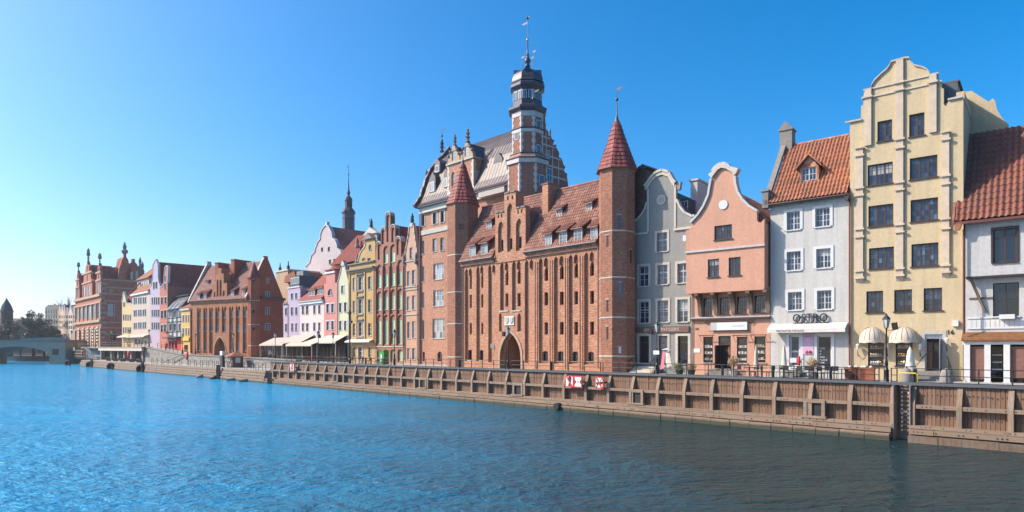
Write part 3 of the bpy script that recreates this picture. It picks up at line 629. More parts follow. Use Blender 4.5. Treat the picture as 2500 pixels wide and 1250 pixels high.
x0, x1, z0, z1 = h.rect(1927, 1954, 818, 896); text('OSTRO', .17, 'sign_white', w1, ((x0+x1)/2, .09, z0+1.1), .004)
x0, x1, z0, z1 = h.rect(1960, 1987, 816, 865); p = h.boxp('poster', 'poster', x0, x1, -.06, -.002, z0, z1)
text('OSTRO', .14, 'black', p, ((x0+x1)/2, -.066, z1-.2), .003); MB().ball((x0+.25, -.07, z0+.2), .12, 8, 5).build('poster_motif', 'cloth_pink', p); MB().ball((x0+.52, -.07, z0+.18), .12, 8, 5).build('poster_motif', 'red_paint', p)
h.wall([(0, -.5), (W_, -.5), (W_, ze), (0, ze)], 'w_white'); h.body('w_white', 8.6, ze-.2)
h.part(MB().prism([(-.35, ze-.03), (yr, zr-.1), (8.7, ze), (8.7, ze-.2), (yr, zr-.35), (-.35, ze-.2)], 0, W_-.02, 'x'), 'roof_deck', 'brown_frame')
roof = MB().box(0, W_, -.48, -.36, ze-.2, ze-.08).build('roof', 'brown_frame', h.root)
xd0, xd1 = h.x(1951, .6), h.x(1997, .6)
tile_pieces(roof, 't_orange', .05, W_-.1, -.42, ze-.02, yr, zr, 20, 14, lambda x, y: xd0+.1 < x < xd1-.1 and .7 < y < 1.9)
h.gable_ends('w_white', .01, W_-.02, .36, yr, 8.4, ze-.25, zr-.3)
h.part(MB().tube([(0, yr, zr+.06), (W_, yr, zr+.06)], .12, 8), 'ridge_tiles', 't_orange')
# dormer
yd = .75; zb, zt = h.z(1975, 455, yd), h.z(1975, 408, yd); zp = h.z(1975, 381, yd); x0, x1 = h.x(1956, yd), h.x(1994, yd)
h.holes = {}; h.winm(x0+.03, x1-.03, zb, zt-.02, y=yd, nx=2, gx=2, gy=3, each=True, sill='white_paint', rec=.08)
xm = (xd0+xd1)/2; h.wall([(xd0, zb-.1), (xd1, zb-.1), (xd1, zt), (xm, zp), (xd0, zt)], 't_orange', y=yd, th=2.6, name='dormer', rev=.1)
h.part(MB().prism([(xd0-.25, zt-.1), (xm, zp+.05), (xd1+.25, zt-.1), (xd1+.25, zt+.03), (xm, zp+.2), (xd0-.25, zt+.03)], yd-.3, yd+2.7), 'dormer_roof', 't_orange')
# left verge parapet and stone chimney
pt = [(-.45, ze-.1), (yr, zr+.15), (yr, zr+.55), (-.45, ze+.28)]; h.part(MB().prism(pt, -.42, -.02, 'x'), 'verge_wall', 'stone_grey')
h.part(MB().box(-.5, -.03, -.45, .1, ze-.3, ze+.95).box(-.58, .03, -.53, .18, ze+.95, ze+1.08), 'verge_pier', 'stone_grey')
zc = zr+.3; m = MB().box(-.5, .45, yr-.35, yr+.6, zr-1, zc+1.0); m.box(-.58, .53, yr-.43, yr+.68, zc+1.0, zc+1.12); m.prism([(-.58, zc+1.12), (.53, zc+1.12), (-.02, zc+1.75)], yr-.43, yr+.68); h.part(m, 'chimney', 'stone_grey')
h.part(MB().tube([(0, -.47, ze-.12), (W_, -.47, ze-.12)], .09, 8), 'gutter', 'brown_frame'); h.pipe(2074, 470, 905, -.12, 'copper_pipe', .06)
h.part(MB().prism([(W_-.25, ze-.1), (W_+.12, ze-.1), (W_, ze-.55), (W_-.12, ze-.55)], -.5, -.2), 'rain_hopper', 'brown_frame')
# awning and lettering
x0, x1, z0, z1 = h.rect(1881, 2072, 790, 812); m = MB().prism([(-.05, z1+.03), (-.85, z0+.28), (-.85, z0), (-.82, z0), (-.8, z0+.25), (-.05, z1-.03)], .02, W_-.1, 'x')
aw = h.part(m, 'awning', 'canvas_white'); text('THIS MUST BE THE PLACE', .2, 'black', aw, (h.x(1928, -.85), -.86, z0+.06), .003, wide=h.x(1962, -.85)-h.x(1894, -.85))
x0, x1, z0, z1 = h.rect(1937, 2022, 764, 786); text('OSTRO', (z1-z0)*1.36, 'dark_metal', h.root, ((x0+x1)/2, -.14, z0), .05, wide=x1-x0)
x0, x1, z0, z1 = h.rect(1938, 2024, 786, 791); text('PIZZA NAPOLETANA', (z1-z0)*1.5, 'dark_metal', h.root, ((x0+x1)/2, -.1, z0-.03), .03, wide=x1-x0)
for k in range(3): MB().box(h.x(1922), h.x(1960), -1.3+.34*k, -.05, -.2, .16*(k+1)-.03).build('step', 'stone_grey', h.root)
for u in (1918, 1962):
    x = h.x(u); h.part(MB().tube([(x, -.1, 1.35), (x, -.6, 1.3), (x, -1.5, .55), (x, -1.5, -.1)], .03).tube([(x, -.6, -.1), (x, -.6, 1.3)], .025), 'stair_railing', 'dark_metal')
HW_ = h

# ---- pink jettied house, number 14
h = House('pink_house', 'salmon pink gabled house with jettied upper floors on brackets beside the grey-green house', 'house', LR, 1689, 1880); J = -.95
for r in ((1744, 1787, 549.6, 584, 3), (1728, 1755.5, 632.5, 676, 2), (1779, 1808, 628, 672, 2)):
    h.win(*r[:4], y=J, nx=r[4], gx=2, gy=3, fm='brown_frame', sill='brown_frame', each=True, pm='pane_dark', fw=.06, mw=.02)
for r in ((1716, 1739, 727, 771), (1757, 1781.4, 726, 768), (1798, 1823.7, 724, 766), (1841.6, 1868.6, 721, 764)):
    h.win(*r, nx=1, gx=4, gy=4, fm='brown_frame', sill='brown_frame', each=True, pm='pane_dark', fw=.06, mw=.02)
for r in ((1717, 1740.5, 822, 885), (1799, 1824, 822, 886), (1842, 1869, 821, 885)):
    w = h.win(*r, nx=1, gx=1, gy=1, fm='brown_frame', sill='stone_trim', pm='pane_dark', rec=.1); x0, x1, z0, z1 = h.rect(*r)
    for k in range(3):
        MB().box(x0+.05, x1-.05, .09, .13, z0+.2+k*.5, z0+.23+k*.5).build('display_shelf', 'pale_trim', w)
        for i in range(5): MB().box(x0+.1+i*.13, x0+.19+i*.13, .08, .12, z0+.24+k*.5, z0+.36+k*.5+rnd.uniform(0, .08)).build('display_card', rnd.choice(['white_paint', 'white_paint', 'gold', 'steel']), w)
    m = MB()
    for sx in (x0-.12, x1+.12): m.tube([(sx, -.02, z1+.1), (sx, -.45, z1+.1), (sx, -.45, z1-.02)], .02, 4).tube([(sx, -.02, z1-.4), (sx, -.4, z1+.1)], .015, 4)
    m.tube([(x0-.2, -.45, z1+.1), (x1+.2, -.45, z1+.1)], .03, 4); m.build('sign_bracket', 'brown_frame', w)
dr = h.rect(1754, 1784, 820, 899); h.holes[0.].append(opening(*dr)); x0, x1, z0, z1 = dr
dd = MB().box(x0, x0+.07, .05, .2, z0, z1).box(x1-.07, x1, .05, .2, z0, z1).box(x0+.07, x1-.07, .05, .2, z1-.08, z1).box(x0+.07, x1-.07, .05, .2, z1-.75, z1-.68).build('door_frame', 'dark_frame', h.root)
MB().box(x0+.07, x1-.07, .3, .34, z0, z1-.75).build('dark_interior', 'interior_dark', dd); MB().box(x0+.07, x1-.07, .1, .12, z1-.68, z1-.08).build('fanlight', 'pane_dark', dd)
MB().box(x0-.02, x0+.04, -.75, .05, z0, z1-.75).build('door_leaf', 'dark_frame', dd); MB().box(x1-.3, x1-.09, .2, .24, z0+.1, z1-.8).build('door_leaf', 'crate', dd)
zj = (h.z(1675, 716, J)+h.z(1866, 708, J))/2; xl, xr = h.x(1675, J), h.x(1866, J)
h.wall([(0, -.5), (h.W, -.5), (h.W, zj+.3), (0, zj+.3)], 'w_pink')
G = [(1674, 562), (1680, 562), (1686, 557), (1688, 545), (1706, 526), (1720, 505), (1732, 477), (1737, 449), (1739, 437), (1731, 427), (1741, 419), (1750.5, 407), (1762, 401), (1773.7, 403), (1780.6, 411), (1790, 414), (1801.5, 417), (1799, 424), (1792, 431), (1793.5, 449),
     (1799, 470), (1811, 489), (1827, 505), (1848, 518), (1848, 537), (1852, 543), (1858, 543), (1865, 534)]
o = h.poly(G, J); o[0] = (xl, o[0][1]); o[-1] = (xr, o[-1][1])
h.wall([(xl, zj)]+o+[(xr, zj)], 'w_pink', y=J, th=.4, name='gable_wall')
h.boxp('jetty', 'w_pink', xl+.01, xr-.01, J+.4, 8, zj, o[-1][1]-.1); h.body('w_pink', 8, zj, y0=.36)
m = MB()
for i in list(range(3, 8))+list(range(10, 16))+list(range(18, 23)):
    (a, b), (c, d) = o[i], o[i+1]; q = Vector((c-a, d-b)).normalized(); nx_, nz_ = (-q.y*.17, q.x*.17)
    m.prism([(a, b), (c, d), (c+nx_, d+nz_), (a+nx_, b+nz_)] , J-.16, J+.5)
h.part(m, 'gable_coping', 'grey_trim')
m = MB(); m.prism([o[9], o[10], o[11], o[12], o[13], o[14], o[15], o[16], o[17], (o[17][0]-.2, o[17][1]-.12), (o[15][0], o[15][1]-.25), (o[13][0], o[13][1]-.3), (o[12][0], o[12][1]-.3), (o[11][0]+.1, o[11][1]-.3), (o[10][0]+.15, o[10][1]-.25), (o[8][0], o[8][1]+.05)], J-.2, J-.002); h.part(m, 'crown_moulding', 'pale_trim')
x, z = h.px(1766, 500, J); m = MB().lathe([(.2, 0), (.36, 0), (.36, .07), (.2, .07)], 24); o2 = h.part(m, 'round_niche', 'white_paint'); o2.rotation_euler = (R(90), 0, 0); o2.location = (x, J, z); o3 = MB().lathe([(.001, 0), (.22, 0), (.22, .03), (.001, .03)], 24).build('niche_disc', 'white_paint', o2)
h.boxp('string_course', 'grey_trim', xl-.05, xr+.05, J-.12, J-.001, (h.z(1675, 616, J)+h.z(1866, 598, J))/2-.08, (h.z(1675, 616, J)+h.z(1866, 598, J))/2+.06)
zc = h.z(1784, 778); h.boxp('cornice', 'brown_frame', -.03, h.W+.03, -.25, -.001, zc-.07, zc+.08); h.boxp('cornice_ledge', 'grey_trim', -.03, h.W+.03, -.18, -.001, zc+.081, zc+.17)
for u in (1701, 1740, 1783, 1826, 1868):
    x = h.x(u, J+.2); h.part(MB().prism([(J+.03, zj-.002), (-.002, zj-.002), (-.002, zj-1.75), (-.14, zj-1.75), (-.2, zj-1.1), (-.4, zj-.5), (-.7, zj-.22), (J+.03, zj-.2)], x-.15, x+.15, 'x'), 'bracket', 'old_timber')
xm = h.x(1768, J); zr = h.z(1768, 452, J); zsh = o[-1][1]
h.part(MB().prism([(xl, zsh-.1), (xm, zr-.1), (xr, zsh-.1), (xr, zsh-.3), (xl, zsh-.3)], J+.42, 8), 'roof', 't_pink')
tile_sheet(h.root, 't_orange', J+.45, 8, xr, zsh-.08, xm, zr-.08, .33, .33, ax='y')
x0, x1, z0, z1 = h.rect(1737, 1826, 787, 806); sg = h.boxp('sign_board', 'sign_white', x0+.5, x1, -.2, -.12, z0, z1); MB().box(x0, x0+.49, -.2, -.12, z0, z1).build('sign_panel', 'grey_trim', sg)
text('APARTMENTS', .2, 'pale_trim', sg, ((x0+x1)/2+.8, -.205, (z0+z1)/2-.06), .003, wide=(x1-x0)*.32)
m = MB()
for sx in (x0-.5, x1+.5): m.tube([(sx, -.1, z1+.02), ((sx+(x0 if sx < x0 else x1))/2, -.16, z1-.1), (x0 if sx < x0 else x1, -.16, z1+.05)], .025, 4)
m.tube([(x0-.5, -.16, z1+.08), (x1+.5, -.16, z1+.08)], .02, 4).tube([(x0-.2, -.16, z0-.05), (x1+.2, -.16, z0-.05)], .02, 4); m.build('sign_ironwork', 'dark_metal', sg)
text('14', .3, 'black', h.root, (h.x(1701), -.02, h.z(1701, 806)), .02, name='house_number')
x0, x1, z0, z1 = h.rect(1694, 1710, 851, 861); MB().box(x0, x1, -.04, -.002, z0, z1).build('name_plate', 'sign_white', h.root)
x0, x1, z0, z1 = dr
for k in range(4): MB().box(x0-.5, x1+.5, -1.6+.34*k, -.05, -.2, .13*(k+1)-.02).build('step', 'stone_grey', h.root)
for sx in (x0-.4, x1+.4): h.part(MB().tube([(sx, -.1, 1.5), (sx, -.5, 1.5), (sx, -1.7, .8), (sx, -1.7, -.1)], .03).tube([(sx, -.5, 0), (sx, -.5, 1.5)], .025).tube([(sx, -1.1, 0), (sx, -1.1, 1.15)], .02), 'stair_railing', 'dark_metal')
# tall rendered chimney block between pink and grey-green houses
xa, xb = h.x(1686, 2.5), h.x(1708, 2.5); zt = h.z(1697, 441, 2.5)
h.boxp('chimney_block', 'w_white', xa, xb-.2, 2.5, 5.5, zj+2, zt); h.boxp('chimney_cap', 'grey_trim', xa-.12, xb-.08, 2.4, 5.6, zt, zt+.16)
HP_ = h

# ---- grey-green patisserie house
h = House('grey_green_house', 'grey-green house with scrolled gable and round medallion between turret and pink house', 'house', LR, 1546, 1696)
for r in ((1604, 1629, 568, 614, 2), (1560, 1583.5, 650, 699, 2), (1605.7, 1630, 647, 694.5, 2), (1654, 1679, 643, 690.5, 2), (1560.7, 1584.4, 736, 789, 3), (1606, 1631.5, 733.7, 787, 3), (1654, 1679.6, 731, 786, 3)):
    h.win(*r[:4], nx=2, gx=1, gy=r[4]+1, each=True, fm='grey_trim', pm='pane_blue', sill='pale_trim', sur='pale_trim', sw=.2, tr=.62, fw=.06)
for r in ((1561, 1585, 820, 887), (1655, 1680, 820, 888)):
    h.win(*r, nx=1, gx=1, gy=1, fm='dark_frame', pm='pane_dark', sill='pale_trim', sur='pale_trim', sw=.22, tr=.78)
h.win(1608, 1630, 820, 891, nx=1, gx=1, gy=1, fm='brown_panel', pm='pane_dark', sill=None, sur='pale_trim', sw=.2, tr=.78, fw=.12, name='door')
G = [(1546, 544), (1557, 537), (1568, 525), (1577, 511), (1581, 494), (1581, 465), (1575.5, 456), (1583, 449), (1591, 436), (1603, 423), (1617, 418), (1631.6, 423), (1640, 439), (1647.5, 448), (1662, 443), (1659, 462), (1650, 463.5), (1650, 488), (1657.6, 505), (1669, 520), (1689, 530), (1696, 528)]
o = h.poly(G); o[0] = (0, o[0][1]); o[-1] = (h.W, o[-1][1])
h.wall([(0, -.5)]+o+[(h.W, -.5)], 'w_grey'); h.body('w_grey', 9, o[0][1]-.4)
def coping(h, o, rng, w, y0, y1, mat, name='gable_coping'):
    m = MB()
    for i in rng:
        (a, b), (c, d) = o[i], o[i+1]; q = Vector((c-a, d-b)).normalized(); nx_, nz_ = (-q.y*w, q.x*w)
        m.prism([(a, b), (c, d), (c+nx_, d+nz_), (a+nx_, b+nz_)], y0, y1)
    return h.part(m, name, mat)
coping(h, o, range(0, 4), .16, -.1, .4, 'pale_trim'); coping(h, o, range(6, 13), .2, -.18, .45, 'pale_trim'); coping(h, o, range(17, 21), .16, -.1, .4, 'pale_trim')
m = MB()
for i in range(6, 13): (a, b), (c, d) = o[i], o[i+1]; m.prism([(a, b-.3), (c, d-.3), (c, d), (a, b)], -.1, -.002)
h.part(m, 'crown_moulding', 'pale_trim')
for u0, u1, vT, vB in ((1580, 1585, 460, 566), (1646, 1651, 452, 556)): x0, x1, z0, z1 = h.rect(u0, u1, vT, vB); h.boxp('gable_strip', 'pale_trim', x0, x1, -.06, -.001, z0, z1)
h.band('ledge', 'pale_trim', 1546, 1583, 571, .18, .14); h.band('ledge', 'pale_trim', 1646, 1690, 558, .2, .14)
x, z = h.px(1615, 488); m = MB().lathe([(.26, 0), (.42, 0), (.42, .07), (.26, .07)], 24); md = h.part(m, 'medallion', 'pale_trim'); md.rotation_euler = (R(90), 0, 0); md.location = (x, 0, z)
MB().lathe([(.2, .07), (.27, .07), (.27, .075), (.2, .075)], 20).build('medallion_ring', 'w_grey', md); MB().lathe([(.01, .076), (.21, .076), (.21, .078), (.01, .078)], 20).build('medallion_disc', 'pale_trim', md); text('K', .28, 'stone_grey', h.root, (x, -.085, z-.1), .02)
zs = o[0][1]-.4; zr = h.z(1617, 455, 0); h.roof_front('slate_roof', .02, h.W-.02, zs, h.x(1617), zr, .36, 9)
x0, x1 = h.x(1664, 1.5), h.x(1686, 1.5); z0 = h.z(1675, 518, 1.5); h.part(MB().box(x0, x1, 1.2, 4, z0-1.5, z0+1.1), 'dormer', 'slate_roof'); h.holes = {}
h.winm(x0+.1, x1-.1, z0-.1, z0+.9, y=1.2, hole=False, fm='white_paint', sill=None, pm='pane_sky')
x0, x1, z0, z1 = h.rect(1552, 1683, 797, 812); sg = h.boxp('sign_board', 'brown_panel', x0, x1, -.14, -.001, z0, z1)
text('@KAISER  PATISSERIE', (z1-z0)*.72, 'canvas', sg, ((x0+x1)/2+.02, -.15, z0+.14), .008, wide=(x1-x0)*.66)
m = MB().box(-.14, .14, -.03, 0, 0, .5).build('small_niche', 'white_paint', h.root); m.location = (h.x(1671), 0, h.z(1671, 589))
x = h.x(1575)
for k in range(4): MB().box(x-.7, x+1.5, -1.7+.32*k, -.05, -.2, .15*(k+1)-.02).build('step', 'pale_trim', h.root)
for sx in (x-.7, x+1.4): h.part(MB().tube([(sx, -.3, 1.55), (sx, -1.75, .95), (sx, -1.75, -.1)], .03).tube([(sx, -.3, 0), (sx, -.3, 1.55)], .025).tube([(sx, -1., 0), (sx, -1., 1.25)], .02).tube([(sx, -1.4, 0), (sx, -1.4, 1.1)], .02), 'stair_railing', 'dark_metal')
HG_ = h

# ---- white half-timbered house at the right edge
h = House('white_jettied_house', 'white house with steep red tile roof, jettied upper floor and shingled shop canopy', 'house', LR, 2357, 2600); J = -.55
xl, xr = h.x(2357, J)+.0, h.W+.5; h.holes = {}
zw0 = h.z(2425, 672, J); ze = h.z(2420, 534, J-.25)
h.win(2424, 2483, 557, 640, y=J, nx=2, gx=1, gy=1, fm='brown_frame', sill='dark_frame', sur='dark_frame', sw=.1, tr=.75, fw=.1, pm='pane_dark')
h.win(2520, 2575, 552, 640, y=J, nx=2, gx=1, gy=1, fm='brown_frame', sill='dark_frame', tr=.75, fw=.1, pm='pane_dark')
h.wall([(xl, zw0), (xr, zw0), (xr, ze), (xl, ze)], 'w_white2', y=J, name='upper_wall')
h.win(2424, 2488, 690, 772, nx=2, gx=1, gy=2, fm='dark_frame', sill='white_paint', pm='pane_dark'); h.win(2505, 2560, 690, 772, nx=2, gx=1, gy=2, fm='dark_frame', sill='white_paint', pm='pane_dark')
zc = h.z(2430, 822)
h.wall([(0, zc), (h.W, zc), (h.W, zw0+.3), (0, zw0+.3)], 'w_white2'); h.boxp('jetty_floor', 'dark_frame', xl+.01, xr-.01, J+.01, 8, zw0-.12, zw0); h.body('w_white2', 8, ze-.1, y0=.5)
h.boxp('jetty_body', 'w_white2', xl+.02, xr-.02, J+.36, 7.9, zw0, ze-.05)
for u0, v0, u1, v1 in ((2370, 681, 2406, 762),): 
    a, b = h.px(u0, v0, -.4), h.px(u1, v1, -.05); h.part(MB().tube([(a[0], -.45, a[1]), (b[0], -.06, b[1])], .09, 4), 'brace', 'old_timber')
for u0, u1, v in ((2366, 2424, 728), (2362, 2600, 800), (2362, 2424, 776)): h.band('rail_strip', 'old_timber' if v < 730 else 'white_paint', u0, u1, v, .1, .06)
x0, x1, z0, z1 = h.rect(2362, 2600, 779, 798)
for i in range(26): MB().box(x0+i*.24+.01, x0+i*.24+.23, -.05, -.002, z0, z1).build('board', 'white_paint', h.root)
x0, x1, z0, z1 = h.rect(2440, 2478, 768, 779); h.boxp('flower_box', 'white_paint', x0, x1, -.4, -.1, z0, z1)
# steep tiled roof
yr = 4.3; zr = h.z(2440, 318, yr); roof = h.part(MB().prism([(J-.45, ze-.05), (yr, zr-.1), (9, ze), (9, ze-.2), (yr, zr-.3), (J-.45, ze-.2)], xl-.55, xr, 'x'), 'roof', 'brown_frame')
tile_pieces(roof, 't_brown', xl-.5, xl-.5+.33*19, J-.5, ze, yr, zr, 19, 15)
h.part(MB().prism([(J-.5, ze-.15), (yr, zr-.1), (yr, zr+.12), (J-.5, ze+.12)], xl-.68, xl-.55, 'x'), 'barge_board', 't_brown'); h.gable_ends('w_white2', xl+.02, xr-.05, .3, yr, 8, ze-.2, zr-.3)
h.part(MB().box(xl-.6, xr, J-.62, J-.46, ze-.2, ze-.04), 'gutter', 'copper_pipe'); h.part(MB().prism([(xl-.62, ze-.04), (xl-.1, ze-.04), (xl-.25, ze-.55), (xl-.5, ze-.55)], J-.62, J-.3), 'rain_hopper', 't_orange'); h.pipe(2353, 560, 815, J-.2, 'copper_pipe', .06)
# canopy and shop front
m = MB().prism([(-.002, zc+.3), (-.95, zc-.18), (-.95, zc-.28), (-.002, zc-.1)], -.15, h.W, 'x'); h.part(m, 'shop_canopy', 'shingle'); 
for r_ in range(4):
    for c_ in range(22):
        y0 = -.95+r_*.24; z0 = zc-.18+.48*(r_*.24)/.95
        o = ubox('shingle', 'shingle', h.root, -.15+c_*.3+(.15 if r_ % 2 else 0), .14+c_*.3+(.15 if r_ % 2 else 0), y0, y0+.3, z0+.0, z0+.03); o.rotation_euler = (R(22), 0, 0)
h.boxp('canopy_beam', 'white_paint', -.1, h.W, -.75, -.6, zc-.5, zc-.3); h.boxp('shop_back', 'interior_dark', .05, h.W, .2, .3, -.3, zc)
for u in (2361, 2411, 2458, 2540): x = h.x(u, -.65); h.part(MB().box(x-.16, x+.16, -.78, -.5, -.2, zc-.5).box(x-.2, x+.2, -.82, -.46, -.2, .05), 'post', 'white_paint')
for u0, u1 in ((2367, 2403), (2466, 2535)): x0, x1, z0, z1 = h.rect(u0, u1, 846, 925, -.55); h.part(MB().box(x0, x1, -.56, -.5, z0, z1), 'roller_panel', 'brown_panel')
x0, x1, z0, z1 = h.rect(2419, 2449, 846, 922, -.2); w = h.part(MB().box(x0, x1, -.2, -.15, z0, z1), 'shop_glazing', 'pane_dark')
for k in range(3): MB().box(x0+.05, x1-.05, -.26, -.2, z0+.5+k*.45, z0+.55+k*.45).build('display_shelf', 'white_paint', w)
HX_ = h

# ================================================================== brick water gate with two turrets
def pxs(h, u, v, x):
    """point (y, z) on the side plane x = const"""
    k = K(u); ax, ay = h.P[0]+x*h.e[0], h.P[1]+x*h.e[1]; y = (k*ay-ax)/(h.n[0]-k*h.n[1]); return y, CAM_H+(HY-v)/FP*(ay+y*h.n[1])-h.z0
def swin(h, u0, u1, vT, vB, x, fm='white_paint', pm='pane_pale', name='window', gx=2, gy=2, parent=None):
    uc = (u0+u1)/2; y0, y1 = sorted((pxs(h, u0, 0, x)[0], pxs(h, u1, 0, x)[0])); z0, z1 = pxs(h, uc, vB, x)[1], pxs(h, uc, vT, x)[1]
    fw = .07; f = MB().box(x-.05, x+.05, y0, y0+fw, z0, z1).box(x-.05, x+.05, y1-fw, y1, z0, z1).box(x-.05, x+.05, y0+fw, y1-fw, z0, z0+fw).box(x-.05, x+.05, y0+fw, y1-fw, z1-fw, z1)
    for g in range(1, gx): c = y0+(y1-y0)*g/gx; f.box(x-.03, x+.04, c-.03, c+.03, z0, z1)
    for g in range(1, gy): c = z0+(z1-z0)*g/gy; f.box(x-.03, x+.038, y0, y1, c-.02, c+.02)
    w = f.build(name, fm, parent or h.root)
    for g in range(gx): ubox('pane', pm, w, x+.005, x+.015, y0+(y1-y0)*g/gx, y0+(y1-y0)*(g+1)/gx, z0, z1)
    return w
def facet(cx, cy, rin, ang):
    """matrix whose -y looks out of an octagon facet"""
    return Matrix.Translation((cx, cy, 0)) @ Matrix.Rotation(ang+math.pi/2, 4, 'Z') @ Matrix.Translation((0, -rin, 0))
def fbox(parent, name, mat, cx, cy, rin, ang, x0, x1, y0, y1, z0, z1):
    o = ubox(name, mat, parent, x0, x1, y0, y1, z0, z1); o.matrix_local = facet(cx, cy, rin, ang) @ Matrix.Translation(((x0+x1)/2, (y0+y1)/2, (z0+z1)/2)) @ Matrix.Diagonal((x1-x0, y1-y0, z1-z0, 1)); return o
C8 = math.cos(math.pi/8)
def cone_tiles(parent, mat, cx, cy, prof, rows, wid):
    """tiles on an eight-sided spire, prof = [(inradius, z), ...] from eave to top"""
    def at(f):
        f *= len(prof)-1; i = min(int(f), len(prof)-2); g = f-i; return tuple(prof[i][j]+(prof[i+1][j]-prof[i][j])*g for j in (0, 1))
    for k in range(8):
        a = math.pi/4*k; ca, sa = math.cos(a), math.sin(a)
        for r in range(rows):
            (r0, z0), (r1, z1) = at(r/rows), at(min(1, (r+1.08)/rows)); w0, w1 = 2*r0*math.tan(math.pi/8), 2*r1*math.tan(math.pi/8); n = max(1, round(w0/wid)); m = None
            for c in range(n):
                q0, q1 = -.5+c/n+.006, -.5+(c+1)/n-.006; j = rnd.uniform(0, .015); v = []
                for (rr, zz, ww, lift) in ((r0, z0, w0, .055+j), (r1, z1, w1, .012)):
                    for q in (q0, (q0+q1)/2, q1):
                        e = lift+(.025 if q == (q0+q1)/2 else 0); v.append((cx+(rr+e)*ca-q*ww*sa, cy+(rr+e)*sa+q*ww*ca, zz+e*.25))
                v += [(cx+r0*ca-q0*w0*sa, cy+r0*sa+q0*w0*ca, z0-.01), (cx+r0*ca-q1*w0*sa, cy+r0*sa+q1*w0*ca, z0-.01)]
                MB().add(v, [(0, 1, 4, 3), (1, 2, 5, 4), (0, 6, 7, 2, 1), (0, 3, 6), (2, 7, 5)]).build('roof_tile', mat, parent)
def vane(parent, mat, x, y, z0, z1, flag=.4, ball=.0, side=1, r=.025):
    m = MB().tube([(x, y, z0), (x, y, z1)], [r*1.3, r*.6], 6)
    if ball: m.ball((x, y, z0+(z1-z0)*.28), ball)
    fz = z0+(z1-z0)*.78; m.box(x, x+side*flag, y-.01, y+.01, fz-.12, fz+.08); m.box(x+side*flag, x+side*flag*1.25, y-.01, y+.01, fz-.02, fz+.08)
    return m.build('weather_vane', mat, parent)

h = House('water_gate', 'broad gothic brick water gate with stepped gable, pointed archway and two turrets', 'gate building', QL(7), 1128, 1463)
ze = (h.z(1370, 607)+h.z(1168, 634))/2; Wg = h.W
def twin(x0, x1, z0, z1):
    w = (x1-x0)/2-.07; a = opening(x0, x0+w, z0, z1, 'point'); b = opening(x1-w, x1, z0, z1, 'point'); zs = z1-.87*w
    return [(x0, z0), (x1, z0)]+b[2:]+[(x1-w, zs-.35), (x0+w, zs-.35)]+a[2:]
NW = .27
bays = [(1135, 1152, 655, 881), (1163, 1180, 649, 882), (1192, 1209, 646, 884), (1221, 1241, 640, 758), (1250, 1271, 637, 757), (1281, 1302, 634, 886), (1315, 1338, 629, 887), (1352, 1376, 625, 888), (1388, 1411, 621, 889), (1426, 1450, 615, 890)]
nich = []
for i, (a, b, vt, vb) in enumerate(bays):
    x0, x1, z0, z1 = h.rect(a, b, vt, vb); nich.append(twin(x0, x1, z0, z1)); w = x1-x0; lx0, lx1 = x0+w*.42, x0+w*.86
    if i not in (2, 5):
        uc = a+(b-a)*.64; k = (1387-uc)/(1387-1142)
        def zz(v, slope): return h.z(uc, v, NW)
        vv = [(646+26*k, 680+26*k), (712+8*k, 744+8*k)]
        if i < 3 or i > 5: vv += [(786+3*k, 817-1*k)]
        for j, (t_, b_) in enumerate(vv): h.winm(lx0, lx1, zz(b_, 0), zz(t_, 0), y=NW, nx=1, gx=1, gy=1, arch='point' if j == 0 else None, fm='dark_frame', pm='pane_dark', sill=None, rec=.28, name='lancet_window')
        if i < 2 or i > 5: h.winm(x0+w*.2, x0+w*.8, zz(882-3*k, 0), zz(858-4*k, 0), y=NW, nx=2, gx=2, gy=1, arch='seg', fm='dark_frame', pm='pane_dark', sill='stone_trim', rec=.2, name='barred_window')
    if 2 < i < 5: MB().box(x0-.05, x1+.05, -.08, .3, z0-.14, z0).build('niche_sill', 'stone_trim', h.root)
for a, b in ((1218, 1225), (1263, 1272)): nich.append(opening(*h.rect(a, b, 764, 809), 'point'))
ax0, ax1 = h.x(1221), h.x(1272); az = h.z(1245, 812); arch = opening(ax0, ax1, -.5, az, 'point')
h.holes[0.] = nich+[arch]; h.wall([(0, -1.), (Wg, -1.), (Wg, ze), (0, ze)], 'b_gate', rev=NW, th=.5)
h.holes[NW].append(arch); h.wall([(0, -1.), (Wg, -1.), (Wg, ze-.1), (0, ze-.1)], 'b_gate', y=NW, th=.3, rev=.5, name='niche_wall')
big = opening(ax0-.26, ax1+.26, -.5, az+.34, 'point'); plain('arch_stone', (.4, .28, .2), .85, var=.35, bmp=.01); h.part(MB().wall(big, [arch], -.07, .07, .4), 'arch_surround', 'arch_stone')
m = MB().box(ax0-.3, ax0-.05, .9, 5.8, -.5, az); m.box(ax1+.05, ax1+.3, .9, 5.8, -.5, az); m.box(ax0-.3, ax1+.3, .9, 5.8, az+.05, az+.3); m.box(ax0-.3, ax1+.3, 5.6, 5.8, -.5, az); h.part(m, 'passage', 'b_gate')
h.boxp('body', 'b_gate', .01, ax0-.31, .7, 6, -.5, ze-.15); h.boxp('body', 'b_gate', ax1+.31, Wg, .7, 6, -.5, ze-.15); h.boxp('body', 'b_gate', ax0-.31, ax1+.31, .7, 6, az+.31, ze-.15)
x0, x1, z0, z1 = h.rect(1233, 1256, 772, 794); pl = h.boxp('coat_of_arms', 'white_paint', x0, x1, -.1, -.001, z0, z1); c = (x0+x1)/2; q = (x1-x0)/4
for sx in (-1, 1):
    s0 = c+sx*q; MB().prism([(s0-q*.7, z1-.12), (s0+q*.7, z1-.12), (s0+q*.7, z0+.4), (s0, z0+.12), (s0-q*.7, z0+.4)], -.17, -.101).build('shield', 'stone_trim', pl)
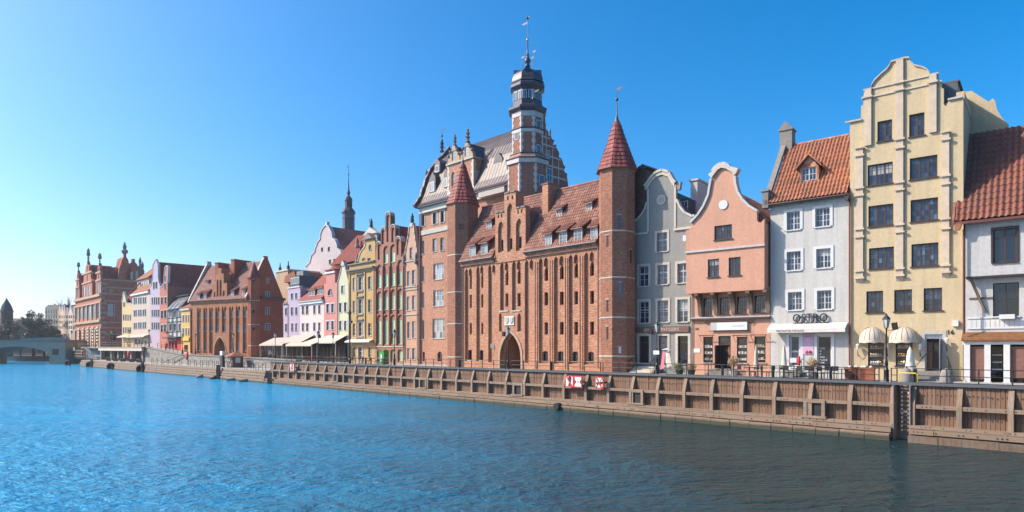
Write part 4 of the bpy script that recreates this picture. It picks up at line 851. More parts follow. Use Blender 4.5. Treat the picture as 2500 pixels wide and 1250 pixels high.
x0, x1, z0, z1 = h.rect(1198, 1208, 839, 850); h.boxp('wall_plaque', 'stone_grey', x0, x1, -.06, -.001, z0, z1)
# slim brick strips between the bays
for a, b in zip(bays[5:], bays[6:]):
    for f in (.3, .72): u = a[1]+(b[0]-a[1])*f; x = h.x(u); h.boxp('wall_strip', 'b_gate', x-.05, x+.05, -.06, -.001, .2, ze-1.0)
# eaves and roof
gx0, gx1 = h.x(1209), h.x(1285)
for a, b in ((0, gx0), (gx1, Wg)):
    h.boxp('eaves_cornice', 'b_gate', a, b, -.2, -.001, ze-.45, ze-.2); h.boxp('eaves_moulding', 'b_turret', a, b, -.32, -.001, ze-.199, ze-.02); h.part(MB().tube([(a, -.48, ze+.02), (b, -.48, ze+.02)], .08, 8), 'gutter', 'zinc')
yr = 3.0; zr = (h.z(1440, 449, yr)+h.z(1200, 503, yr))/2; 
for ra_, rb_, ys_ in ((.05, gx0, -.45), (gx0+.002, gx1-.002, .9), (gx1, Wg, -.45)):
    zs_ = ze-.02+(zr-.03-ze)*(ys_+.45)/(yr+.45); h.part(MB().prism([(ys_, zs_), (yr, zr-.05), (6.45, ze-.02), (6.3, ze-.2), (yr, zr-.3), (ys_+.15, zs_-.18)], ra_, rb_, 'x'), 'roof', 't_gate')
tile_sheet(h.root, 't_gate', .05, Wg, -.45, ze, yr, zr, .3, .36, lambda x, y: gx0 < x < gx1 and y < 1.1)
h.part(MB().tube([(0, yr, zr+.08), (Wg, yr, zr+.08)], .13, 8), 'ridge_tiles', 't_gate')
def dorm(h, u0, u1, vT, vB, y0, ze_, yr_, zr_, tile, fm='grey_trim', pm='pane_pale', up=1.0):
    uc = (u0+u1)/2; lo, hi = y0, yr_
    for _ in range(40):
        y = (lo+hi)/2
        if h.z(uc, vB, y) > ze_+(zr_-ze_)*(y-y0)/(yr_-y0): lo = y
        else: hi = y
    sl = (zr_-ze_)/(yr_-y0); x0, x1, zb, zt = h.rect(u0, u1, vT, vB, y); hd = zt-zb
    yb = min(y+(hd*1.75)/sl, yr_-.1); zb2 = ze_+sl*(yb-y0)
    cheek = MB().prism([(y, zb), (y+hd*.9/sl, zt-.02), (y, zt)], x0, x0+.06, 'x').prism([(y, zb), (y+hd*.9/sl, zt-.02), (y, zt)], x1-.06, x1, 'x'); d = cheek.build('dormer', tile, h.root)
    f = MB().box(x0, x0+.08, y-.05, y+.05, zb, zt).box(x1-.08, x1, y-.05, y+.05, zb, zt).box(x0+.08, x1-.08, y-.05, y+.05, zb, zb+.08).box(x0+.08, x1-.08, y-.05, y+.05, zt-.08, zt)
    c = (x0+x1)/2; f.box(c-.03, c+.03, y-.04, y+.04, zb, zt)
    for k in (1, 2): f.box(x0, x1, y-.03, y+.03, zb+hd*k/3-.018, zb+hd*k/3+.018)
    for q in ((x0+c)/2, (x1+c)/2): f.box(q-.012, q+.012, y-.028, y+.028, zb, zt)
    f.build('dormer_window', fm, d); ubox('pane', pm, d, x0, c, y+.0, y+.012, zb, zt); ubox('pane', pm, d, c, x1, y+.0, y+.012, zb, zt)
    o = .2; ya, za = y-.3, zt-.02; MB().prism([(ya, za), (yb, zb2+.02), (yb, zb2+.14), (ya, za+.12)], x0-o, x1+o, 'x').build('dormer_roof', tile, d)
    tile_sheet(d, tile, x0-o, x1+o, ya, za+.1, yb, zb2+.12, .3, .36)
    return d
for r in ((1331.6, 1348, 572, 600), (1366, 1385, 566, 595), (1402, 1422, 559, 589), (1443, 1459.5, 555, 584), (1359, 1373, 512, 528), (1431, 1446, 498, 516), (1147, 1162, 600, 626), (1175, 1191, 595, 622), (1188, 1201, 541, 559)):
    dorm(h, *r, -.45, ze, yr, zr, 't_gate')
# stepped gable over the arch
SG = -.1; h.holes = {}
def sz(u, v): return h.z(u, v, SG)
xs = [h.x(u, SG) for u in (1209, 1231, 1259, 1283)]; zl, zc, zrr = sz(1220, 519), sz(1245, 471), sz(1271, 507)
gn = []
for a, b, vt, vb in ((1216, 1229, 540, 616), (1238, 1252, 496, 614), (1259.5, 1274, 533, 612)): gn.append(opening(*h.rect(a, b, vt, vb, SG), 'point'))
for a, b, vt, vb in ((1215, 1218.5, 524, 533), (1223, 1226.5, 522, 531), (1238, 1242, 479, 489), (1249, 1253, 477, 487), (1263, 1266.5, 512, 522), (1272, 1275.5, 510, 520)): gn.append(opening(*h.rect(a, b, vt, vb, SG)))
h.holes[SG] = gn; ol = [(xs[0], ze-.6), (xs[3], ze-.6), (xs[3], zrr), (xs[2], zrr), (xs[2], zc), (xs[1], zc), (xs[1], zl), (xs[0], zl)]
h.wall(ol, 'b_gate', y=SG, th=.3, rev=.26, name='stepped_gable')
for a, b, vt, vb in ((1224, 1230, 585, 613), (1245, 1251, 582, 609), (1267, 1274, 578, 606)): h.win(a, b, vt, vb, y=.16, nx=1, gx=1, gy=1, fm='brown_frame', pm='pane_blue', sill=None, rec=.1, name='gable_window')
h.wall([(a, b-.02) for a, b in ol], 'b_gate', y=.16, th=.9, name='gable_backing', rev=.2)
for i, (a, b, z) in enumerate(((xs[0], xs[1], zl), (xs[1], xs[2], zc), (xs[2], xs[3], zrr))):
    for f in (.12, .62): h.boxp('gable_cap', 'stone_grey', a+(b-a)*f-.08, a+(b-a)*(f+.28)+.08, SG-.1, .55, z, z+.14)
h.part(MB().prism([(xs[1], ze), (xs[3], ze), (xs[3], zrr-.5), (h.x(1260), zrr+.2), (xs[1], zrr-.5)], 1.06, 3.0), 'gable_roof', 't_gate'); h.part(MB().prism([(xs[3]-.02, ze+.8), (xs[3]+.12, ze+.8), (xs[3]+.12, zrr-.4), (xs[3]-.02, zrr-.2)], .6, 1.6), 'lead_flashing', 'zinc')
h.boxp('chimney', 'b_gate', h.x(1324, 1.6), h.x(1338, 1.6), 1.6, 3.6, ze+1.5, h.z(1331, 450, 1.6)); zc_ = h.z(1331, 450, 1.6); h.boxp('chimney_cap', 'b_turret', h.x(1324, 1.6)-.08, h.x(1338, 1.6)+.08, 1.52, 3.7, zc_, zc_+.12)
def turret(h, uc, yc, hw, vtop, veave, vap, vtip, bands, slits, mat, eave_hw):
    x = h.x(uc, yc); dist = h.P[1]+x*h.e[1]+yc*h.n[1]; ppm = FP/dist; rin = hw/ppm; rr = rin/C8; yv = yc-rin*.8
    zt = h.z(uc, vtop, yc-rin); za = h.z(uc, vap, yc); ph = math.pi/8
    t = h.part(MB().lathe([(rr, -.5), (rr, zt-.25), (rr*1.02, zt-.12), (rr*1.03, zt)], 8, x, yc, ph), 'turret', mat)
    for v in bands: z = h.z(uc, v, yv); MB().lathe([(rr, z-.07), (rr*1.025, z-.05), (rr*1.025, z+.03), (rr, z+.07)], 8, x, yc, ph).build('turret_band', 'stone_trim', t)
    re = eave_hw/ppm; prof = [(re, zt-.02), (re*.72, zt+(za-zt)*.3), (re*.42, zt+(za-zt)*.64), (re*.14, za)]
    rf = h.part(MB().lathe([((r-.02)/C8, z) for r, z in prof], 8, x, yc, ph), 'turret_roof', mat); cone_tiles(rf, 't_turret', x, yc, prof, 11, .42)
    zb = h.z(uc, vtip, yc); MB().lathe([(re*.2, za-.25), (re*.13, za+.05), (.07, za+.6), (.04, zb)], 8, x, yc).build('finial', 'zinc', rf, smooth=True)
    for (k, off, vT, vB, w, mt) in slits:
        a = math.radians(k); z0, z1 = h.z(uc, vB, yv), h.z(uc, vT, yv); fbox(t, 'slit_window', mt, x, yc, rin, a, off-w/2, off+w/2, -.015, .1, z0, z1); fbox(t, 'slit_lintel', 'stone_trim', x, yc, rin, a, off-w/2-.1, off+w/2+.1, -.04, .06, z1, z1+.08)
    return t, x, rin, zb
t, x, ri, zb = turret(h, 1506, .35, 41, 406, 410, 298, 254, (563, 677, 775, 870), [(-45, 0, 525, 555, .24, 'pane_sky'), (-45, .05, 690, 721, .24, 'pane_sky'), (-45, .05, 847, 862, .22, 'white_paint'), (-90, .1, 573, 601, .2, 'interior_dark'), (-90, .1, 731, 760, .2, 'interior_dark'), (-90, .1, 797, 828, .2, 'interior_dark'), (0, 0, 608, 640, .2, 'interior_dark')], 'b_turret', 47)
vane(h.root, 'dark_metal', x, .35, zb-.1, h.z(1500, 209, .35), .45, .14)
t, x, ri, zb = turret(h, 1130, 1.35, 36, 490, 492, 402, 374, (620, 712, 790, 872), [], 'b_turret', 39)
vane(h.root, 'dark_metal', x, 1.35, zb-.1, h.z(1130, 366, 1.35), .0, .1)
for i in range(4):
    a = math.radians(-45); fbox(t, 'quatrefoil_brick', 'b_dark', x, 1.35, ri, a, -.28+.3*(i % 2 == 0 and i//2 or 0)-(.0), .0+.3*(i//2), -.03, .05, h.z(1130, 555-8*(i % 2), 0)-.15, h.z(1130, 555-8*(i % 2), 0)+.12)
h.pipe(1460, 600, 898, -.12, 'zinc', .06); h.pipe(1129, 640, 898, -.1, 'zinc', .06)
HGATE = h
# ruined brick party wall rising behind the right turret
rw = House('brick_party_wall', 'crumbling dark brick party wall with small stack behind the right turret', 'wall', QL(9), 1530, 1586)
P_ = rw.poly([(1530, 700), (1586, 700), (1586, 500), (1585, 440), (1577, 415), (1570, 406), (1562, 404), (1556, 409), (1552, 424), (1545, 430), (1530, 440)])
rw.part(MB().wall(P_, [], 0, 2.2), 'wall', 'b_old'); m = MB(); xa, xb = rw.x(1556), rw.x(1583); zt = rw.z(1568, 412); m.prism([(xa, zt), (xb, zt), ((xa+xb)/2, zt+.4)], -.1, 2.3); rw.part(m, 'stack_cap', 'zinc')

# ================================================================== museum building with octagonal tower
h = House('museum_building', 'ornate brick building with metal mansard roof and tall octagonal lantern tower behind the gate', 'building', QL(13), 1029, 1262); YR = 4.9
h.holes = {}
for a, b, t_, v_ in ((1056, 1066, 582, 615), (1075, 1084.5, 580, 612)): h.win(a, b, t_, v_, nx=1, gx=2, gy=2, fm='grey_trim', pm='pane_pale', sill='stone_trim')
for a, b, t_, v_ in ((1058, 1083, 643, 682), (1058, 1083, 708, 747), (1056, 1086, 778, 826)):
    h.win(a, b, t_, v_, nx=4, gx=1, gy=3, fm='white_paint', pm='pane_pale', sill='stone_trim', each=True)
    x0, x1, z0, z1 = h.rect(a, b, t_, v_); cx = (x0+x1)/2; rr = (x1-x0)/2+.12
    m = MB(); n_ = 5
    for i in range(n_):
        an = math.pi*(.08+.84*i/(n_-1)); m.box(cx+rr*math.cos(an)-.06, cx+rr*math.cos(an)+.06, -.04, -.001, z1+rr*.75*math.sin(an)-.02, z1+rr*.75*math.sin(an)+.13)
    h.part(m, 'arch_stones', 'pale_trim')
for t_, v_ in ((588, 620), (650, 688), (714, 752), (782, 828)): h.win(1030, 1036, t_, v_, nx=1, gx=2, gy=3, fm='white_paint', pm='pane_pale', sill='stone_trim')
for a, b, t_, v_ in ((1030, 1037, 524, 552), (1057, 1067, 519, 547), (1076, 1085, 515, 543)): h.win(a, b, t_, v_, nx=1, gx=1, gy=1, fm='stone_trim', pm='pane_dark', sill='stone_trim', sur='stone_trim', sw=.2)
for a, b in ((1032, 1037), (1068, 1079)): h.win(a, b, 858, 882, nx=1, gx=1, gy=1, arch='round', fm='dark_frame', pm='pane_dark', sill=None, name='door')
ze = h.z(1055, 500, 0); xR = h.x(1322, YR); h.wall([(0, -.5), (h.W, -.5), (h.W, ze), (0, ze)], 'b_museum'); h.boxp('body', 'b_museum', .01, xR-.3, .36, 2*YR, -.5, ze)
h.boxp('stone_band', 'stone_trim', -.05, h.W, -.12, -.001, h.z(1060, 562)-.35, h.z(1060, 562)+.25); h.boxp('eaves_cornice', 'pale_trim', -.1, xR, -.35, -.001, ze-.9, ze-.2); h.boxp('eaves_soffit', 'dark_lead', -.3, xR, -.75, -.001, ze-.199, ze+.0)
zr = (h.z(1100, 366, YR)+h.z(1240, 328, YR))/2; H_ = zr-ze
pr = [(-.85, ze), (-.35, ze+.05*H_), (.2, ze+.16*H_), (.75, ze+.33*H_), (1.3, ze+.5*H_), (2.2, ze+.68*H_), (3.4, ze+.84*H_), (YR, zr)]
back = [(2*YR-y, z) for y, z in pr[::-1]][1:]; h.part(MB().prism(pr+back, -.2, xR-.3, 'x'), 'roof', 'metal_roof')
m = MB(); x = 0.
while x < xR-.4:
    for (y0, z0), (y1, z1) in zip(pr, pr[1:]): m.add([(x, y0, z0), (x+.05, y0, z0), (x+.05, y1, z1), (x, y1, z1), (x, y0, z0+.07), (x+.05, y0, z0+.07), (x+.05, y1, z1+.07), (x, y1, z1+.07)], [(4, 5, 6, 7), (0, 4, 7, 3), (1, 2, 6, 5)])
    x += .55
h.part(m, 'roof_seams', 'metal_roof', kind='stuff')
# scrolled end gable on the left, seen over the roof edge
lp = []
for (y0, z0), (y1, z1) in zip(pr, pr[1:]):
    for f in (0, .33, .66): q = .28+.16*abs(math.sin((z0+(z1-z0)*f)*2.1)); lp.append((y0+(y1-y0)*f-q*.8, z0+(z1-z0)*f+q*.7))
lp = [(-1.0, ze-.1)]+lp+[(YR-.3, zr+.5), (YR, zr+.9)]; h.part(MB().prism(lp+[(2*YR-y, z) for y, z in lp[::-1]][1:], -.5, -.12, 'x'), 'end_gable', 'metal_roof')
for y, z in [lp[i] for i in (4, 8, 12, 16)]: h.part(MB().ball((-.33, y+.1, z-.1), .17, 8, 6), 'volute', 'statue_stone', smooth=True)
def finial(parent, x, y, z, s=1., mat='statue_stone', name='finial'):
    return MB().lathe([(.34*s, z), (.34*s, z+.15*s), (.16*s, z+.25*s), (.22*s, z+.6*s), (.36*s, z+.72*s), (.15*s, z+.85*s), (.26*s, z+1.15*s), (.3*s, z+1.3*s), (.12*s, z+1.42*s), (.18*s, z+1.6*s), (.02, z+1.95*s)], 8, x, y).build(name, mat, parent)
xf, zf = h.px(1079, 372, YR); finial(h.root, xf, YR, zr+.4, 1.0, 'dark_lead'); vane(h.root, 'dark_metal', xf, YR, zr+2.2, h.z(1079, 311, YR), .5, .15)
xq, _ = h.px(1049, 400, 1.0); finial(h.root, xq-1.0, 1.2, ze+4.3, .6)
# projecting bay with twin scroll gables
bx0, bx1 = h.x(1093, -.15), h.x(1156, -.15); zb = h.z(1125, 395, -.15); h.holes = {}
h.win(1102, 1110, 420, 456, y=-.15, nx=1, gx=2, gy=2, fm='white_paint', pm='pane_pale', arch='round', sill='stone_trim')
h.wall([(bx0, ze-2), (bx1, ze-2), (bx1, zb), (bx0, zb)], 'b_museum', y=-.15, th=.4, name='bay_wall'); h.boxp('bay_side', 'b_museum', bx0+.02, bx1-.003, .25, 3.0, ze-2, zb)
h.boxp('bay_cornice', 'stone_trim', bx0-.15, bx1+.15, -.35, 3.0, zb, zb+.18)
m = MB()
for k in range(12): zz_ = zb-.35-k*.42; w = .42 if k % 2 else .28; m.box(bx1-w, bx1+.03, -.19, -.151, zz_-.2, zz_+.2); m.box(bx1, bx1+.03, -.15, w-.1, zz_-.2, zz_+.2); m.box(bx0-.02, bx0+w, -.19, -.151, zz_-.2, zz_+.2)
h.part(m, 'bay_quoins', 'pale_trim'); y_, z0_ = pxs(h, 1168, 430, bx1); z1_ = pxs(h, 1168, 396, bx1)[1]
swin(h, 1162, 1172, 417, 440, bx1+.03, 'white_paint', 'pane_green'); h.boxp('bay_ledge', 'white_paint', bx0, bx1+.1, -.2, 1.6, h.z(1150, 455, -.15)-.5, h.z(1150, 455, -.15))
wb = (bx1-bx0)/2
for i, (vp, vf) in enumerate(((354, 330), (347, 317))):
    a = bx0+i*wb; c = a+wb/2; zp = h.z(1108+30*i, vp, -.15); zz_ = zb+.18; hh = zp-zz_
    pr2 = [(a+.05, zz_), (a+wb-.05, zz_), (a+wb*.93, zz_+hh*.35), (a+wb*.8, zz_+hh*.42), (a+wb*.78, zz_+hh*.6), (a+wb*.66, zz_+hh*.7), (c+.25, zp-.15), (c, zp), (c-.25, zp-.15), (a+wb*.34, zz_+hh*.7), (a+wb*.22, zz_+hh*.6), (a+wb*.2, zz_+hh*.42), (a+wb*.07, zz_+hh*.35)]
    h.holes = {}; w0 = wb*.15; h.winm(c-w0, c+w0, zz_+.25, zz_+1.5, y=-.2, nx=1, gx=2, gy=2, fm='white_paint', pm='pane_pale', sill=None, rec=.08); h.wall(pr2, 'w_sand', y=-.2, th=.5, name='bay_gable')
    for f in (.1, .24, .76, .9): h.part(MB().ball((a+wb*f, -.2, zz_+hh*(.42 if f in (.1, .9) else .66)), .2, 8, 6), 'volute', 'statue_stone', smooth=True)
    finial(h.root, c, 0, zp-.05, (h.z(1108+30*i, vf, 0)-zp)/1.95*1.15); h.part(MB().prism([(a, zz_), (a+wb, zz_), (c, zp-.1)], .31, 5.5), 'bay_roof', 'dark_lead')
# hooded dormers
def hood(h, u0, u1, vT, vB, vp, y, parent):
    x0, x1, z0, z1 = h.rect(u0, u1, vT, vB, y); c = (x0+x1)/2; zp = h.z((u0+u1)/2, vp, y); w = (x1-x0)/2+.18
    d = MB().prism([(c-w, z0-.1), (c+w, z0-.1), (c+w, z1+.1), (c+w*.9, z1+(zp-z1)*.45), (c+w*.4, z1+(zp-z1)*.75), (c, zp), (c-w*.4, z1+(zp-z1)*.75), (c-w*.9, z1+(zp-z1)*.45), (c-w, z1+.1)], y, y+1.8).build('dormer', 'metal_roof', parent)
    MB().wall([(x0, z0), (x1, z0), (x1, z1), (x0, z1)], [shrink([(x0, z0), (x1, z0), (x1, z1), (x0, z1)], .09)], y-.06, .06).build('dormer_window', 'white_paint', d); ubox('pane', 'pane_pale', d, x0+.05, x1-.05, y-.03, y-.015, z0+.05, z1-.05)
hood(h, 1050, 1061, 444, 468, 420, .3, h.root); hood(h, 1063, 1072, 404, 420, 388, 1.2, h.root); hood(h, 1086, 1092, 434, 456, 410, .3, h.root); hood(h, 1208, 1224, 399, 424, 372, .9, h.root)
h.boxp('fascia', 'stone_trim', h.x(1180), h.x(1243), -.8, -.36, ze-.9, ze-.3)
# tower
TY = .6; tx = h.x(1288, TY); dist = h.P[1]+tx*h.e[1]+TY*h.n[1]; ppm = FP/dist
def tz(v): return h.z(1288, v, TY-1.2)
def oct_(name, mat, prof, parent=None, smooth=False): return MB().lathe([(p/ppm/C8, tz(v)) for p, v in prof], 8, tx, TY, math.pi/8).build(name, mat, parent or h.root, smooth)
tw = oct_('tower_shaft', 'b_tower', [(47, 560), (47, 396), (50, 394), (50, 386), (47, 385), (38, 374), (37, 372), (36.5, 268)])
for v0, v1, hw in ((399, 389, 51), (383, 375, 40), (321, 313, 38.5), (282, 270, 38)):
    oct_('tower_band', 'stone_pale', [(hw-2, v0+.5), (hw, v0), (hw, v1), (hw-2, v1-.5)], tw)
for v, hw in ((387, 53), (373, 41.5), (311, 40.5)): oct_('tower_ledge', 'dark_lead', [(hw-4, v+1), (hw, v+.5), (hw, v-1), (hw-4, v-1.5)], tw)
for k in range(8):
    a = math.pi/4*k; rin = 36.7/ppm; hwf = rin*math.tan(math.pi/8)
    for v0, v1, rr in ((312, 283, rin), (372, 322, rin), (470, 401, 47/ppm)):
        hf = rr*math.tan(math.pi/8); z0, z1 = tz(v0), tz(v1); nq = max(3, round((z1-z0)/.36))
        for sx in (-1, 1):
            for q in range(nq):
                w = .24 if q % 2 else .13; xa = sx*hf; xb = sx*(hf-w)
                if k in (0, 6, 7): fbox(tw, 'quoin', 'stone_pale', tx, TY, rr, a, min(xa, xb), max(xa, xb), -.04, .02, z0+(z1-z0)*q/nq, z0+(z1-z0)*(q+1)/nq-.0)
for k, off, v0, v1, w in ((0, 0, 312, 292, .5), (0, 0, 378, 352, .5), (-90, .0, 336, 320, .45), (0, 0, 452, 428, .7)):
    rr = (47 if v0 > 420 else 36.7)/ppm; o_ = fbox(tw, 'tower_window', 'white_paint', tx, TY, rr, math.radians(k), off-w/2-.08, off+w/2+.08, -.06, .02, tz(v0)-.08, tz(v1)+.08); fbox(tw, 'tower_pane', 'pane_sky', tx, TY, rr, math.radians(k), off-w/2, off+w/2, -.075, -.05, tz(v0), tz(v1))
fbox(tw, 'clock_panel', 'stone_trim', tx, TY, 43/ppm, math.radians(-45), -.75, .75, -.02, .1, tz(413), tz(389)); fbox(tw, 'clock_hand', 'black', tx, TY, 43/ppm, math.radians(-45), -.03, .03, -.06, -.03, tz(406), tz(395))
ln = oct_('lantern', 'dark_lead', [(38, 270), (43, 267), (46, 263), (46, 258), (40, 254), (35, 252), (35, 241), (33, 239), (33, 213), (37, 209), (41, 206), (41, 200), (38, 195)])
for k in range(8):
    a = math.pi/4*k
    for sx in (-.42, .42): 
        fbox(ln, 'lantern_window', 'white_paint', tx, TY, 33/ppm, a, sx-.32, sx+.32, -.05, .02, tz(237), tz(217))
        for q in (-.15, .15): fbox(ln, 'lantern_pane', 'pane_sky', tx, TY, 33/ppm, a, sx+q-.11, sx+q+.11, -.07, -.045, tz(236), tz(218.5))
dm = oct_('dome', 'dark_lead', [(39, 193), (37, 188), (36, 180), (33, 172), (26, 164), (16, 159), (9, 157)])
for k in range(0, 8, 2):
    a = math.pi/4*k-math.pi/4; z0, z1, zp = tz(178), tz(166), tz(158); rr = 37/ppm
    o_ = MB().prism([(-.3, z0), (.3, z0), (.3, z1), (0, zp), (-.3, z1)], 0.1, 1.1).build('dome_dormer', 'dark_lead', dm); o_.matrix_local = facet(tx, TY, rr-.15, a)
    o_ = MB().prism([(-.42, z1-.1), (0, zp+.02), (.42, z1-.1), (0, zp+.12)], 0, 1.2).build('dormer_cap', 'dark_lead', dm); o_.matrix_local = facet(tx, TY, rr-.15, a)
    fbox(dm, 'dome_window', 'pane_dark', tx, TY, rr-.15, a, -.2, .2, -.02, .05, z0+.15, z1)
sp = MB().lathe([(p/ppm, tz(v)) for p, v in ((9, 160), (5.5, 155), (3.5, 150), (6, 148), (7, 145), (5, 142), (3, 141), (5, 139), (8, 134), (7, 130), (4, 124), (3, 120), (4.5, 118), (3, 116), (1.8, 112), (1.3, 82))], 10, tx, TY).build('spire', 'dark_lead', h.root, smooth=True)
MB().ball((tx, TY, tz(80)), 3.2/ppm).build('gilded_ball', 'gold', sp, smooth=True); vane(h.root, 'zinc', tx, TY, tz(79), tz(24), .7, 0, -1, .03); MB().ball((tx, TY, tz(25)), .18, 6, 4).box(tx-.05, tx+.3, TY-.02, TY+.02, tz(25)-.06, tz(25)+.1).build('weathercock', 'dark_metal', sp)
for dx, vt, f in ((-20.5, 107, 1), (18, 105, 1), (22, 122, -1)): vane(h.root, 'zinc', tx+dx/ppm, TY, tz(156), tz(vt), .4, 0, f)
vane(h.root, 'dark_metal', tx+37/ppm, TY-.8, tz(252), tz(218), .7, .2, 1)
# strapwork gable on the right end
gp = [(1332, 300), (1334, 306), (1331, 312), (1339, 322), (1338, 330), (1344, 332), (1352, 346), (1350, 353), (1357, 358), (1366, 374), (1364, 382), (1371, 387), (1379, 410), (1377, 416), (1384, 428), (1387, 449), (1387, 520)]
half = [pxs(h, u, v, xR) for u, v in gp]; apex = [(YR, half[0][1]+2.2), (YR+.5, half[0][1]+1.6)]
pts = [(YR-(y-YR), z) for y, z in half[::-1]]+[(YR-.5, half[0][1]+1.6)]+apex+half
h.part(MB().prism(pts, xR-.35, xR, 'x'), 'strapwork_gable', 'b_tower')
zlev = [pxs(h, 1345, v, xR)[1] for v in (340, 358, 383, 406, 430, 452)]; m = MB()
ys = lambda z: max([y for y, zz_ in half if zz_ > z-.3] or [YR+.3])
for z in zlev: m.box(xR+.001, xR+.07, YR-1.5, max([y for y, q in half if q >= z] or [YR+.4])-.15, z-.09, z+.09)
for i, y in enumerate((YR+.75, YR+1.9, YR+3.0)): m.box(xR+.001, xR+.068, y-.07, y+.07, half[-1][1], [q for yy, q in half if yy >= y+.3][0]-.2)
h.part(m, 'stone_strapwork', 'stone_pale')
for i in range(2, len(half)-2, 2): h.part(MB().ball((xR-.17, half[i][0], half[i][1]+.12), .2, 8, 6), 'volute', 'statue_stone', smooth=True)
finial(h.root, xR-.17, half[5][0]+.1, half[5][1], .5)
swin(h, 1335, 1342, 367, 387, xR+.06, 'white_paint', 'pane_sky'); swin(h, 1334, 1347, 411, 444, xR+.06, 'white_paint', 'pane_sky')
h.pipe(1025, 520, 885, -.2, 'zinc', .08)

# ================================================================== row of narrow houses left of the museum
LM = QL(13.)
def topwall(h, G, mat, **k):
    o = h.poly(G); o[0] = (0, o[0][1]); o[-1] = (h.W, o[-1][1]); h.wall([(0, -.9)]+o+[(h.W, -.9)], mat, **k); return o
# ---- apricot gothic house with a statue on its gable
h = House('apricot_house', 'narrow apricot house with crocketed gothic gable topped by a statue', 'house', LM, 986, 1022)
for a, b, t_, v_ in ((1000, 1007.7, 604, 632), (993.6, 1001, 662, 698), (1005.6, 1013.6, 659, 694), (993, 1001, 724, 758), (1006, 1014, 721, 756), (994, 1001.6, 786, 826), (1006, 1014, 784, 825), (994, 1001.6, 850, 878), (1006, 1014, 850, 878)):
    h.win(a, b, t_, v_, nx=2, gx=1, gy=3, pm='pane_pale', sill='stone_trim')
o = topwall(h, [(986, 640), (990, 637), (991, 612), (995, 590), (998, 575), (1000, 553), (1009.6, 551), (1012, 572), (1014, 588), (1017, 604), (1017.6, 630), (1022, 629)], 'w_apricot')
h.body('w_apricot', 12, o[1][1]); zr = h.z(1004, 560, 2); h.roof_front('t_far', .02, h.W-.02, o[1][1], h.x(1004), zr, .36, 12)
coping(h, o, list(range(1, 5))+list(range(6, 10)), .14, -.1, .4, 'stone_trim')
for i in range(1, 11):
    if i not in (5, 6): h.part(MB().lathe([(.1, o[i][1]-.1), (.16, o[i][1]+.15), (.02, o[i][1]+.55)], 6, o[i][0], 0), 'crocket', 'statue_stone')
for v in (637, 707, 768, 700): h.band('string_course', 'stone_trim', 986, 1021, v, .12, .12)
for u in (988, 1017.5): h.part(MB().lathe([(.2, 0), (.26, .2), (.15, .8), (.2, 1.1), (.02, 1.6)], 6, h.x(u), -.15), 'corner_figure', 'statue_stone').location.z = h.z(u, 645)
c = h.x(1004.8); zp = o[5][1]; h.part(MB().box(c-.35, c+.35, -.1, .4, zp-.1, zp+.4), 'pedestal', 'stone_trim'); h.part(MB().lathe([(.2, zp+.4), (.26, zp+.7), (.2, zp+1.1), (.27, zp+1.35), (.1, zp+1.5), (.14, zp+1.65), (.02, zp+1.8)], 8, c, .1), 'statue', 'bronze', smooth=True)
h.pipe(987.5, 645, 880, -.12); h.pipe(1018.5, 640, 880, -.12)
# ---- brick house with rounded stepped gable and green windows
h = House('green_window_house', 'red brick gothic house with rounded stepped gable and pale green windows', 'house', LM, 916, 986); bay = [(920.5, 931.5), (937, 947.5), (953.5, 965), (971, 983)]
gs = dict(nx=2, gx=1, gy=3, fm='green_frame', pm='pane_green', sill='stone_trim', rec=.03, fw=.09, mw=.06); YN = .2
for a, b, t_, v_ in ((937, 947, 620, 643), (953, 964.5, 616.5, 640)): h.win(a, b, t_, v_, y=YN, **gs)
for i, (a, b) in enumerate(bay):
    h.win(a, b, (672, 669.6, 667, 663.5)[i], (703, 701, 698, 696)[i], y=YN, **gs); h.win(a, b, (726, 724, 722, 720)[i], (758, 756, 755.5, 755)[i], y=YN, **gs)
    gs2 = dict(gs); gs2['gy'] = 5; h.win(a, b, (784, 783, 782, 781)[i], 840, y=YN, **gs2); h.win(a, b, 856, 881, y=YN, **{**gs, 'arch': 'seg', 'name': 'door', 'sill': None})
ng = []
for i, (a, b) in enumerate(bay):
    for t_, v_ in (((711, 708, 706, 704)[i], 766), (768, 843)): ng.append(opening(*h.rect(a-1.2, b+1.2, t_, v_), 'round'))
    ng.append(opening(*h.rect(a-.5, b+.5, 853, 883), 'seg')); tt = (646, 600, 596, 634)[i]; ng.append(opening(*h.rect(a-1.2, b+1.2, tt, (706, 704, 702, 700)[i]), 'round'))
for a, b, t_, v_ in ((922, 929, 595, 634), (932, 939, 560, 596), (943.5, 951.5, 524, 590), (955.5, 963, 555, 591), (968, 976, 583, 622)): ng.append(opening(*h.rect(a, b, t_, v_), 'round'))
h.holes[0.] = ng
def lobe(ua, ub, vt): x0, x1 = h.x(ua), h.x(ub); z = h.z((ua+ub)/2, vt); r_ = (x1-x0)/2; c = (x0+x1)/2; return [(c-r_*math.cos(math.pi*i/8), z-r_+r_*math.sin(math.pi*i/8)) for i in range(9)]
zs = h.z(951, 632); ol = [(0, -.9), (0, zs)]+lobe(918, 930.5, 590)+lobe(930.5, 942, 555)+lobe(942, 953.5, 518)+lobe(953.5, 965.5, 549)+lobe(965.5, 979, 578)+[(h.x(979), zs), (h.W, zs), (h.W, -.9)]
h.wall(ol, 'b_green', rev=YN, th=.7); h.wall([(0, -.9), (h.W, -.9), (h.W, zs), (h.x(979), zs)]+[(x, z-.05) for x, z in ol[-4:1:-1] if z > zs]+[(0, zs)], 'b_green', y=YN, th=.2, name='niche_wall', rev=.1)
m = MB(); pk = [p for p in ol if p[1] > zs]
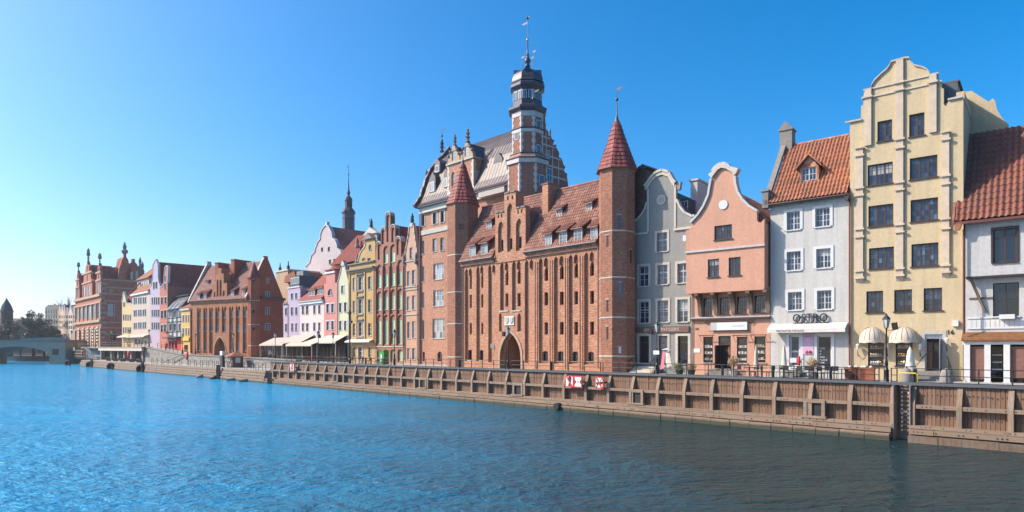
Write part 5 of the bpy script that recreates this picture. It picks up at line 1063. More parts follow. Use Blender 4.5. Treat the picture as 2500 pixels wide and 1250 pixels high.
for (a, b), (c, d) in zip(pk, pk[1:]):
    if abs(a-c)+abs(b-d) < 3 and (a, b) != (c, d): m.prism([(a, b), (c, d), (c, d+.12), (a, b+.12)], -.08, .75)
h.part(m, 'gable_coping', 'grey_trim'); h.body('b_green', 13, zs, y0=.72); h.roof_front('t_far', .02, h.W-.02, zs, h.x(948), h.z(948, 553, 1), .72, 13)
h.band('string_course', 'stone_trim', 916, 986, 846, .14, .1)
for i in range(5): u = (917.5, 934.3, 950.5, 968, 984.5)[i]; x = h.x(u); h.boxp('pier', 'b_green', x-.16, x+.16, -.14, -.001, h.z(u, 843), h.z(u, 650))
h.pipe(984.5, 645, 882, -.2)
# ---- ochre house with attic and curved gable
h = House('ochre_house', 'ochre house with balustraded attic, curved gable and framed middle windows', 'house', LM, 853, 916)
for a, b, rows in ((861, 868.5, ((678, 708.5), (734.5, 764), (790, 820))), (898.5, 907, ((675, 706), (731, 762), (789, 820)))):
    for t_, v_ in rows: h.win(a, b, t_, v_, nx=2, gx=1, gy=3, pm='pane_dark', sill='stone_trim')
for t_, v_ in ((676, 708), (731, 765), (787, 820)):
    h.win(875.5, 886.4, t_, v_, nx=2, gx=1, gy=3, pm='pane_dark', sill='stone_trim', sur='stone_trim', sw=.22); x0, x1, z0, z1 = h.rect(875.5, 886.4, t_, v_)
    h.part(MB().box(x0-.4, x1+.4, -.35, -.051, z1+.3, z1+.45).box(x0-.3, x1+.3, -.2, -.051, z0-.3, z0-.07), 'window_hood', 'statue_stone')
for a, b, nm in ((861, 868, 'window'), (875, 885, 'door'), (899, 906.5, 'window')): h.win(a, b, 847, 872 if nm == 'window' else 879, nx=2, gx=1, gy=3, pm='pane_dark', sill=None, sur='stone_trim' if nm == 'door' else None, sw=.25, name=nm)
zc = h.z(883, 657); zp = h.z(883, 642); o = [(0, zp), (h.x(874), zp)]+h.poly([(876, 632), (880, 619), (885, 610), (891, 604), (893.6, 593), (893, 586), (912, 583), (916, 590)]); o[-1] = (h.W, o[-1][1])
h.win(900, 907, 597, 610, nx=2, gx=1, gy=1, arch='round', fm='stone_trim', pm='pane_pale', sill='stone_trim')
for a, b in ((884, 892), (897, 905)): h.win(a, b, 630, 637, nx=2, gx=1, gy=1, pm='pane_dark', fm='stone_trim', sill=None)
h.wall([(0, -.9)]+o+[(h.W, -.9)], 'w_ochre'); coping(h, o, range(1, 6), .14, -.1, .4, 'pale_trim'); h.body('w_ochre', 12, zp-.1); h.roof_front('t_far', .02, h.W-.02, zp-.1, h.x(903), h.z(903, 590, 1), .36, 12)
h.boxp('attic_coping', 'statue_stone', -.1, h.W, -.3, -.001, zp-.1, zp+.08); h.boxp('cornice', 'statue_stone', -.2, h.W+.1, -.55, -.001, zc-.12, zc+.12); h.boxp('frieze', 'w_ochre', 0, h.W, -.2, -.001, zc-.45, zc-.121)
c = h.x(902); zq = o[-3][1]; h.part(MB().prism([(c-1.5, zq), (c+1.3, zq), (c-.1, zq+.95)], -.35, .5), 'pediment', 'statue_stone')
for u in (871, 891.5, 854.5, 912.5): x = h.x(u); h.boxp('pilaster', 'w_ochre', x-.18, x+.18, -.15, -.001, h.z(u, 828), zc-.46)
x0, x1, z0, z1 = h.rect(855, 912, 828, 836); h.part(MB().prism([(-.05, z1), (-.9, z0+.2), (-.9, z0), (-.86, z0+.16), (-.05, z1-.06)], .1, h.W-.2, 'x'), 'awning', 'canvas_white')
h.part(MB().lathe([(.3, 0), (.36, .2), (.2, .7), (.25, 1.0), (.02, 1.5)], 6, h.x(872), 0), 'urn', 'statue_stone').location.z = zp
# ---- pale green narrow gabled house
h = House('pale_green_house', 'very narrow pale green house with pointed gable and four sash windows', 'house', LM, 824, 853)
for a, b, t_, v_ in ((833, 840, 697, 716), (828, 834.4, 739, 762), (840, 846.7, 738, 761), (828, 834.4, 783, 806), (840, 846.7, 783, 806)): h.win(a, b, t_, v_, nx=2, gx=1, gy=2, pm='pane_dark', sill='stone_trim', sur='white_paint', sw=.1)
for a, b in ((828, 834), (840, 847)): h.win(a, b, 848, 878, nx=1, gx=1, gy=2, arch='round', pm='pane_dark', sill=None)
o = topwall(h, [(824, 695), (826, 690), (834, 656), (835.5, 648), (841, 647), (843, 656), (851, 688), (853, 693)], 'w_pgreen'); h.body('w_pgreen', 11, o[0][1]); h.roof_front('t_far', .02, h.W-.02, o[0][1], h.x(838), o[3][1]-.2, .36, 11); coping(h, o, (1, 4, 5), .16, -.1, .4, 'stone_trim')
c = h.x(838); z = o[3][1]; h.part(MB().box(c-.5, c+.5, -.15, .4, z-.1, z+.1).prism([(c-.6, z+.1), (c+.6, z+.1), (c, z+.8)], -.15, .4), 'pinnacle', 'stone_trim')
x0, x1, z0, z1 = h.rect(827, 850, 822, 830); h.boxp('shop_sign', 'white_paint', x0, x1, -.15, -.001, z0, z1); h.pipe(852.2, 690, 880, -.15, 'zinc', .08); h.pipe(824.3, 690, 825, -.15, 'zinc', .07)
# ---- coral house with arched window
h = House('coral_house', 'coral red house with flat parapet and one arched upper window', 'house', LM, 791, 824)
h.win(800, 812, 705, 721, nx=2, gx=1, gy=1, arch='round', pm='pane_dark', sill='stone_trim', sur=None, fm='white_paint')
for a, b, t_, v_ in ((797, 804, 742, 764), (809, 816, 741, 763), (797, 804, 784, 806), (809, 816, 783, 805)): h.win(a, b, t_, v_, nx=2, gx=1, gy=2, pm='pane_dark', sill='stone_trim', sur='white_paint', sw=.14)
for a, b in ((796, 805), (810, 819)): h.win(a, b, 848, 879, nx=1, gx=1, gy=1, pm='pane_dark', sill=None)
zt = h.z(807, 660); h.wall([(0, -.9), (h.W, -.9), (h.W, h.z(820, 690)), (h.x(818), h.z(820, 690)), (h.x(818), zt), (h.x(796), zt), (h.x(796), h.z(794, 693)), (0, h.z(794, 693))], 'w_red')
h.body('w_red', 10, h.z(794, 694)); h.boxp('attic_body', 'w_red', h.x(796)+.01, h.x(818)-.01, .36, 6, h.z(794, 694), zt-.05); h.boxp('parapet_cornice', 'white_paint', h.x(795), h.x(819), -.2, -.001, zt-.5, zt-.25); h.boxp('parapet_coping', 't_far', h.x(795), h.x(819), -.25, .5, zt, zt+.15)
h.part(MB().prism([(h.x(796), zt+.15), (h.x(818), zt+.15), (h.x(807), zt+.9)], .5, 6), 'roof', 't_far')
# ---- rose-white house with hipped dormers
h = House('rose_white_house', 'pale rose house with heavy cornice, red tile roof and two white dormers', 'house', LM, 733, 791)
for a, b, t_, v_ in ((737, 743, 747, 767), (747, 753.6, 746, 767), (765, 771, 745, 766), (777, 783, 744, 765), (737, 743, 789, 808), (747.5, 754, 789, 808), (765, 771, 787, 807), (777, 783, 787, 807)): h.win(a, b, t_, v_, nx=2, gx=1, gy=2, pm='pane_dark', sill='stone_trim', sur='white_paint', sw=.08)
ze = h.z(762, 733); h.wall([(0, -.9), (h.W, -.9), (h.W, ze), (0, ze)], 'w_rose'); h.body('w_rose', 9, ze-.1); h.boxp('cornice', 'white_paint', -.1, h.W, -.3, -.001, ze-.6, ze-.2); h.boxp('cornice_lip', 'grey_trim', -.2, h.W, -.5, -.001, ze-.199, ze+.05)
zr = h.z(770, 668, 5); h.roof_side('t_far', -.1, h.W-.02, -.5, ze+.08, 5, zr, 9.5); h.gable_ends('w_rose', .02, h.W-.03, 0, 5, 9, ze, zr-.2)
for r in ((754, 769, 708, 722), (776, 790, 704, 719)): dorm(h, *r, -.5, ze+.08, 5, zr, 't_faro', 'white_paint', 'pane_dark')
# ---- lilac house with low wing
h = House('lilac_house', 'lilac house with stepped lower wing next to the red brick gate', 'house', LM, 692, 733)
for a, b, t_, v_ in ((696, 701, 751, 770), (710.4, 715.5, 716, 730), (721, 725.6, 715, 729), (710.4, 715.5, 750, 769), (721, 726.5, 750, 768), (696, 701, 790, 809), (711, 716, 789, 808), (721, 727, 789, 808)): h.win(a, b, t_, v_, nx=1, gx=2, gy=2, pm='pane_blue', sill='stone_trim', sur='white_paint', sw=.08)
xa = h.x(703); zt, zl = h.z(718, 703), h.z(697, 743); h.wall([(0, -.9), (h.W, -.9), (h.W, zt), (xa, zt), (xa, zl), (0, zl)], 'w_lilac'); h.boxp('body', 'w_lilac', .01, xa, .36, 8, -.6, zl); h.boxp('body', 'w_lilac', xa+.01, h.W-.01, .36, 10, -.6, zt)
h.boxp('parapet', 'grey_trim', xa-.05, h.W, -.15, .5, zt, zt+.25); h.part(MB().prism([(-.2, zl), (4, zl+2.4), (8, zl)], 0, xa-.02, 'x'), 'wing_roof', 'slate_roof'); h.pipe(703, 742, 825, -.1)
x0, x1 = h.x(703, 3), h.x(730, 3); z0 = h.z(716, 690, 3); a = h.boxp('attic', 'slate_roof', x0+1, x1, 3, 7, zt, z0+1.2)
for i in range(4): ubox('attic_window', 'white_paint', a, x0+1.3+i*.9, x0+2+i*.9, 2.93, 3, z0-.3, z0+.9); ubox('attic_pane', 'pane_dark', a, x0+1.4+i*.9, x0+1.9+i*.9, 2.91, 2.94, z0-.2, z0+.8)
h.boxp('chimney', 'stone_grey', h.x(724, 4), h.x(740, 4), 4, 5.2, zt, h.z(732, 662, 4))
# cafe awnings in front of the row
def cafe_awning(label, u0, u1, vb, mat, t0=10.2, t1=12.9, vt=None):
    f = Frame(QL(t1), u0, u1, GZ); w = f.W; zt = f.z((u0+u1)/2, vt or vb-20); zb = Frame(QL(t0), u0, u1, GZ).z((u0+u1)/2, vb)
    r_ = thing('cafe_awning', label, 'awning', (*f.P, GZ), f.ang, 'cream cafe awnings'); dy = t0-t1
    MB().prism([(0, zt), (dy, zb+.25), (dy, zb), (dy+.04, zb), (dy+.04, zb+.2), (0, zt-.06)], 0, w, 'x').build('canopy', mat, r_)
    for x in (.1, w-.1): MB().tube([(x, dy+.15, 0), (x, dy+.15, zb+.15)], .05).build('pole', 'pale_trim', r_)
    for k in range(5): MB().tube([(w*(k+.5)/5, dy*.5, 0), (w*(k+.5)/5, dy*.5, 2.3)], .09).build('inner_post', 'old_timber', r_)
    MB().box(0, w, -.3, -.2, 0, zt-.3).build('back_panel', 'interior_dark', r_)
cafe_awning('grey-cream cafe awning by the red brick gable wall', 668, 726, 844, 'canvas_pink'); cafe_awning('wide cream cafe awning below the lilac house', 716, 768, 838, 'canvas_pink', 10.6)
cafe_awning('largest cream awning reaching forward below the rose house', 742, 806, 845, 'canvas', 9.6); cafe_awning('cream awning below the coral and pale green houses', 800, 848, 838, 'canvas', 10.8)

# ================================================================== buildings rising behind the row
hb = House('scrolled_gable_house', 'grey rendered building with scrolled stepped gable and slender dark spire behind the row', 'building', QL(38), 747, 846); hb.holes = {}
for a, b, t_, v_ in ((783.7, 789, 604, 614), (800, 805.5, 603, 613), (802.7, 808.5, 634, 644), (813.5, 819, 632, 643)): hb.win(a, b, t_, v_, nx=2, gx=1, gy=1, fm='grey_trim', pm='pane_dark', sill='grey_trim', rec=.25)
G = [(747, 652), (758, 640), (759, 634), (762, 623), (770, 615), (771, 606), (774, 600), (776, 592), (783, 584), (784, 570), (788, 560), (794, 552), (797, 551), (802, 554), (806, 562), (810, 570), (811, 582), (818, 588), (822, 597), (823, 607), (832, 616), (836, 626), (838, 634), (846, 648)]
o = hb.poly(G); o[0] = (0, o[0][1]); o[-1] = (hb.W, o[-1][1]); hb.wall([(0, -.5)]+o+[(hb.W, -.5)], 'w_gable', th=.6); coping(hb, o, range(0, 23), .3, -.2, .7, 'grey_trim')
c, zt = hb.px(797, 551); hb.part(MB().box(c-.4, c+.4, -.1, .6, zt, zt+.9), 'stack', 'grey_trim'); ze = o[0][1]; zr = hb.z(830, 553, 10)
hb.roof_front('t_far', .1, hb.W-.1, ze, hb.x(800), hb.z(800, 556, 1), .6, 30); hb.body('w_gable', 30, ze, y0=.6)
x0, x1 = hb.x(824, 6), hb.x(835, 6); hb.boxp('roof_block', 'w_gable', x0, x1, 6, 12, ze, hb.z(830, 575, 6))
# spire
YS = 14; sx = hb.x(851, YS); dd_ = hb.P[1]+sx*hb.e[1]+YS*hb.n[1]; pp_ = FP/dd_
def sp8(name, mat, prof, parent=None): return MB().lathe([(p/pp_/C8, hb.z(851, v, YS)) for p, v in prof], 8, sx, YS, math.pi/8).build(name, mat, parent or hb.root)
s1 = sp8('spire_drum', 'dark_lead', [(14, 640), (13.5, 572), (13.5, 536), (14.5, 535), (14.5, 534), (13.5, 533), (13.5, 524), (15.5, 520), (15, 516), (11, 510), (7.5, 507), (7.5, 506)])
for k in range(8):
    for off in (-.42, .42):
        w = 3.0/pp_; fbox(s1, 'spire_window', 'pane_sky', sx, YS, 13.5/pp_, math.pi/4*k, off*4/pp_*1.6-w/2, off*4/pp_*1.6+w/2, -.05, .05, hb.z(851, 534, YS), hb.z(851, 527, YS))
for k in range(8):
    a = math.pi/4*k+math.pi/8; r_ = 6.6/pp_; MB().box(-.18, .18, -.18, .18, hb.z(851, 507, YS), hb.z(851, 492, YS)).build('spire_column', 'dark_lead', s1).location = (sx+r_*math.cos(a), YS+r_*math.sin(a), 0)
sp8('spire_cap', 'dark_lead', [(8, 493), (9, 489), (8, 484), (4, 479), (2.2, 477), (3.5, 473), (4, 470), (2, 464), (1.5, 458), (.6, 434)], s1); MB().ball((sx, YS, hb.z(851, 426, YS)), 2/pp_, 8, 6).build('spire_ball', 'dark_metal', s1); vane(hb.root, 'dark_metal', sx, YS, hb.z(851, 436, YS), hb.z(851, 400, YS), .8, 0, -1, .06)
# red-roofed gable building with pediment and winged figure
hp = House('pediment_house', 'stone gable with pediment and winged bronze figure above the ochre house', 'building', QL(34), 880, 924)
x0, x1, z0, z1 = hp.rect(893, 920, 572, 640); hp.wall([(0, -.5), (hp.W, -.5), (hp.W, z0+1), (x1, z0+2), (x1, z1), (x0, z1), (x0, z0+3), (0, z0+1)], 'w_gable'); zz_ = z1
hp.part(MB().prism([(x0-.6, zz_), (x1+.6, zz_), ((x0+x1)/2, hp.z(906, 555))], -.4, .6), 'pediment', 'pale_trim'); c = (x0+x1)/2; zq = hp.z(906, 556)
st_ = hp.part(MB().lathe([(.3, zq), (.38, zq+.4), (.28, zq+.9), (.36, zq+1.3), (.15, zq+1.5), (.2, zq+1.75), (.02, zq+1.95)], 8, c, 0), 'winged_figure', 'bronze', smooth=True); MB().prism([(c-.2, zq+.9), (c-.9, zq+1.1), (c-1.1, zq+2.0), (c-.6, zq+1.7), (c-.2, zq+1.4)], .1, .2).build('wing', 'bronze', st_)
ze = z0+1; zr = hp.z(860, 565, 8); hp.part(MB().prism([(-14, ze), (hp.W, ze), (hp.W*.7, z1), (-2, z1+.6)], .4, 14), 'roof', 't_far'); hp.boxp('body', 'w_gable', .01, hp.W, .36, 14, -.5, ze)
for u in (875, 897): hp.part(MB().lathe([(.5, 0), (.6, .3), (.25, .9), (.4, 1.4), (.02, 2.4)], 6, hp.x(u), -.3), 'urn', 'statue_stone').location.z = hp.z(u, 606)
# small grey roofs and chimneys between the brick gable and the lilac house
gr = House('grey_roof_house', 'small grey plastered house with flat chimney stack behind the lilac house', 'house', QL(30), 676, 735); gr.holes = {}
zt = gr.z(690, 663); gr.boxp('wall', 'w_sand', gr.x(674), gr.x(703), 0, 8, -.5, zt); gr.boxp('parapet', 'pale_trim', gr.x(673), gr.x(704), -.2, 8.2, zt, zt+.4); 
for u in (680, 700): x = gr.x(u); gr.part(MB().lathe([(.35, zt), (.35, zt+1.2), (.15, zt+1.3), (.1, zt+2.3)], 6, x, .4), 'chimney_pot', 'dark_metal')
gr.part(MB().prism([(gr.x(703), gr.z(710, 690)), (gr.x(735), gr.z(710, 690)), (gr.x(728), gr.z(720, 664)), (gr.x(706), gr.z(720, 672))], -1, 6), 'roof', 't_faro'); gr.boxp('body', 'w_sand', gr.x(703), gr.W, 0, 6, -.5, gr.z(710, 690))

# ================================================================== red brick gate house
h = House('red_brick_gate', 'red brick gothic gate house with steep tiled roof, corner turret and white windows', 'gate building', LRED, 464, 605, 3.5); h.holes = {}
ze = (h.z(534, 733)+h.z(480, 736))/2; xm = [(465, 469.5), (481.5, 490), (497, 505), (511, 519.5), (526, 535.5), (542, 551.5), (560, 569.5), (576, 586), (593, 603)]; YN = .35
nich = []
for i, (a, b) in enumerate(xm):
    f = i/8; w0 = a+.8 if i else a+1; w1 = b-.6
    h.win(w0, w1, 763.5-7*f, 778-5*f, y=YN, nx=2, gx=1, gy=3, sill='white_paint', pm='pane_pale', rec=.06)
    if i: h.win(w0, w1, 795-5*f, 810-2*f, y=YN, nx=2, gx=1, gy=3, sill='white_paint', pm='pane_pale', rec=.06)
    if i in (0, 1, 2, 6, 7, 8): h.win(w0, w1, 835, 855+2*f, y=YN, nx=2, gx=1, gy=4, sill='white_paint', pm='pane_pale', rec=.06)
    vt = 752-6*f; nich.append(twin(*h.rect(a-.6, b+.4, vt, 862 if i in (0, 1, 2, 6, 7, 8) else (812 if i > 3 else 862))))
arch = opening(h.x(523.5), h.x(550.5), -.6, h.z(537, 823), 'point'); h.holes[0.] = nich+[arch]; h.holes[YN].append(arch)
h.wall([(0, -1.2), (h.W, -1.2), (h.W, ze), (0, ze)], 'b_redgate', rev=YN, th=.5); h.wall([(0, -1.2), (h.W, -1.2), (h.W, ze-.1), (0, ze-.1)], 'b_redgate', y=YN, th=.3, rev=.3, name='niche_wall')
bg_ = opening(h.x(522.3), h.x(551.7), -.7, h.z(537, 819.5), 'point'); h.part(MB().wall(bg_, [arch], -.08, .08, .3), 'arch_surround', 'arch_stone')
ax0, ax1 = h.x(523.5), h.x(550.5); h.part(MB().box(ax0-.5, ax0, .7, 6, -.6, 5).box(ax1, ax1+.5, .7, 6, -.6, 5).box(ax0, ax1, 5, 5.5, -.6, 5), 'passage', 'w_apricot'); DEP = 8.9
h.boxp('body', 'b_redgate', .01, ax0-.51, .7, DEP, -.6, ze-.1); h.boxp('body', 'b_redside', ax1+.51, h.W, .7, DEP, -.6, ze-.02); h.boxp('body', 'b_redgate', ax0-.51, ax1+.51, .7, DEP, 5.6, ze-.1)
h.boxp('eaves_cornice', 'b_redgate', 0, h.W, -.25, -.001, ze-.35, ze-.02); yr = DEP/2; zr = (h.z(520, 650, yr)+h.z(640, 637, yr))/2
h.part(MB().prism([(-.4, ze), (yr, zr-.05), (DEP+.4, ze), (DEP+.3, ze-.2), (yr, zr-.3), (-.3, ze-.2)], .2, h.W-.3, 'x'), 'roof', 't_gate'); tile_sheet(h.root, 't_red', .2, h.W-.3, -.4, ze+.02, yr, zr, .4, .45)
for a, b, mt in ((-.15, .25, 'pale_trim'), (h.W-.35, h.W+.02, 'b_redside')): h.part(MB().prism([(-.45, ze-.2), (DEP+.3, ze-.2), (DEP+.3, ze+.2), (yr+.5, zr+.5), (yr+.5, zr+1.0), (yr-.5, zr+1.0), (yr-.5, zr+.5), (-.45, ze+.25)], a, b, 'x'), 'parapet_gable', mt)
h.part(MB().prism([(-.45, ze+.27), (yr-.5, zr+.52), (yr-.5, zr+.7), (-.45, ze+.45)], h.W-.45, h.W+.06, 'x'), 'verge_coping', 'pale_trim')
for u0, u1, v in ((531, 552, 643), (570, 590, 635)): y = 2.6; x0, x1 = h.x(u0, y), h.x(u1, y); z = h.z((u0+u1)/2, v, y); h.boxp('chimney', 'b_redside', x0, x0+1.0, y-.6, y+3.6, ze+1, z); h.boxp('chimney_cap', 'stone_grey', x0-.1, x0+1.1, y-.7, y+3.7, z, z+.2)
for r in ((482, 488, 720, 732), (498, 504.5, 717, 731), (565, 572, 711.5, 725), (592.5, 598, 709, 722), (503, 509, 688, 694)): dorm(h, *r, -.4, ze, yr, zr, 't_red', 'white_paint', 'pane_pale')
h.holes = {}; gn = [opening(*h.rect(a, b, t_, v_, -.1), 'point') for a, b, t_, v_ in ((522, 525.5, 711, 738), (529, 533.5, 682, 738), (536, 541, 682, 737), (544, 548.5, 708, 736))]; h.holes[-.1] = gn
xs = [h.x(u, -.1) for u in (519, 526.5, 546, 554)]; z1, z2, z3 = h.z(522, 695, -.1), h.z(536, 668, -.1), h.z(550, 691, -.1); ol = [(xs[0], ze-.5), (xs[3], ze-.5), (xs[3], z3), (xs[2], z3), (xs[2], z2), (xs[2]-.7, z2), (xs[2]-.7, z2+1.1), (xs[1]+.7, z2+1.1), (xs[1]+.7, z2), (xs[1], z2), (xs[1], z1), (xs[0], z1)]
h.wall(ol, 'b_redgate', y=-.1, th=.3, rev=.25, name='stepped_gable'); h.part(MB().wall([(a, b-.02) for a, b in ol], [], .16, 1.4), 'gable_backing', 'b_redgate'); h.part(MB().prism([(xs[0]+.2, ze), (xs[3]-.1, ze), (xs[3]-.1, z3-.3), ((xs[1]+xs[2])/2, z2)], 1.56, 3.4), 'gable_roof', 't_red')
t, x, ri, zb = turret(h, 620, 1.1, 13.5, 677, 678, 644, 638, (733, 792, 844), [(-45, 0, 683, 687, .4, 'interior_dark'), (-45, 0, 755, 764, .4, 'interior_dark'), (-45, 0, 798, 806, .4, 'interior_dark')], 'b_redside', 16)
for r in ((649.7, 657, 678, 692), (648, 658.6, 711, 724), (647.6, 658, 750, 768), (646.8, 659.7, 789, 806), (646.6, 660.7, 837, 856)): swin(h, *r, h.W+.04, 'white_paint', 'pane_blue', gx=2, gy=3)
y0 = pxs(h, 633, 0, h.W)[0]; zz_ = pxs(h, 660, 730, h.W)[1]; h.boxp('side_canopy', 'dark_lead', h.W+.02, h.W+.6, y0, DEP+.2, zz_-.1, zz_+.35)

# ================================================================== painted houses of the left group
def kz(u): return zground(s_at(u, 9.6))
LK = QL(9.6)
h = House('golden_house', 'small golden yellow house beside the red brick gate', 'house', LK, 443, 465, kz(455)); ws = dict(nx=2, gx=1, gy=2, pm='pane_dark', sill='stone_trim', sur='white_paint', sw=.12)
for a, b in ((446, 449.5), (453, 456.5), (459.5, 462.5)): h.win(a, b, 769, 786, **ws); h.win(a, b, 801, 818, **ws)
zt = h.z(454, 752); h.wall([(0, -.8), (h.W, -.8), (h.W, zt), (0, zt)], 'w_gold'); h.body('w_gold', 8, zt); h.boxp('cornice', 'grey_trim', -.1, h.W, -.35, -.001, zt-.5, zt); h.roof_side('t_far', 0, h.W, -.4, zt+.02, 3.5, zt+2.2, 8)
x0, x1, z0, z1 = h.rect(447, 464, 823, 832); h.boxp('shop_sign', 'ochre_sign', x0, x1, -.3, -.2, z0, z1); h.win(450, 459, 842, 864, nx=2, gx=1, gy=1, fm='cloth_red', pm='pane_dark', sill=None, name='door', hole=False)
h = House('half_timbered_house', 'black and white half-timbered house with sloping glazed attic', 'house', LK, 409, 443, kz(426))
for a, b in ((414, 419), (424, 429.5), (436, 440)): h.win(a, b, 759, 774, nx=2, gx=1, gy=2, pm='pane_dark', sill=None); h.win(a, b, 790, 808, nx=2, gx=1, gy=2, pm='pane_dark', sill=None)
zt, zm, zl = h.z(426, 755), h.z(426, 780), h.z(426, 824); h.wall([(0, zl), (h.W, zl), (h.W, zt), (0, zt)], 'w_white2'); h.body('w_mauve', 14, zt-.1)
m = MB()
for v in (756, 776, 786, 810, 823): z = h.z(426, v); m.box(0, h.W, -.08, -.001, z-.12, z+.12)
for u in (410, 413, 420.5, 423, 431, 434, 441.5): x = h.x(u); m.box(x-.14, x+.14, -.1, -.081, zl, zt)
h.part(m, 'timber_frame', 'black'); z1 = h.z(426, 728, 2); h.part(MB().prism([(-.4, zt-.1), (1.9, z1), (2.4, z1), (2.4, zt-.1)], .05, h.W-.05, 'x'), 'sloping_attic', 'dark_metal')
for i in range(3): a = h.W*(i*.3+.07); o = MB().prism([(-.45, zt+.1), (1.6, z1-.5), (1.62, z1-.45), (-.43, zt+.15)], a, a+h.W*.22, 'x').build('skylight', 'pane_pale', h.root)
h.part(MB().prism([(1.5, z1+.05), (15, z1+3.2), (15, z1+3.5), (1.4, z1+.3)], -.2, h.W+.1, 'x'), 'roof', 'slate_roof'); h.part(MB().prism([(2.4, zt-.1), (15, zt-.1), (15, z1+3.1), (2.4, z1)], h.W-.2, h.W-.02, 'x'), 'side_wall', 'w_mauve')
h.boxp('shop_front', 'cloth_red', .05, h.W-.05, .05, .36, -.8, zl); h.boxp('balcony', 'black', -.2, h.W+.1, -1.2, -.001, zl-.15, zl+.05); h.part(MB().box(.2, 2.6, -1.1, -.7, zl+1.0, zl+1.4), 'red_flowers', 'cloth_red')
for u in (414, 421, 429): x0, x1 = h.x(u-2), h.x(u+2.5); ubox('shop_opening', 'pane_dark', h.root, x0, x1, -.02, .05, -.5, zl-.4)
def gabled(name, label, uL, uR, G, mat, wins, roof='t_far', depth=14, z0=None, zr=None, ws_=None, extra=None, cop='grey_trim', line=LK):
    h = House(name, label, 'house', line, uL, uR, kz((uL+uR)/2) if z0 is None else z0); h.holes = {}
    for r in wins: h.win(*r, **(ws_ or dict(nx=2, gx=1, gy=2, pm='pane_dark', sill='stone_trim', sur='pale_trim', sw=.15)))
    o = h.poly(G); o[0] = (0, o[0][1]); o[-1] = (h.W, o[-1][1]); h.wall([(0, -.8)]+o+[(h.W, -.8)], mat); zs = min(o[0][1], o[-1][1]); h.body(mat, depth, zs); ip = max(range(len(o)), key=lambda i: o[i][1]); h.roof_front(roof, .02, h.W-.02, zs, o[ip][0], o[ip][1]-.5, .36, depth); coping(h, o, range(0, len(o)-1), .2, -.12, .45, cop); return h, o
gabled('russet_house', 'russet red house with bell gable and long red roof beside the half-timbered house', 390, 409, [(390, 703), (396, 700), (401, 690), (402, 668), (403, 655), (406, 650), (411, 651), (409, 690)], 'w_brickred', [(402, 405, 673, 684), (401.5, 406, 692, 707), (393.5, 399, 726, 742), (402, 407.5, 725, 741), (393.5, 399, 758, 777), (401, 407, 757, 776), (393, 398.5, 793, 811), (401, 407, 792, 810)], 't_far', 26)
gabled('mauve_house', 'pale mauve house with tall pedimented gable and paired windows', 366, 390, [(366, 700), (370, 697), (373, 680), (374, 655), (373, 650), (380.5, 634), (386, 648), (386, 676), (388, 690), (390, 696)], 'w_mauve', [(374, 378, 689, 705), (380, 384, 688, 704)]+[(a, a+3.2, t_, t_+17) for t_ in (726, 756, 787) for a in (370.5, 376, 381, 386)], 't_far', 18)
h = House('beige_house', 'beige four-storey house with orange tile roof and glazed attic storey', 'house', LK, 323, 366, kz(345)); h.holes = {}
for t_ in (727, 757, 788):
    for a in (326.5, 331, 337.5, 342.5, 348.5, 353.5): h.win(a, a+3.4, t_-(a-326)*.08, t_+15-(a-326)*.05, nx=1, gx=2, gy=2, pm='pane_dark', sill='stone_trim', sur='white_paint', sw=.14)
zt = h.z(344, 715); h.wall([(0, -.8), (h.W, -.8), (h.W, zt), (0, zt)], 'w_beige'); h.body('w_beige', 14, zt-.1); h.boxp('cornice', 'white_paint', -.3, h.W, -.5, -.001, zt-.4, zt+.05); z2 = h.z(348, 683, 2.2)
h.part(MB().prism([(-.55, zt+.06), (2.2, zt+2.6), (2.2, zt), (-.5, zt)], 0, h.W, 'x'), 'lower_roof', 't_faro'); x0, x1 = h.x(337, 2.2), h.x(366, 2.2); a = h.boxp('attic_storey', 'w_beige', x0, x1-.1, 2.0, 10, zt, z2)
for i in range(5): q = x0+.4+(x1-x0-1)*i/5; ubox('attic_window', 'white_paint', a, q, q+1.0, 1.93, 1.99, z2-2.2, z2-.4); ubox('attic_pane', 'pane_dark', a, q+.12, q+.88, 1.9, 1.94, z2-2.1, z2-.5)
h.part(MB().prism([(1.5, z2), (6, z2+4), (10.5, z2)], x0-.3, x1+.2, 'x'), 'roof', 't_faro'); h.part(MB().prism([(-.6, zt), (6, z2+4.1), (6, z2+4.5), (-.6, zt+.5)], -.2, .15, 'x'), 'verge_wall', 't_far')
x0, x1, z0, z1 = h.rect(324, 365, 817, 824); h.part(MB().prism([(-.05, z1), (-1.4, z0+.3), (-1.4, z0), (-1.35, z0+.2), (-.05, z1-.1)], 0, h.W, 'x'), 'awning', 'canvas')
for u in (330, 338, 346, 354): h.win(u, u+4.5, 826, 842, nx=1, gx=1, gy=1, pm='pane_dark', sill=None, hole=False, name='shop_window')
h, o = gabled('straw_house', 'straw yellow gabled house squeezed against the palace wall', 298, 323, [(298, 738), (301.5, 713), (308, 733), (309, 741), (323, 741)], 'w_straw', [(300.5, 302.5, 738, 748), (303.5, 305.5, 738, 748)]+[(a, a+3, t_, t_+14) for t_ in (768, 799) for a in (300.5, 306, 311.5, 317)], 't_far', 8)
x0, x1, z0, z1 = h.rect(298, 322, 818, 824); h.part(MB().prism([(-.05, z1), (-1.3, z0+.3), (-1.3, z0), (-1.25, z0+.2), (-.05, z1-.1)], 0, h.W, 'x'), 'awning', 'canvas')

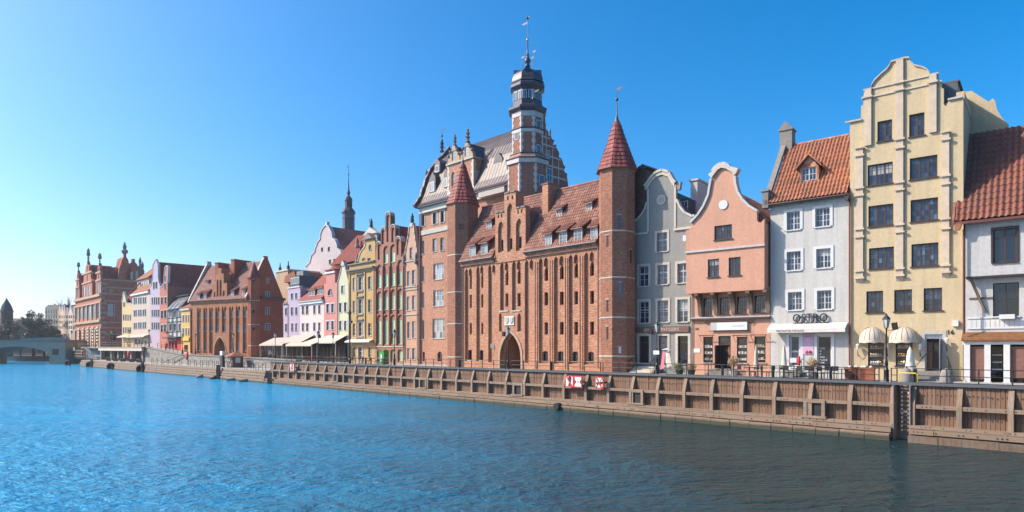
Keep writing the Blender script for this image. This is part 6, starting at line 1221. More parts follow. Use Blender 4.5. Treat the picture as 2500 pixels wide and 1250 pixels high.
# ================================================================== palace gate (large brick building by the bridge)
h = House('palace_gate', 'large red brick renaissance palace with stone bands, tall windows and statue-topped gables by the bridge', 'palace', LK, 184, 247, 5.0); h.holes = {}; W_ = h.W
bays_ = [(186.3, 192), (196, 202), (204.5, 212), (215, 223.5), (226, 233), (237, 245.5)]
for i, (a, b) in enumerate(bays_): f = i/5; h.win(a, b, 752-9*f, 779-3*f, nx=2, gx=2, gy=4, fm='white_paint', pm='pane_pale', sill='stone_trim', rec=.08)
for a, b, t_, v_ in ((186, 188.5, 705, 727), (189.5, 192, 704, 726), (203, 207.5, 700, 723), (209, 213.5, 699, 722), (215, 219.5, 697, 720), (236.5, 240, 691, 716), (241.5, 245, 690, 715)): h.win(a, b, t_, v_, nx=2, gx=1, gy=4, fm='white_paint', pm='pane_pale', sill='stone_trim', rec=.08)
for a, b in ((197, 204), (209, 216), (220.5, 227.5), (233, 240)): h.win(a, b, 800, 838, nx=1, gx=1, gy=1, arch='round', fm='stone_trim', pm='interior_dark', sill=None, rec=.6, name='archway')
zt = h.z(215, 726); z2 = h.z(215, 787)
def gab(a, b, v0, vs, vt): x0, x1 = h.x(a), h.x(b); c = (x0+x1)/2; w = (x1-x0)/2; zs = h.z((a+b)/2, vs); zp = h.z((a+b)/2, vt); hh = zp-zs; return [(x0, zt), (x0, zs), (c-w*.75, zs+.15*hh), (c-w*.7, zs+.4*hh), (c-w*.42, zs+.5*hh), (c-w*.36, zs+.75*hh), (c-w*.12, zs+.85*hh), (c, zp), (c+w*.12, zs+.85*hh), (c+w*.36, zs+.75*hh), (c+w*.42, zs+.5*hh), (c+w*.7, zs+.4*hh), (c+w*.75, zs+.15*hh), (x1, zs), (x1, zt)]
ol = [(0, -.8), (0, zt)]+gab(184.2, 194, 0, 702, 660)+gab(201, 225, 0, 690, 638)+gab(235, 246.8, 0, 684, 642)+[(W_, zt), (W_, -.8)]; h.wall(ol, 'b_palace', th=.8, rev=.4)
for z, hh, out in ((zt-.2, .8, .6), (zt-2.4, .5, .35), (z2, .8, .6), (z2-2.2, .4, .25)): h.boxp('cornice', 'w_sand', -.3, W_+.3, -out, -.001, z-hh/2, z+hh/2)
for u in (184.8, 194, 203.3, 213.5, 224.7, 235, 246): x = h.x(u); h.boxp('pilaster', 'w_sand', x-.5, x+.5, -.3, -.001, z2+.5, zt-2.8); h.boxp('rusticated_pier', 'w_sand', x-.8, x+.8, -.4, -.001, -.8, z2-2.5)
for u in (206.5, 218.2, 230, 195.5, 241):
    x = h.x(u)
    for k in range(7): MB().box(x-1.0, x+1.0, -.5, -.401 if u in (195.5,) else -.001, .2+k*1.0, .75+k*1.0).build('rustic_block', 'w_cream', h.root)
for (a, b, vs, vt, vf) in ((184.2, 194, 702, 660, 639), (201, 225, 690, 638, 605), (235, 246.8, 684, 642, 617)):
    c = h.x((a+b)/2); zp, zs, zf = h.z((a+b)/2, vt), h.z((a+b)/2, vs), h.z((a+b)/2, vf); s_ = (zf-zp)/1.95; finial(h.root, c, .3, zp-.2, s_*.55); h.part(MB().lathe([(.5, zp+s_*.8), (.6, zp+s_*1.1), (.4, zp+s_*1.4), (.55, zp+s_*1.6), (.3, zp+s_*1.7), (.1, zf)], 6, c, .3), 'statue', 'statue_stone')
    m = MB()
    for z in (zs, zs+(zp-zs)*.45): m.box(h.x(a), h.x(b), -.25, -.001, z-.25, z+.25)
    m.box(c-.25, c+.25, -.2, -.001, zs, zp-1.5); h.part(m, 'gable_bands', 'w_sand'); x0, x1 = h.x(a), h.x(b); h.part(MB().prism([(x0+.3, zt), (x1-.3, zt), (x1-.3, zs), (c, zp-1), (x0+.3, zs)], .81, 7), 'gable_roof', 't_far')
YD = pxs(h, 350, 0, W_)[0]; ya = pxs(h, 286, 0, W_)[0]; zsd = pxs(h, 270, 682, W_)[1]; zsd2 = pxs(h, 330, 686, W_)[1]
h.boxp('side_wall', 'b_palace', .01, W_, .81, YD, -.8, zsd); yr = YD*.28; h.part(MB().prism([(.8, zsd), (6, zsd+5), (YD*.5, zsd+5), (YD, zsd)], 1, W_-1.2, 'x'), 'roof', 't_far')
for v in (683, 718, 735, 787, 800, 816, 702): z = pxs(h, 275, v, W_)[1]; h.boxp('stone_band', 'w_sand', W_+.001, W_+.3, .8, YD, z-.2, z+.2)
m = MB()
for k in range(14): m.box(W_+.001, W_+.2, -.2, 1.5 if k % 2 else .9, k*1.5, k*1.5+.8)
h.part(m, 'quoins', 'w_sand'); swin(h, 263, 280, 743, 772, W_+.06, 'white_paint', 'pane_pale', gx=4, gy=4); swin(h, 268, 274, 707, 714, W_+.06, 'white_paint', 'pane_sky'); swin(h, 267, 283, 811, 832, W_+.06, 'stone_trim', 'pane_dark', 'door')
def side_gable(u0, u1, vs, vt, nm):
    (y0, z0), (y1, _) = pxs(h, u0, vs, W_), pxs(h, u1, vs, W_); zp = pxs(h, (u0+u1)/2, vt, W_)[1]; c = (y0+y1)/2; w = (y1-y0)/2; hh = zp-z0
    p = [(y0, z0), (y0, z0+.2*hh), (c-w*.85, z0+.45*hh), (c-w*.6, z0+.6*hh), (c-w*.5, z0+.75*hh), (c-w*.2, z0+.85*hh), (c-w*.18, zp), (c+w*.18, zp), (c+w*.2, z0+.85*hh), (c+w*.5, z0+.75*hh), (c+w*.6, z0+.6*hh), (c+w*.85, z0+.45*hh), (y1, z0+.2*hh), (y1, z0)]
    h.part(MB().prism(p, W_-1.2, W_+.15, 'x'), nm, 'b_palace'); h.part(MB().prism([(c-w*.8, z0), (c+w*.8, z0), (c, zp-1)], W_-9, W_-1.2, 'x'), 'gable_roof', 't_far'); return c, zp
c, zp = side_gable(289, 321, 682, 618, 'side_gable'); h.part(MB().lathe([(.9, zp), (1.0, zp+.8), (.5, zp+1.2), (.6, zp+2.4), (.3, zp+2.6), (.35, zp+3.0), (.05, zp+3.6)], 6, W_-.4, c), 'statue', 'statue_stone')
c, zp = side_gable(306, 345, 684, 632, 'side_gable'); swin(h, 319, 323.5, 664, 682, W_+.2, 'white_paint', 'pane_green'); swin(h, 332, 336.5, 662, 681, W_+.2, 'white_paint', 'pane_green')
for u, v in ((343, 627), (349, 638)): y, z = pxs(h, u, v, W_); h.part(MB().lathe([(.5, z-6), (.6, z-3), (.3, z-2.5), (.45, z-1.2), (.05, z)], 6, W_-.5, min(y, YD)), 'statue', 'statue_stone')

# ================================================================== beyond the bridge
LF = QL(9.6)
cols = ['w_sand', 'w_beige', 'w_sand', 'stone_grey', 'w_beige', 'stone_grey']
ws3 = dict(nx=1, gx=1, gy=2, pm='pane_dark', sill=None, fm='pale_trim')
names_ = ['sandy gabled house furthest along the row beyond the palace', 'beige gabled house with tall finial beyond the palace', 'slim sandy gabled house between beige and cream houses', 'cream gabled house in the row beyond the palace', 'white gabled house with stepped crown beyond the palace', 'slim cream house directly beside the palace corner']
for i, (a, b, vs, vt) in enumerate(((142.5, 149, 757, 742), (149, 155, 760, 744), (155, 159.5, 757, 742), (159.5, 167, 764, 752), (167, 177, 764, 746), (177, 183.5, 762, 749))):
    c = (a+b)/2; gabled('terrace_house', names_[i], a, b, [(a, vs), (c-.8, vt+2), (c, vt), (c+.8, vt+2), (b, vs)], cols[i], [(a+1.2, a+(b-a)*.42, t_, t_+7) for t_ in (770, 783, 796)]+[(a+(b-a)*.58, b-1, t_, t_+7) for t_ in (770, 783, 796)], 't_far', 10, z0=3., ws_=ws3, line=LF)
h = House('grey_tenement', 'dark grey shaded tenement with arched attic window beyond the trees', 'building', LF, 110, 142, 3.); h.holes = {}
for a in (112, 118.5, 125, 131, 136.5):
    for t_ in (757, 768, 782, 797): h.win(a, a+4, t_, t_+8, nx=2, gx=1, gy=2, fm='grey_trim', pm='pane_blue', sill=None)
o = h.poly([(110, 751), (114, 748), (117, 744), (126, 744), (129, 748), (131, 741), (136, 744), (142, 745)]); o[0] = (0, o[0][1]); o[-1] = (h.W, o[-1][1]); h.wall([(0, -1)]+o+[(h.W, -1)], 'w_dark_grey'); h.body('w_dark_grey', 12, o[0][1]-.5); h.part(MB().box(0, h.W, .4, 12, o[0][1]-.5, o[0][1]), 'roof', 'slate_roof')  # the tenement's shade is put into its dark wall colour
h = House('round_tower', 'dark brick tower with pointed slate roof at the far left', 'tower', ((-190, 244), (1, 0)), 0, 16.5, 3.); x = h.x(6); h.part(MB().lathe([(2.0, -1), (2.0, h.z(6, 762)), (2.2, h.z(6, 761)), (2.2, h.z(6, 760))], 14, x, 2), 'shaft', 'b_old'); h.part(MB().lathe([(2.2, h.z(6, 760)), (1.5, h.z(6, 745)), (.3, h.z(6, 730)), (.05, h.z(6, 726))], 14, x, 2), 'roof', 'slate_roof')
h = House('far_long_block', 'long low dark roofed block behind the trees beyond the bridge', 'building', ((-175, 300), (1, 0)), -60, 110, 2.); h.part(MB().box(0, h.W, 0, 12, -1, h.z(50, 785)), 'wall', 'w_dark_grey'); h.part(MB().prism([(-.5, h.z(50, 786)), (6, h.z(50, 776)), (12.5, h.z(50, 786))], 0, h.W, 'x'), 'roof', 'slate_roof')
for i in range(12): x = h.W*(i+.5)/12; ubox('window', 'pane_blue', h.root, x-.8, x+.8, -.05, 0, h.z(50, 806), h.z(50, 796))
# bridge
br = thing('stone_bridge', 'dark stone arch bridge with low railing crossing the river', 'bridge', (-139.7, 205, 0)); BX = -60.
def bz(v): return CAM_H+(HY-v)/FP*205
arc = [(-3.6-12.3+12.3*math.cos(math.pi*i/16), 1.3+4.2*math.sin(math.pi*i/16)) for i in range(17)]; a2 = [(x-29, z) for x, z in arc]
MB().prism([(0, -1), (0, bz(832)), (BX, bz(833)), (BX, -1), (a2[-1][0], -1)]+a2[::-1]+[(a2[0][0], -1), (arc[-1][0], -1)]+arc[::-1]+[(arc[0][0], -1)], 0, 13).build('arch_body', 'bridge_stone', br)
MB().box(BX, .3, -.35, 13.3, bz(832)+.0, bz(829.5)).build('deck_cornice', 'stone_grey', br); MB().prism([(-14, bz(829.5)), (.6, bz(829.5)), (.6, bz(824)), (-5, bz(823.5)), (-14, bz(827))], -.4, .2).build('parapet', 'stone_grey', br)
m = MB().box(BX, -10, -.1, 0, bz(821), bz(820)).box(BX, -10, -.1, 0, bz(829), bz(828)); m.build('railing_rail', 'dark_metal', br)
m = MB()
for i in range(150): m.box(BX+i*.28, BX+i*.28+.05, -.08, -.03, bz(829), bz(820.5))
m.build('railing_bars', 'dark_metal', br, kind='stuff'); MB().box(-4.4, .5, -.9, 13.5, -1, bz(836)).build('abutment', 'bridge_stone', br); MB().box(-3.4, -1.6, -1.0, -.9, bz(866), bz(852)).build('abutment_niche', 'black', br)
MB().box(-19, -10, 22, 30, -1, 4.2).build('rear_pier', 'bridge_stone', br)
bk = struct(MB().box(-240, -120, 262, 264, -1, 3), 'far_quay_wall', 'concrete')
# trees
def leaf_mat(n, c):
    m, t, b = newmat(n); oi = nd(t, 'NewGeometry'); f = ramp(t, noise(t, oi.outputs['Position'], .9, 2), .3, .7); t.links.new(mix(t, f, dk(c, .5), dk(c, 1.5)), b.inputs['Base Color']); b.inputs['Roughness'].default_value = .6
leaf_mat('leaf_dark', (.07, .095, .06)); leaf_mat('leaf_dry', (.34, .22, .12)); leaf_mat('leaf_green', (.07, .11, .03)); plain('bark', (.07, .055, .045), .9)
def tree(label, x, y, z, hgt, rx, n=1500, mat='leaf_dark', leaf=.45, name='leafy_tree', bare=False):
    t = thing(name, label, 'tree', (x, y, z)); q = random.Random(int(abs(x*7+y*3))); m = MB(); m.tube([(0, 0, -.3), (.1, 0, hgt*.35), (0, .1, hgt*.8)], [hgt*.035, hgt*.025, .05], 7)
    tips = []
    for i in range(14):
        a, z0 = q.uniform(0, 6.3), hgt*q.uniform(.25, .75); L = rx*q.uniform(.5, .95); e = (L*math.cos(a), L*math.sin(a), z0+hgt*q.uniform(.1, .28)); tips.append(e); m.tube([(0, 0, z0), (e[0]*.5, e[1]*.5, z0+hgt*.06), e], [hgt*.012, hgt*.008, .02], 5)
        if bare:
            for k in range(8): b = (e[0]*q.uniform(.3, 1)+q.uniform(-.6, .6), e[1]*q.uniform(.3, 1)+q.uniform(-.6, .6), e[2]+q.uniform(-.3, 1.6)); m.tube([(e[0]*.6, e[1]*.6, z0+hgt*.08), b], [.04, .015], 4)
    m.build('trunk', 'bark', t)
    if bare: return t
    c = MB(); cl = [(q.gauss(0, .42)*rx, q.gauss(0, .42)*rx, hgt*(.62+q.gauss(0, .17)), q.uniform(.12, .3)*rx) for _ in range(34)]+[(e[0], e[1], e[2], .25*rx) for e in tips]
    for i in range(n):
        cx, cy, cz, r_ = q.choice(cl); d = Vector((q.gauss(0, 1), q.gauss(0, 1), q.gauss(0, 1))).normalized()*r_*q.uniform(.6, 1.05); p = Vector((cx, cy, cz))+d
        a = Vector((q.gauss(0, 1), q.gauss(0, 1), q.gauss(0, 1))).normalized()*leaf*q.uniform(.5, 1); b = a.cross(Vector((q.gauss(0, 1), q.gauss(0, 1), q.gauss(0, 1)))).normalized()*leaf*.45
        c.add([p-a, p+b, p+a, p-b], [(0, 1, 2, 3)])
    c.build('crown', mat, t); return t
def gp(u, Y): return K(u)*Y, Y
tree('tall leafy dark tree beyond the bridge, topmost of the clump', *gp(82, 236), 2.2, 16.5, 4.4, 3000); tree('round dark tree between the clump and the grey tenement', *gp(108, 240), 2.2, 12.5, 3.6, 2000); tree('low dark tree beside the round tower', *gp(22, 238), 2.2, 13, 3.6, 1900); tree('broad dark shrub-like tree behind the bridge railing', *gp(50, 234), 2.2, 8.5, 4, 1800); tree('small dark tree in front of the grey tenement', *gp(132, 236), 2.2, 10.5, 3.2, 2200)
tree('low dark tree behind the bridge parapet', *gp(3, 232), 2.2, 10, 4, 2200)
tree('bare spreading tree showing above the terrace roofs', *gp(171, 300), 4., 26, 7, bare=True, name='bare_tree')

# ================================================================== street furniture
def at(u, t, z=None):
    p = hit(QL(t), u); return (p[0], p[1], zground(s_at(u, t)) if z is None else z)
def zat(u, v, t): p = hit(QL(t), u); return CAM_H+(HY-v)/FP*p[1]
def lamp(u, vtop, t, label, box=False, sign=False):
    x, y, z = at(u, t); H = zat(u, vtop, t)-z; o = thing('street_lamp', label, 'street lamp', (x, y, z), ANG_Q, 'old-style black street lamps'); k = H/4.3
    MB().lathe([(.17*k, 0), (.2*k, .08*k), (.15*k, .12*k), (.14*k, .9*k), (.17*k, .94*k), (.1*k, 1.0*k), (.09*k, 1.25*k), (.11*k, 1.3*k), (.055*k, 1.6*k), (.05*k, 2.2*k), (.065*k, 2.24*k), (.045*k, 2.28*k), (.04*k, 3.35*k), (.08*k, 3.4*k), (.05*k, 3.45*k)], 10).build('pole', 'dark_metal', o, smooth=True)
    MB().lathe([(.09*k, 3.45*k), (.2*k, 3.95*k)], 6).build('lantern_glass', 'lamp_glass', o)
    MB().lathe([(.24*k, 3.95*k), (.22*k, 3.99*k), (.1*k, 4.15*k), (.05*k, 4.2*k), (.05*k, 4.24*k), (.01, 4.32*k)], 6).build('lantern_cap', 'dark_metal', o)
    m = MB()
    for i in range(6): a = math.pi/3*i; m.tube([(.095*k*math.cos(a), .095*k*math.sin(a), 3.43*k), (.205*k*math.cos(a), .205*k*math.sin(a), 3.96*k)], .012*k, 4)
    m.build('lantern_bars', 'dark_metal', o)
    if box:
        MB().tube([(0, 0, 3.3*k), (box*.42*k, 0, 3.3*k)], .02*k).build('speaker_arm', 'dark_metal', o); b = MB().box(-.13*k, .13*k, -.12*k, .12*k, 0, .42*k).build('loudspeaker', 'black', o); b.location = (box*.5*k, -.05, 3.32*k); b.rotation_euler = (R(8), R(-8*box), 0)
    if sign: MB().box(-.25, .25, -.1, -.08, 1.75*k, 2.05*k).build('small_sign', 'sign_white', o)
lamp(2164, 765, 1.75, 'black lantern lamp with tilted loudspeaker outside the yellow house', 1); lamp(1604, 784, 1.9, 'black lantern lamp with square loudspeaker and small white sign outside the patisserie', -1, True); lamp(1240, 795, 1.9, 'black lantern lamp with loudspeakers standing before the gate archway', -1)
lamp(963, 803, 1.9, 'black lantern lamp with loudspeaker before the green-windowed house', -1); lamp(777, 806, 2.2, 'black lantern lamp beside the largest cream awning', 1); lamp(813, 810, 5.5, 'black lantern lamp before the coral house'); lamp(672, 811, 6.2, 'black lantern lamp beside the red brick side wall'); lamp(570, 813, 6.4, 'black lantern lamp right of the red brick archway')
lamp(477, 813, 6.2, 'black lantern lamp at the left end of the red brick gate'); lamp(446, 814, 6.2, 'black lantern lamp at the foot of the ramp before the golden house'); lamp(364, 803, 6.5, 'black lantern lamp before the mauve house'); lamp(315, 804, 6.5, 'black lantern lamp before the straw yellow house'); lamp(272, 805, 6.5, 'black lantern lamp before the palace side door'); lamp(233, 808, 6.5, 'black lantern lamp before the palace archways'); lamp(175, 806, 6.8, 'black lantern lamp near the bridge end')
x, y, z = at(854, 2.); cm = thing('camera_pole', 'tall dark pole with security cameras before the ochre house', 'pole', (x, y, z), ANG_Q); H = zat(854, 757, 2.)-z
MB().lathe([(.16, 0), (.16, .8), (.09, .9), (.08, H)], 8).build('pole', 'dark_metal', cm); MB().box(-.3, .15, -.15, .15, H-.5, H-.25).box(.1, .45, -.12, .12, H-1.6, H-1.3).build('security_camera', 'dark_metal', cm)
# railings
def railing(label, pts, gap=1.45, hgt=1.05, rails=(.98, .62, .28), r=.022, mat='dark_metal', cat='railing', group='riverside railings', extra=False):
    o = thing('railing', label, cat, pts[0], 0, group); P0 = Vector(pts[0])
    for a, b in zip(pts, pts[1:]):
        a, b = Vector(a)-P0, Vector(b)-P0; n = max(1, round((b-a).length/gap))
        for i in range(n+1):
            if i == 0 and a.length > .01: continue
            p = a+(b-a)*i/n; MB().tube([p+Vector((0, 0, -.02)), p+Vector((0, 0, hgt))], r*1.6, 6).build('post', mat, o)
        for f in rails: MB().tube([a+Vector((0, 0, f*hgt)), b+Vector((0, 0, f*hgt))], r, 5).build('rail', mat, o)
    return o
TR = 1.5
def rq(u0, u1, label, t=TR, **k): railing(label, [at(u0, t), at(u1, t)], **k)
rq(2238, 2560, 'dark railing from the ladder to the half-timbered shop'); rq(1985, 2146, 'dark railing before the wooden planters and yellow house'); rq(1790, 1980, 'dark railing before the white restaurant house'); rq(1626, 1785, 'dark railing before the pink house'); rq(1472, 1597, 'dark railing before the right turret and patisserie'); rq(1352, 1466, 'dark railing before the right bays of the gate'); rq(1248, 1344, 'dark railing right of the gate lamp')
rq(1125, 1234, 'dark railing left of the gate lamp'); rq(985, 1120, 'dark railing before the museum wall', group='riverside railings'); rq(862, 955, 'dark railing before the ochre and brick houses'); rq(700, 848, 'dark railing before the cafe awnings')
rq(2176, 2190, 'short railing stub between lamp and ladder')
for u in (2232, 2028, 1887, 1764, 1347, 1122, 893, 938): x, y, z = at(u, 1.65); tag(MB().lathe([(.09, 0), (.09, .95), (.07, 1.0), (.0, 1.04)], 8).build('mooring_bollard', 'dark_metal'), 'slim black iron bollard standing among the riverside railings', 'bollard', 'black bollards by the railings').location = (x, y, z)
railing('railing along the stone wall coping before the red brick gate', [at(700, 5.9), at(470, 5.9)], 2.6, 1.1, (.95, .5)); railing('railing climbing the ramp before the half-timbered house', [at(444, 5.6), at(385, 5.6, 5.0)], 2.6, 1.2, (.95, .5), .035, 'old_timber'); railing('timber railing along the pavilion terrace', [at(363, 5.0, 5.3), at(190, 5.0, 5.3)], 3., 1.3, (.95, .55, .2), .05, 'old_timber')
# landing furniture
for i, u in enumerate((372, 383, 396, 410, 424, 440, 462, 477, 492, 507, 521, 531, 552, 562, 600, 616, 628, 645)):
    x, y, z = at(u, .9+.5*(i % 3 == 0), 1.8); o = thing('landing_barrier', 'low steel hoop barrier on the stone landing', 'barrier', (x, y, z), ANG_Q, 'hoop barriers on the landing'); MB().tube([(-.5, 0, 0), (-.5, 0, .95), (-.4, 0, 1.05), (.4, 0, 1.05), (.5, 0, .95), (.5, 0, 0)], .05).build('hoop', 'dark_metal', o); MB().tube([(-.5, 0, .5), (.5, 0, .5)], .035).build('crossbar', 'steel', o)
for i, u in enumerate((265, 282, 300, 322, 340)): x, y, z = at(u, 2.2, 1.8); o = thing('terrace_table', 'grey terrace table with bench before the pavilion', 'table', (x, y, z), ANG_Q, 'pavilion tables'); MB().box(-1.2, 1.2, -.4, .4, .72, .8).build('top', 'zinc', o); MB().box(-1.0, -.9, -.3, .3, 0, .72).build('leg', 'zinc', o); MB().box(.9, 1.0, -.3, .3, 0, .72).build('leg', 'zinc', o)
for u, lb in ((459, 'red lifebuoy case on a post before the ramp'), (316, 'red lifebuoy case on a post before the pavilion'), (203, 'red lifebuoy case on a post beside the palisade')):
    x, y, z = at(u, 2.6, 1.8); o = thing('lifebuoy_post', lb, 'lifebuoy post', (x, y, z), ANG_Q); MB().tube([(0, 0, 0), (0, 0, 2.5)], .07).build('post', 'dark_metal', o); MB().lathe([(.3, 1.0), (.45, 1.2), (.45, 2.2), (.3, 2.45)], 10, 0, -.2, 0, 1, .5).build('case', 'red_paint', o, smooth=True)
x, y, z = at(575, 3., 1.8); o = thing('ticket_kiosk', 'small dark wooden kiosk with tiled pyramid roof on the landing', 'kiosk', (x, y, z), ANG_Q); k = zat(575, 858, 3.)-1.8
MB().box(-1.0, 1.0, -.9, .9, 0, k*.72).build('cabin', 'old_timber', o); MB().add([(-1.5, -1.4, k*.7), (1.5, -1.4, k*.7), (1.5, 1.4, k*.7), (-1.5, 1.4, k*.7), (0, 0, k)], [(0, 1, 4), (1, 2, 4), (2, 3, 4), (3, 0, 4), (0, 3, 2, 1)]).build('roof', 't_faro', o); MB().box(-.5, .3, -.96, -.9, k*.35, k*.62).build('hatch', 'pane_pale', o); MB().box(1.0, 1.05, -.4, .4, k*.3, k*.62).build('side_window', 'white_paint', o)
x, y, z = at(543, 2.4, 1.8); o = thing('information_post', 'black information pillar with white top panel on the landing', 'sign', (x, y, z), ANG_Q); MB().box(-.55, .55, -.2, .2, 0, 2.0).build('pillar', 'black', o); MB().box(-.5, .5, -.24, .2, 2.0, 2.7).build('panel', 'sign_white', o)
for u, lb in ((166, 'black tyre fender beside the bridge abutment'), (218, 'black tyre fender next to the first mooring post'), (270, 'large black tyre fender hung midway along the landing'), (343, 'black tyre fender next to the rusty mooring post')):
    x, y, z = at(u, -.45, .35); o = tag(MB().lathe([(.55, -.3), (.85, -.3), (1.0, -.12), (1.0, .12), (.85, .3), (.55, .3), (.55, -.3)], 20).build('tyre_fender', 'rubber', smooth=True), lb, 'tyre'); o.location = (x, y, z+.3); o.rotation_euler = (R(90), 0, ANG_Q+R(35))
for u, lb, g in ((487, 'grey cylinder fender floating by the hanging hose', 1), (522, 'black cylinder fender tilted against the rusty post', 1), (565, 'white-topped cylinder fender floating by the landing', 1), (595, 'white-topped cylinder fender nearest the timber wall', 1)):
    x, y, z = at(u, -.45, .12); o = thing('cylinder_fender', lb, 'fender', (x, y, z), ANG_Q+R(80)); c = MB().lathe([(.05, -.6), (.32, -.6), (.32, .6), (.05, .6)], 14).build('barrel', 'stone_grey' if u != 522 else 'rubber', o, smooth=False); c.rotation_euler = (0, R(80 if u > 540 else 62), 0); e = MB().lathe([(.05, -.65), (.28, -.65), (.28, -.6), (.05, -.6)], 14).build('end_cap', 'rubber', o); e.rotation_euler = c.rotation_euler
for u, lb in ((161, 'slim dark mooring post at the bridge end of the landing'), (224, 'dark mooring post beside a tyre fender'), (348, 'rusty mooring post rising above the landing edge'), (533, 'thick rusty red mooring post with tilted fender'), (658, 'short dark post where the landing meets the timber wall')):
    x, y, z = at(u, -.15, 0); tag(MB().box(-.25, .25, -.2, .2, -.8, 2.3 if u < 600 else 1.6).build('mooring_post', 'old_timber' if u != 533 else 'copper_pipe'), lb, 'post').location = (x, y, z)
# navigation signs on the timber wall
def sign(u0, u1, vT, vB, kind, label):
    f = Frame(QL(.3), u0, u1, 0); w = f.W; uc = (u0+u1)/2; z0, z1 = f.z(uc, vB), f.z(uc, vT); o = thing('navigation_sign', label, 'sign', (*f.P, 0), f.ang); b = w*.1
    MB().box(0, w, 0, .04, z0, z1).build('board', 'red_paint', o); MB().box(b, w-b, -.012, -.001, z0+b, z1-b).build('face', 'sign_white', o); c, zc = w/2, (z0+z1)/2; hh = (z1-z0)/2
    MB().box(w-.1, w+.0, .04, .5, zc-.05, zc+.05).build('stay', 'dark_metal', o)
    if kind == 'bollard': MB().lathe([(.001, -.001), (.17, -.001), (.17, .01), (.001, .01)], 14).build('symbol', 'black', o).matrix_local = Matrix.Translation((c+.05, -.016, zc+.25)) @ Matrix.Rotation(R(90), 4, 'X'); MB().prism([(c-.12, zc-.35), (c+.22, zc-.35), (c+.15, zc-.1), (c+.2, zc+.1), (c-.1, zc+.1), (c-.04, zc-.1)], -.024, -.013).build('symbol', 'black', o)
    if kind == 'width':
        for sx in (-1, 1): MB().prism([(c+sx*(w/2-b), zc+.2), (c+sx*w*.22, zc), (c+sx*(w/2-b), zc-.2)], -.024, -.013).build('symbol', 'black', o)
        text('25', .24, 'black', o, (c, -.014, zc-.08), .003)
    if kind == 'boat': MB().prism([(c-.32, zc+.02), (c+.36, zc+.1), (c+.26, zc-.12), (c-.24, zc-.14)], -.024, -.013).build('symbol', 'black', o); MB().prism([(c+.1, zc+.1), (c+.3, zc+.42), (c+.34, zc+.4), (c+.16, zc+.1)], -.024, -.013).build('symbol', 'black', o); MB().prism([(c-.2, zc-.14), (c-.32, zc-.4), (c-.26, zc-.42), (c-.1, zc-.14)], -.024, -.013).build('symbol', 'black', o)
    if kind == 'berth': MB().prism([(c-.28, zc-.3), (c+.28, zc-.3), (c+.16, zc+.02), (c+.3, zc+.42), (c-.1, zc+.42), (c-.16, zc)], -.024, -.013).build('symbol', 'black', o)
    if kind in ('bollard', 'boat'): q = hh-b; MB().prism([(b, z1-b), (b+.14, z1-b), (w-b, z0+b), (w-b-.14, z0+b)], -.036, -.025).build('slash', 'red_paint', o)
sign(1380, 1400.5, 917, 945.5, 'bollard', 'red-bordered no mooring sign with bollard symbol on the timber wall'); sign(1401.5, 1421, 918, 946.5, 'width', 'red-bordered distance sign reading 25 on the timber wall'); sign(1453, 1473, 920, 949, 'boat', 'red-bordered sign with struck-out boat symbol on the timber wall'); sign(708, 718, 887, 906, 'berth', 'small red-bordered sign at the far end of the timber wall')
# terrace clutter before the right-hand houses
def ra(u, y, f=HW_): x = f.x(u, y); return (f.P[0]+x*f.e[0]+y*f.n[0], f.P[1]+x*f.e[1]+y*f.n[1], GZ)
def parasol(u, y, vT, hw, label, mat='canvas_white'):
    x, yy, z = ra(u, y); k = (CAM_H+(HY-vT)/FP*yy)-z; o = thing('closed_parasol', label, 'parasol', (x, yy, z)); MB().tube([(0, 0, 0), (0, 0, k)], .03).build('pole', 'steel', o); q = random.Random(int(u)); n = 14; pr = [(.1 if hw > .3 else .33, hw*1.05), (.35, hw*.85), (.55, hw*.6), (.72, hw*.52), (.88, hw*.34), (.98, .03)]; v = []
    for f, r_ in pr:
        for i in range(n): a = 2*math.pi*i/n; rr = r_*(1+.25*(i % 2)+.15*q.uniform(-1, 1)); v.append((rr*math.cos(a), rr*math.sin(a), f*k))
    MB().add(v, [(j*n+i, j*n+(i+1) % n, (j+1)*n+(i+1) % n, (j+1)*n+i) for j in range(len(pr)-1) for i in range(n)]).build('folded_canvas', mat, o, smooth=True); MB().lathe([(.3, 0), (.3, .08), (.06, .12)], 12).build('foot', 'stone_grey', o)
parasol(1846, -3., 841, .2, 'folded pinkish parasol before the pink house', 'canvas_pink'); parasol(1914, -2.6, 842, .22, 'folded beige parasol beside the restaurant door', 'canvas'); parasol(2222, -2.2, 846, .34, 'tall folded cream parasol before the yellow house shop window')
def ball_bush(u, y, vc, r, label, mat='leaf_dry', pot='stone_trim'):
    x, yy, z = ra(u, y); k = (CAM_H+(HY-vc)/FP*yy)-z; o = thing('potted_tree', label, 'plant', (x, yy, z)); q = random.Random(int(u)); MB().lathe([(.22, 0), (.32, .5), (.34, .5), (.26, .42)], 12).build('pot', pot, o); MB().tube([(0, 0, .4), (.02, 0, k)], .025).build('stem', 'bark', o); c = MB()
    for i in range(420): d = Vector((q.gauss(0, 1), q.gauss(0, 1), q.gauss(0, .8))).normalized()*r*q.uniform(.3, 1.05); p = Vector((0, 0, k))+d; a = Vector((q.gauss(0, 1), q.gauss(0, 1), q.gauss(0, 1))).normalized()*.07; b = a.cross(d).normalized()*.035; c.add([p-a, p+b, p+a, p-b], [(0, 1, 2, 3)])
    c.build('crown', mat, o)
ball_bush(1791, -3.2, 882, .42, 'dry round potted tree before the pink house'); ball_bush(1985, -3., 887, .45, 'dry round potted tree before the restaurant window'); ball_bush(1659, -3.5, 898, .5, 'green bushy potted plant beside the patisserie towels', 'leaf_green', 'dark_metal'); ball_bush(1688, -3.3, 896, .4, 'dry leafy planter between patisserie and pink house', 'leaf_dry', 'dark_metal')
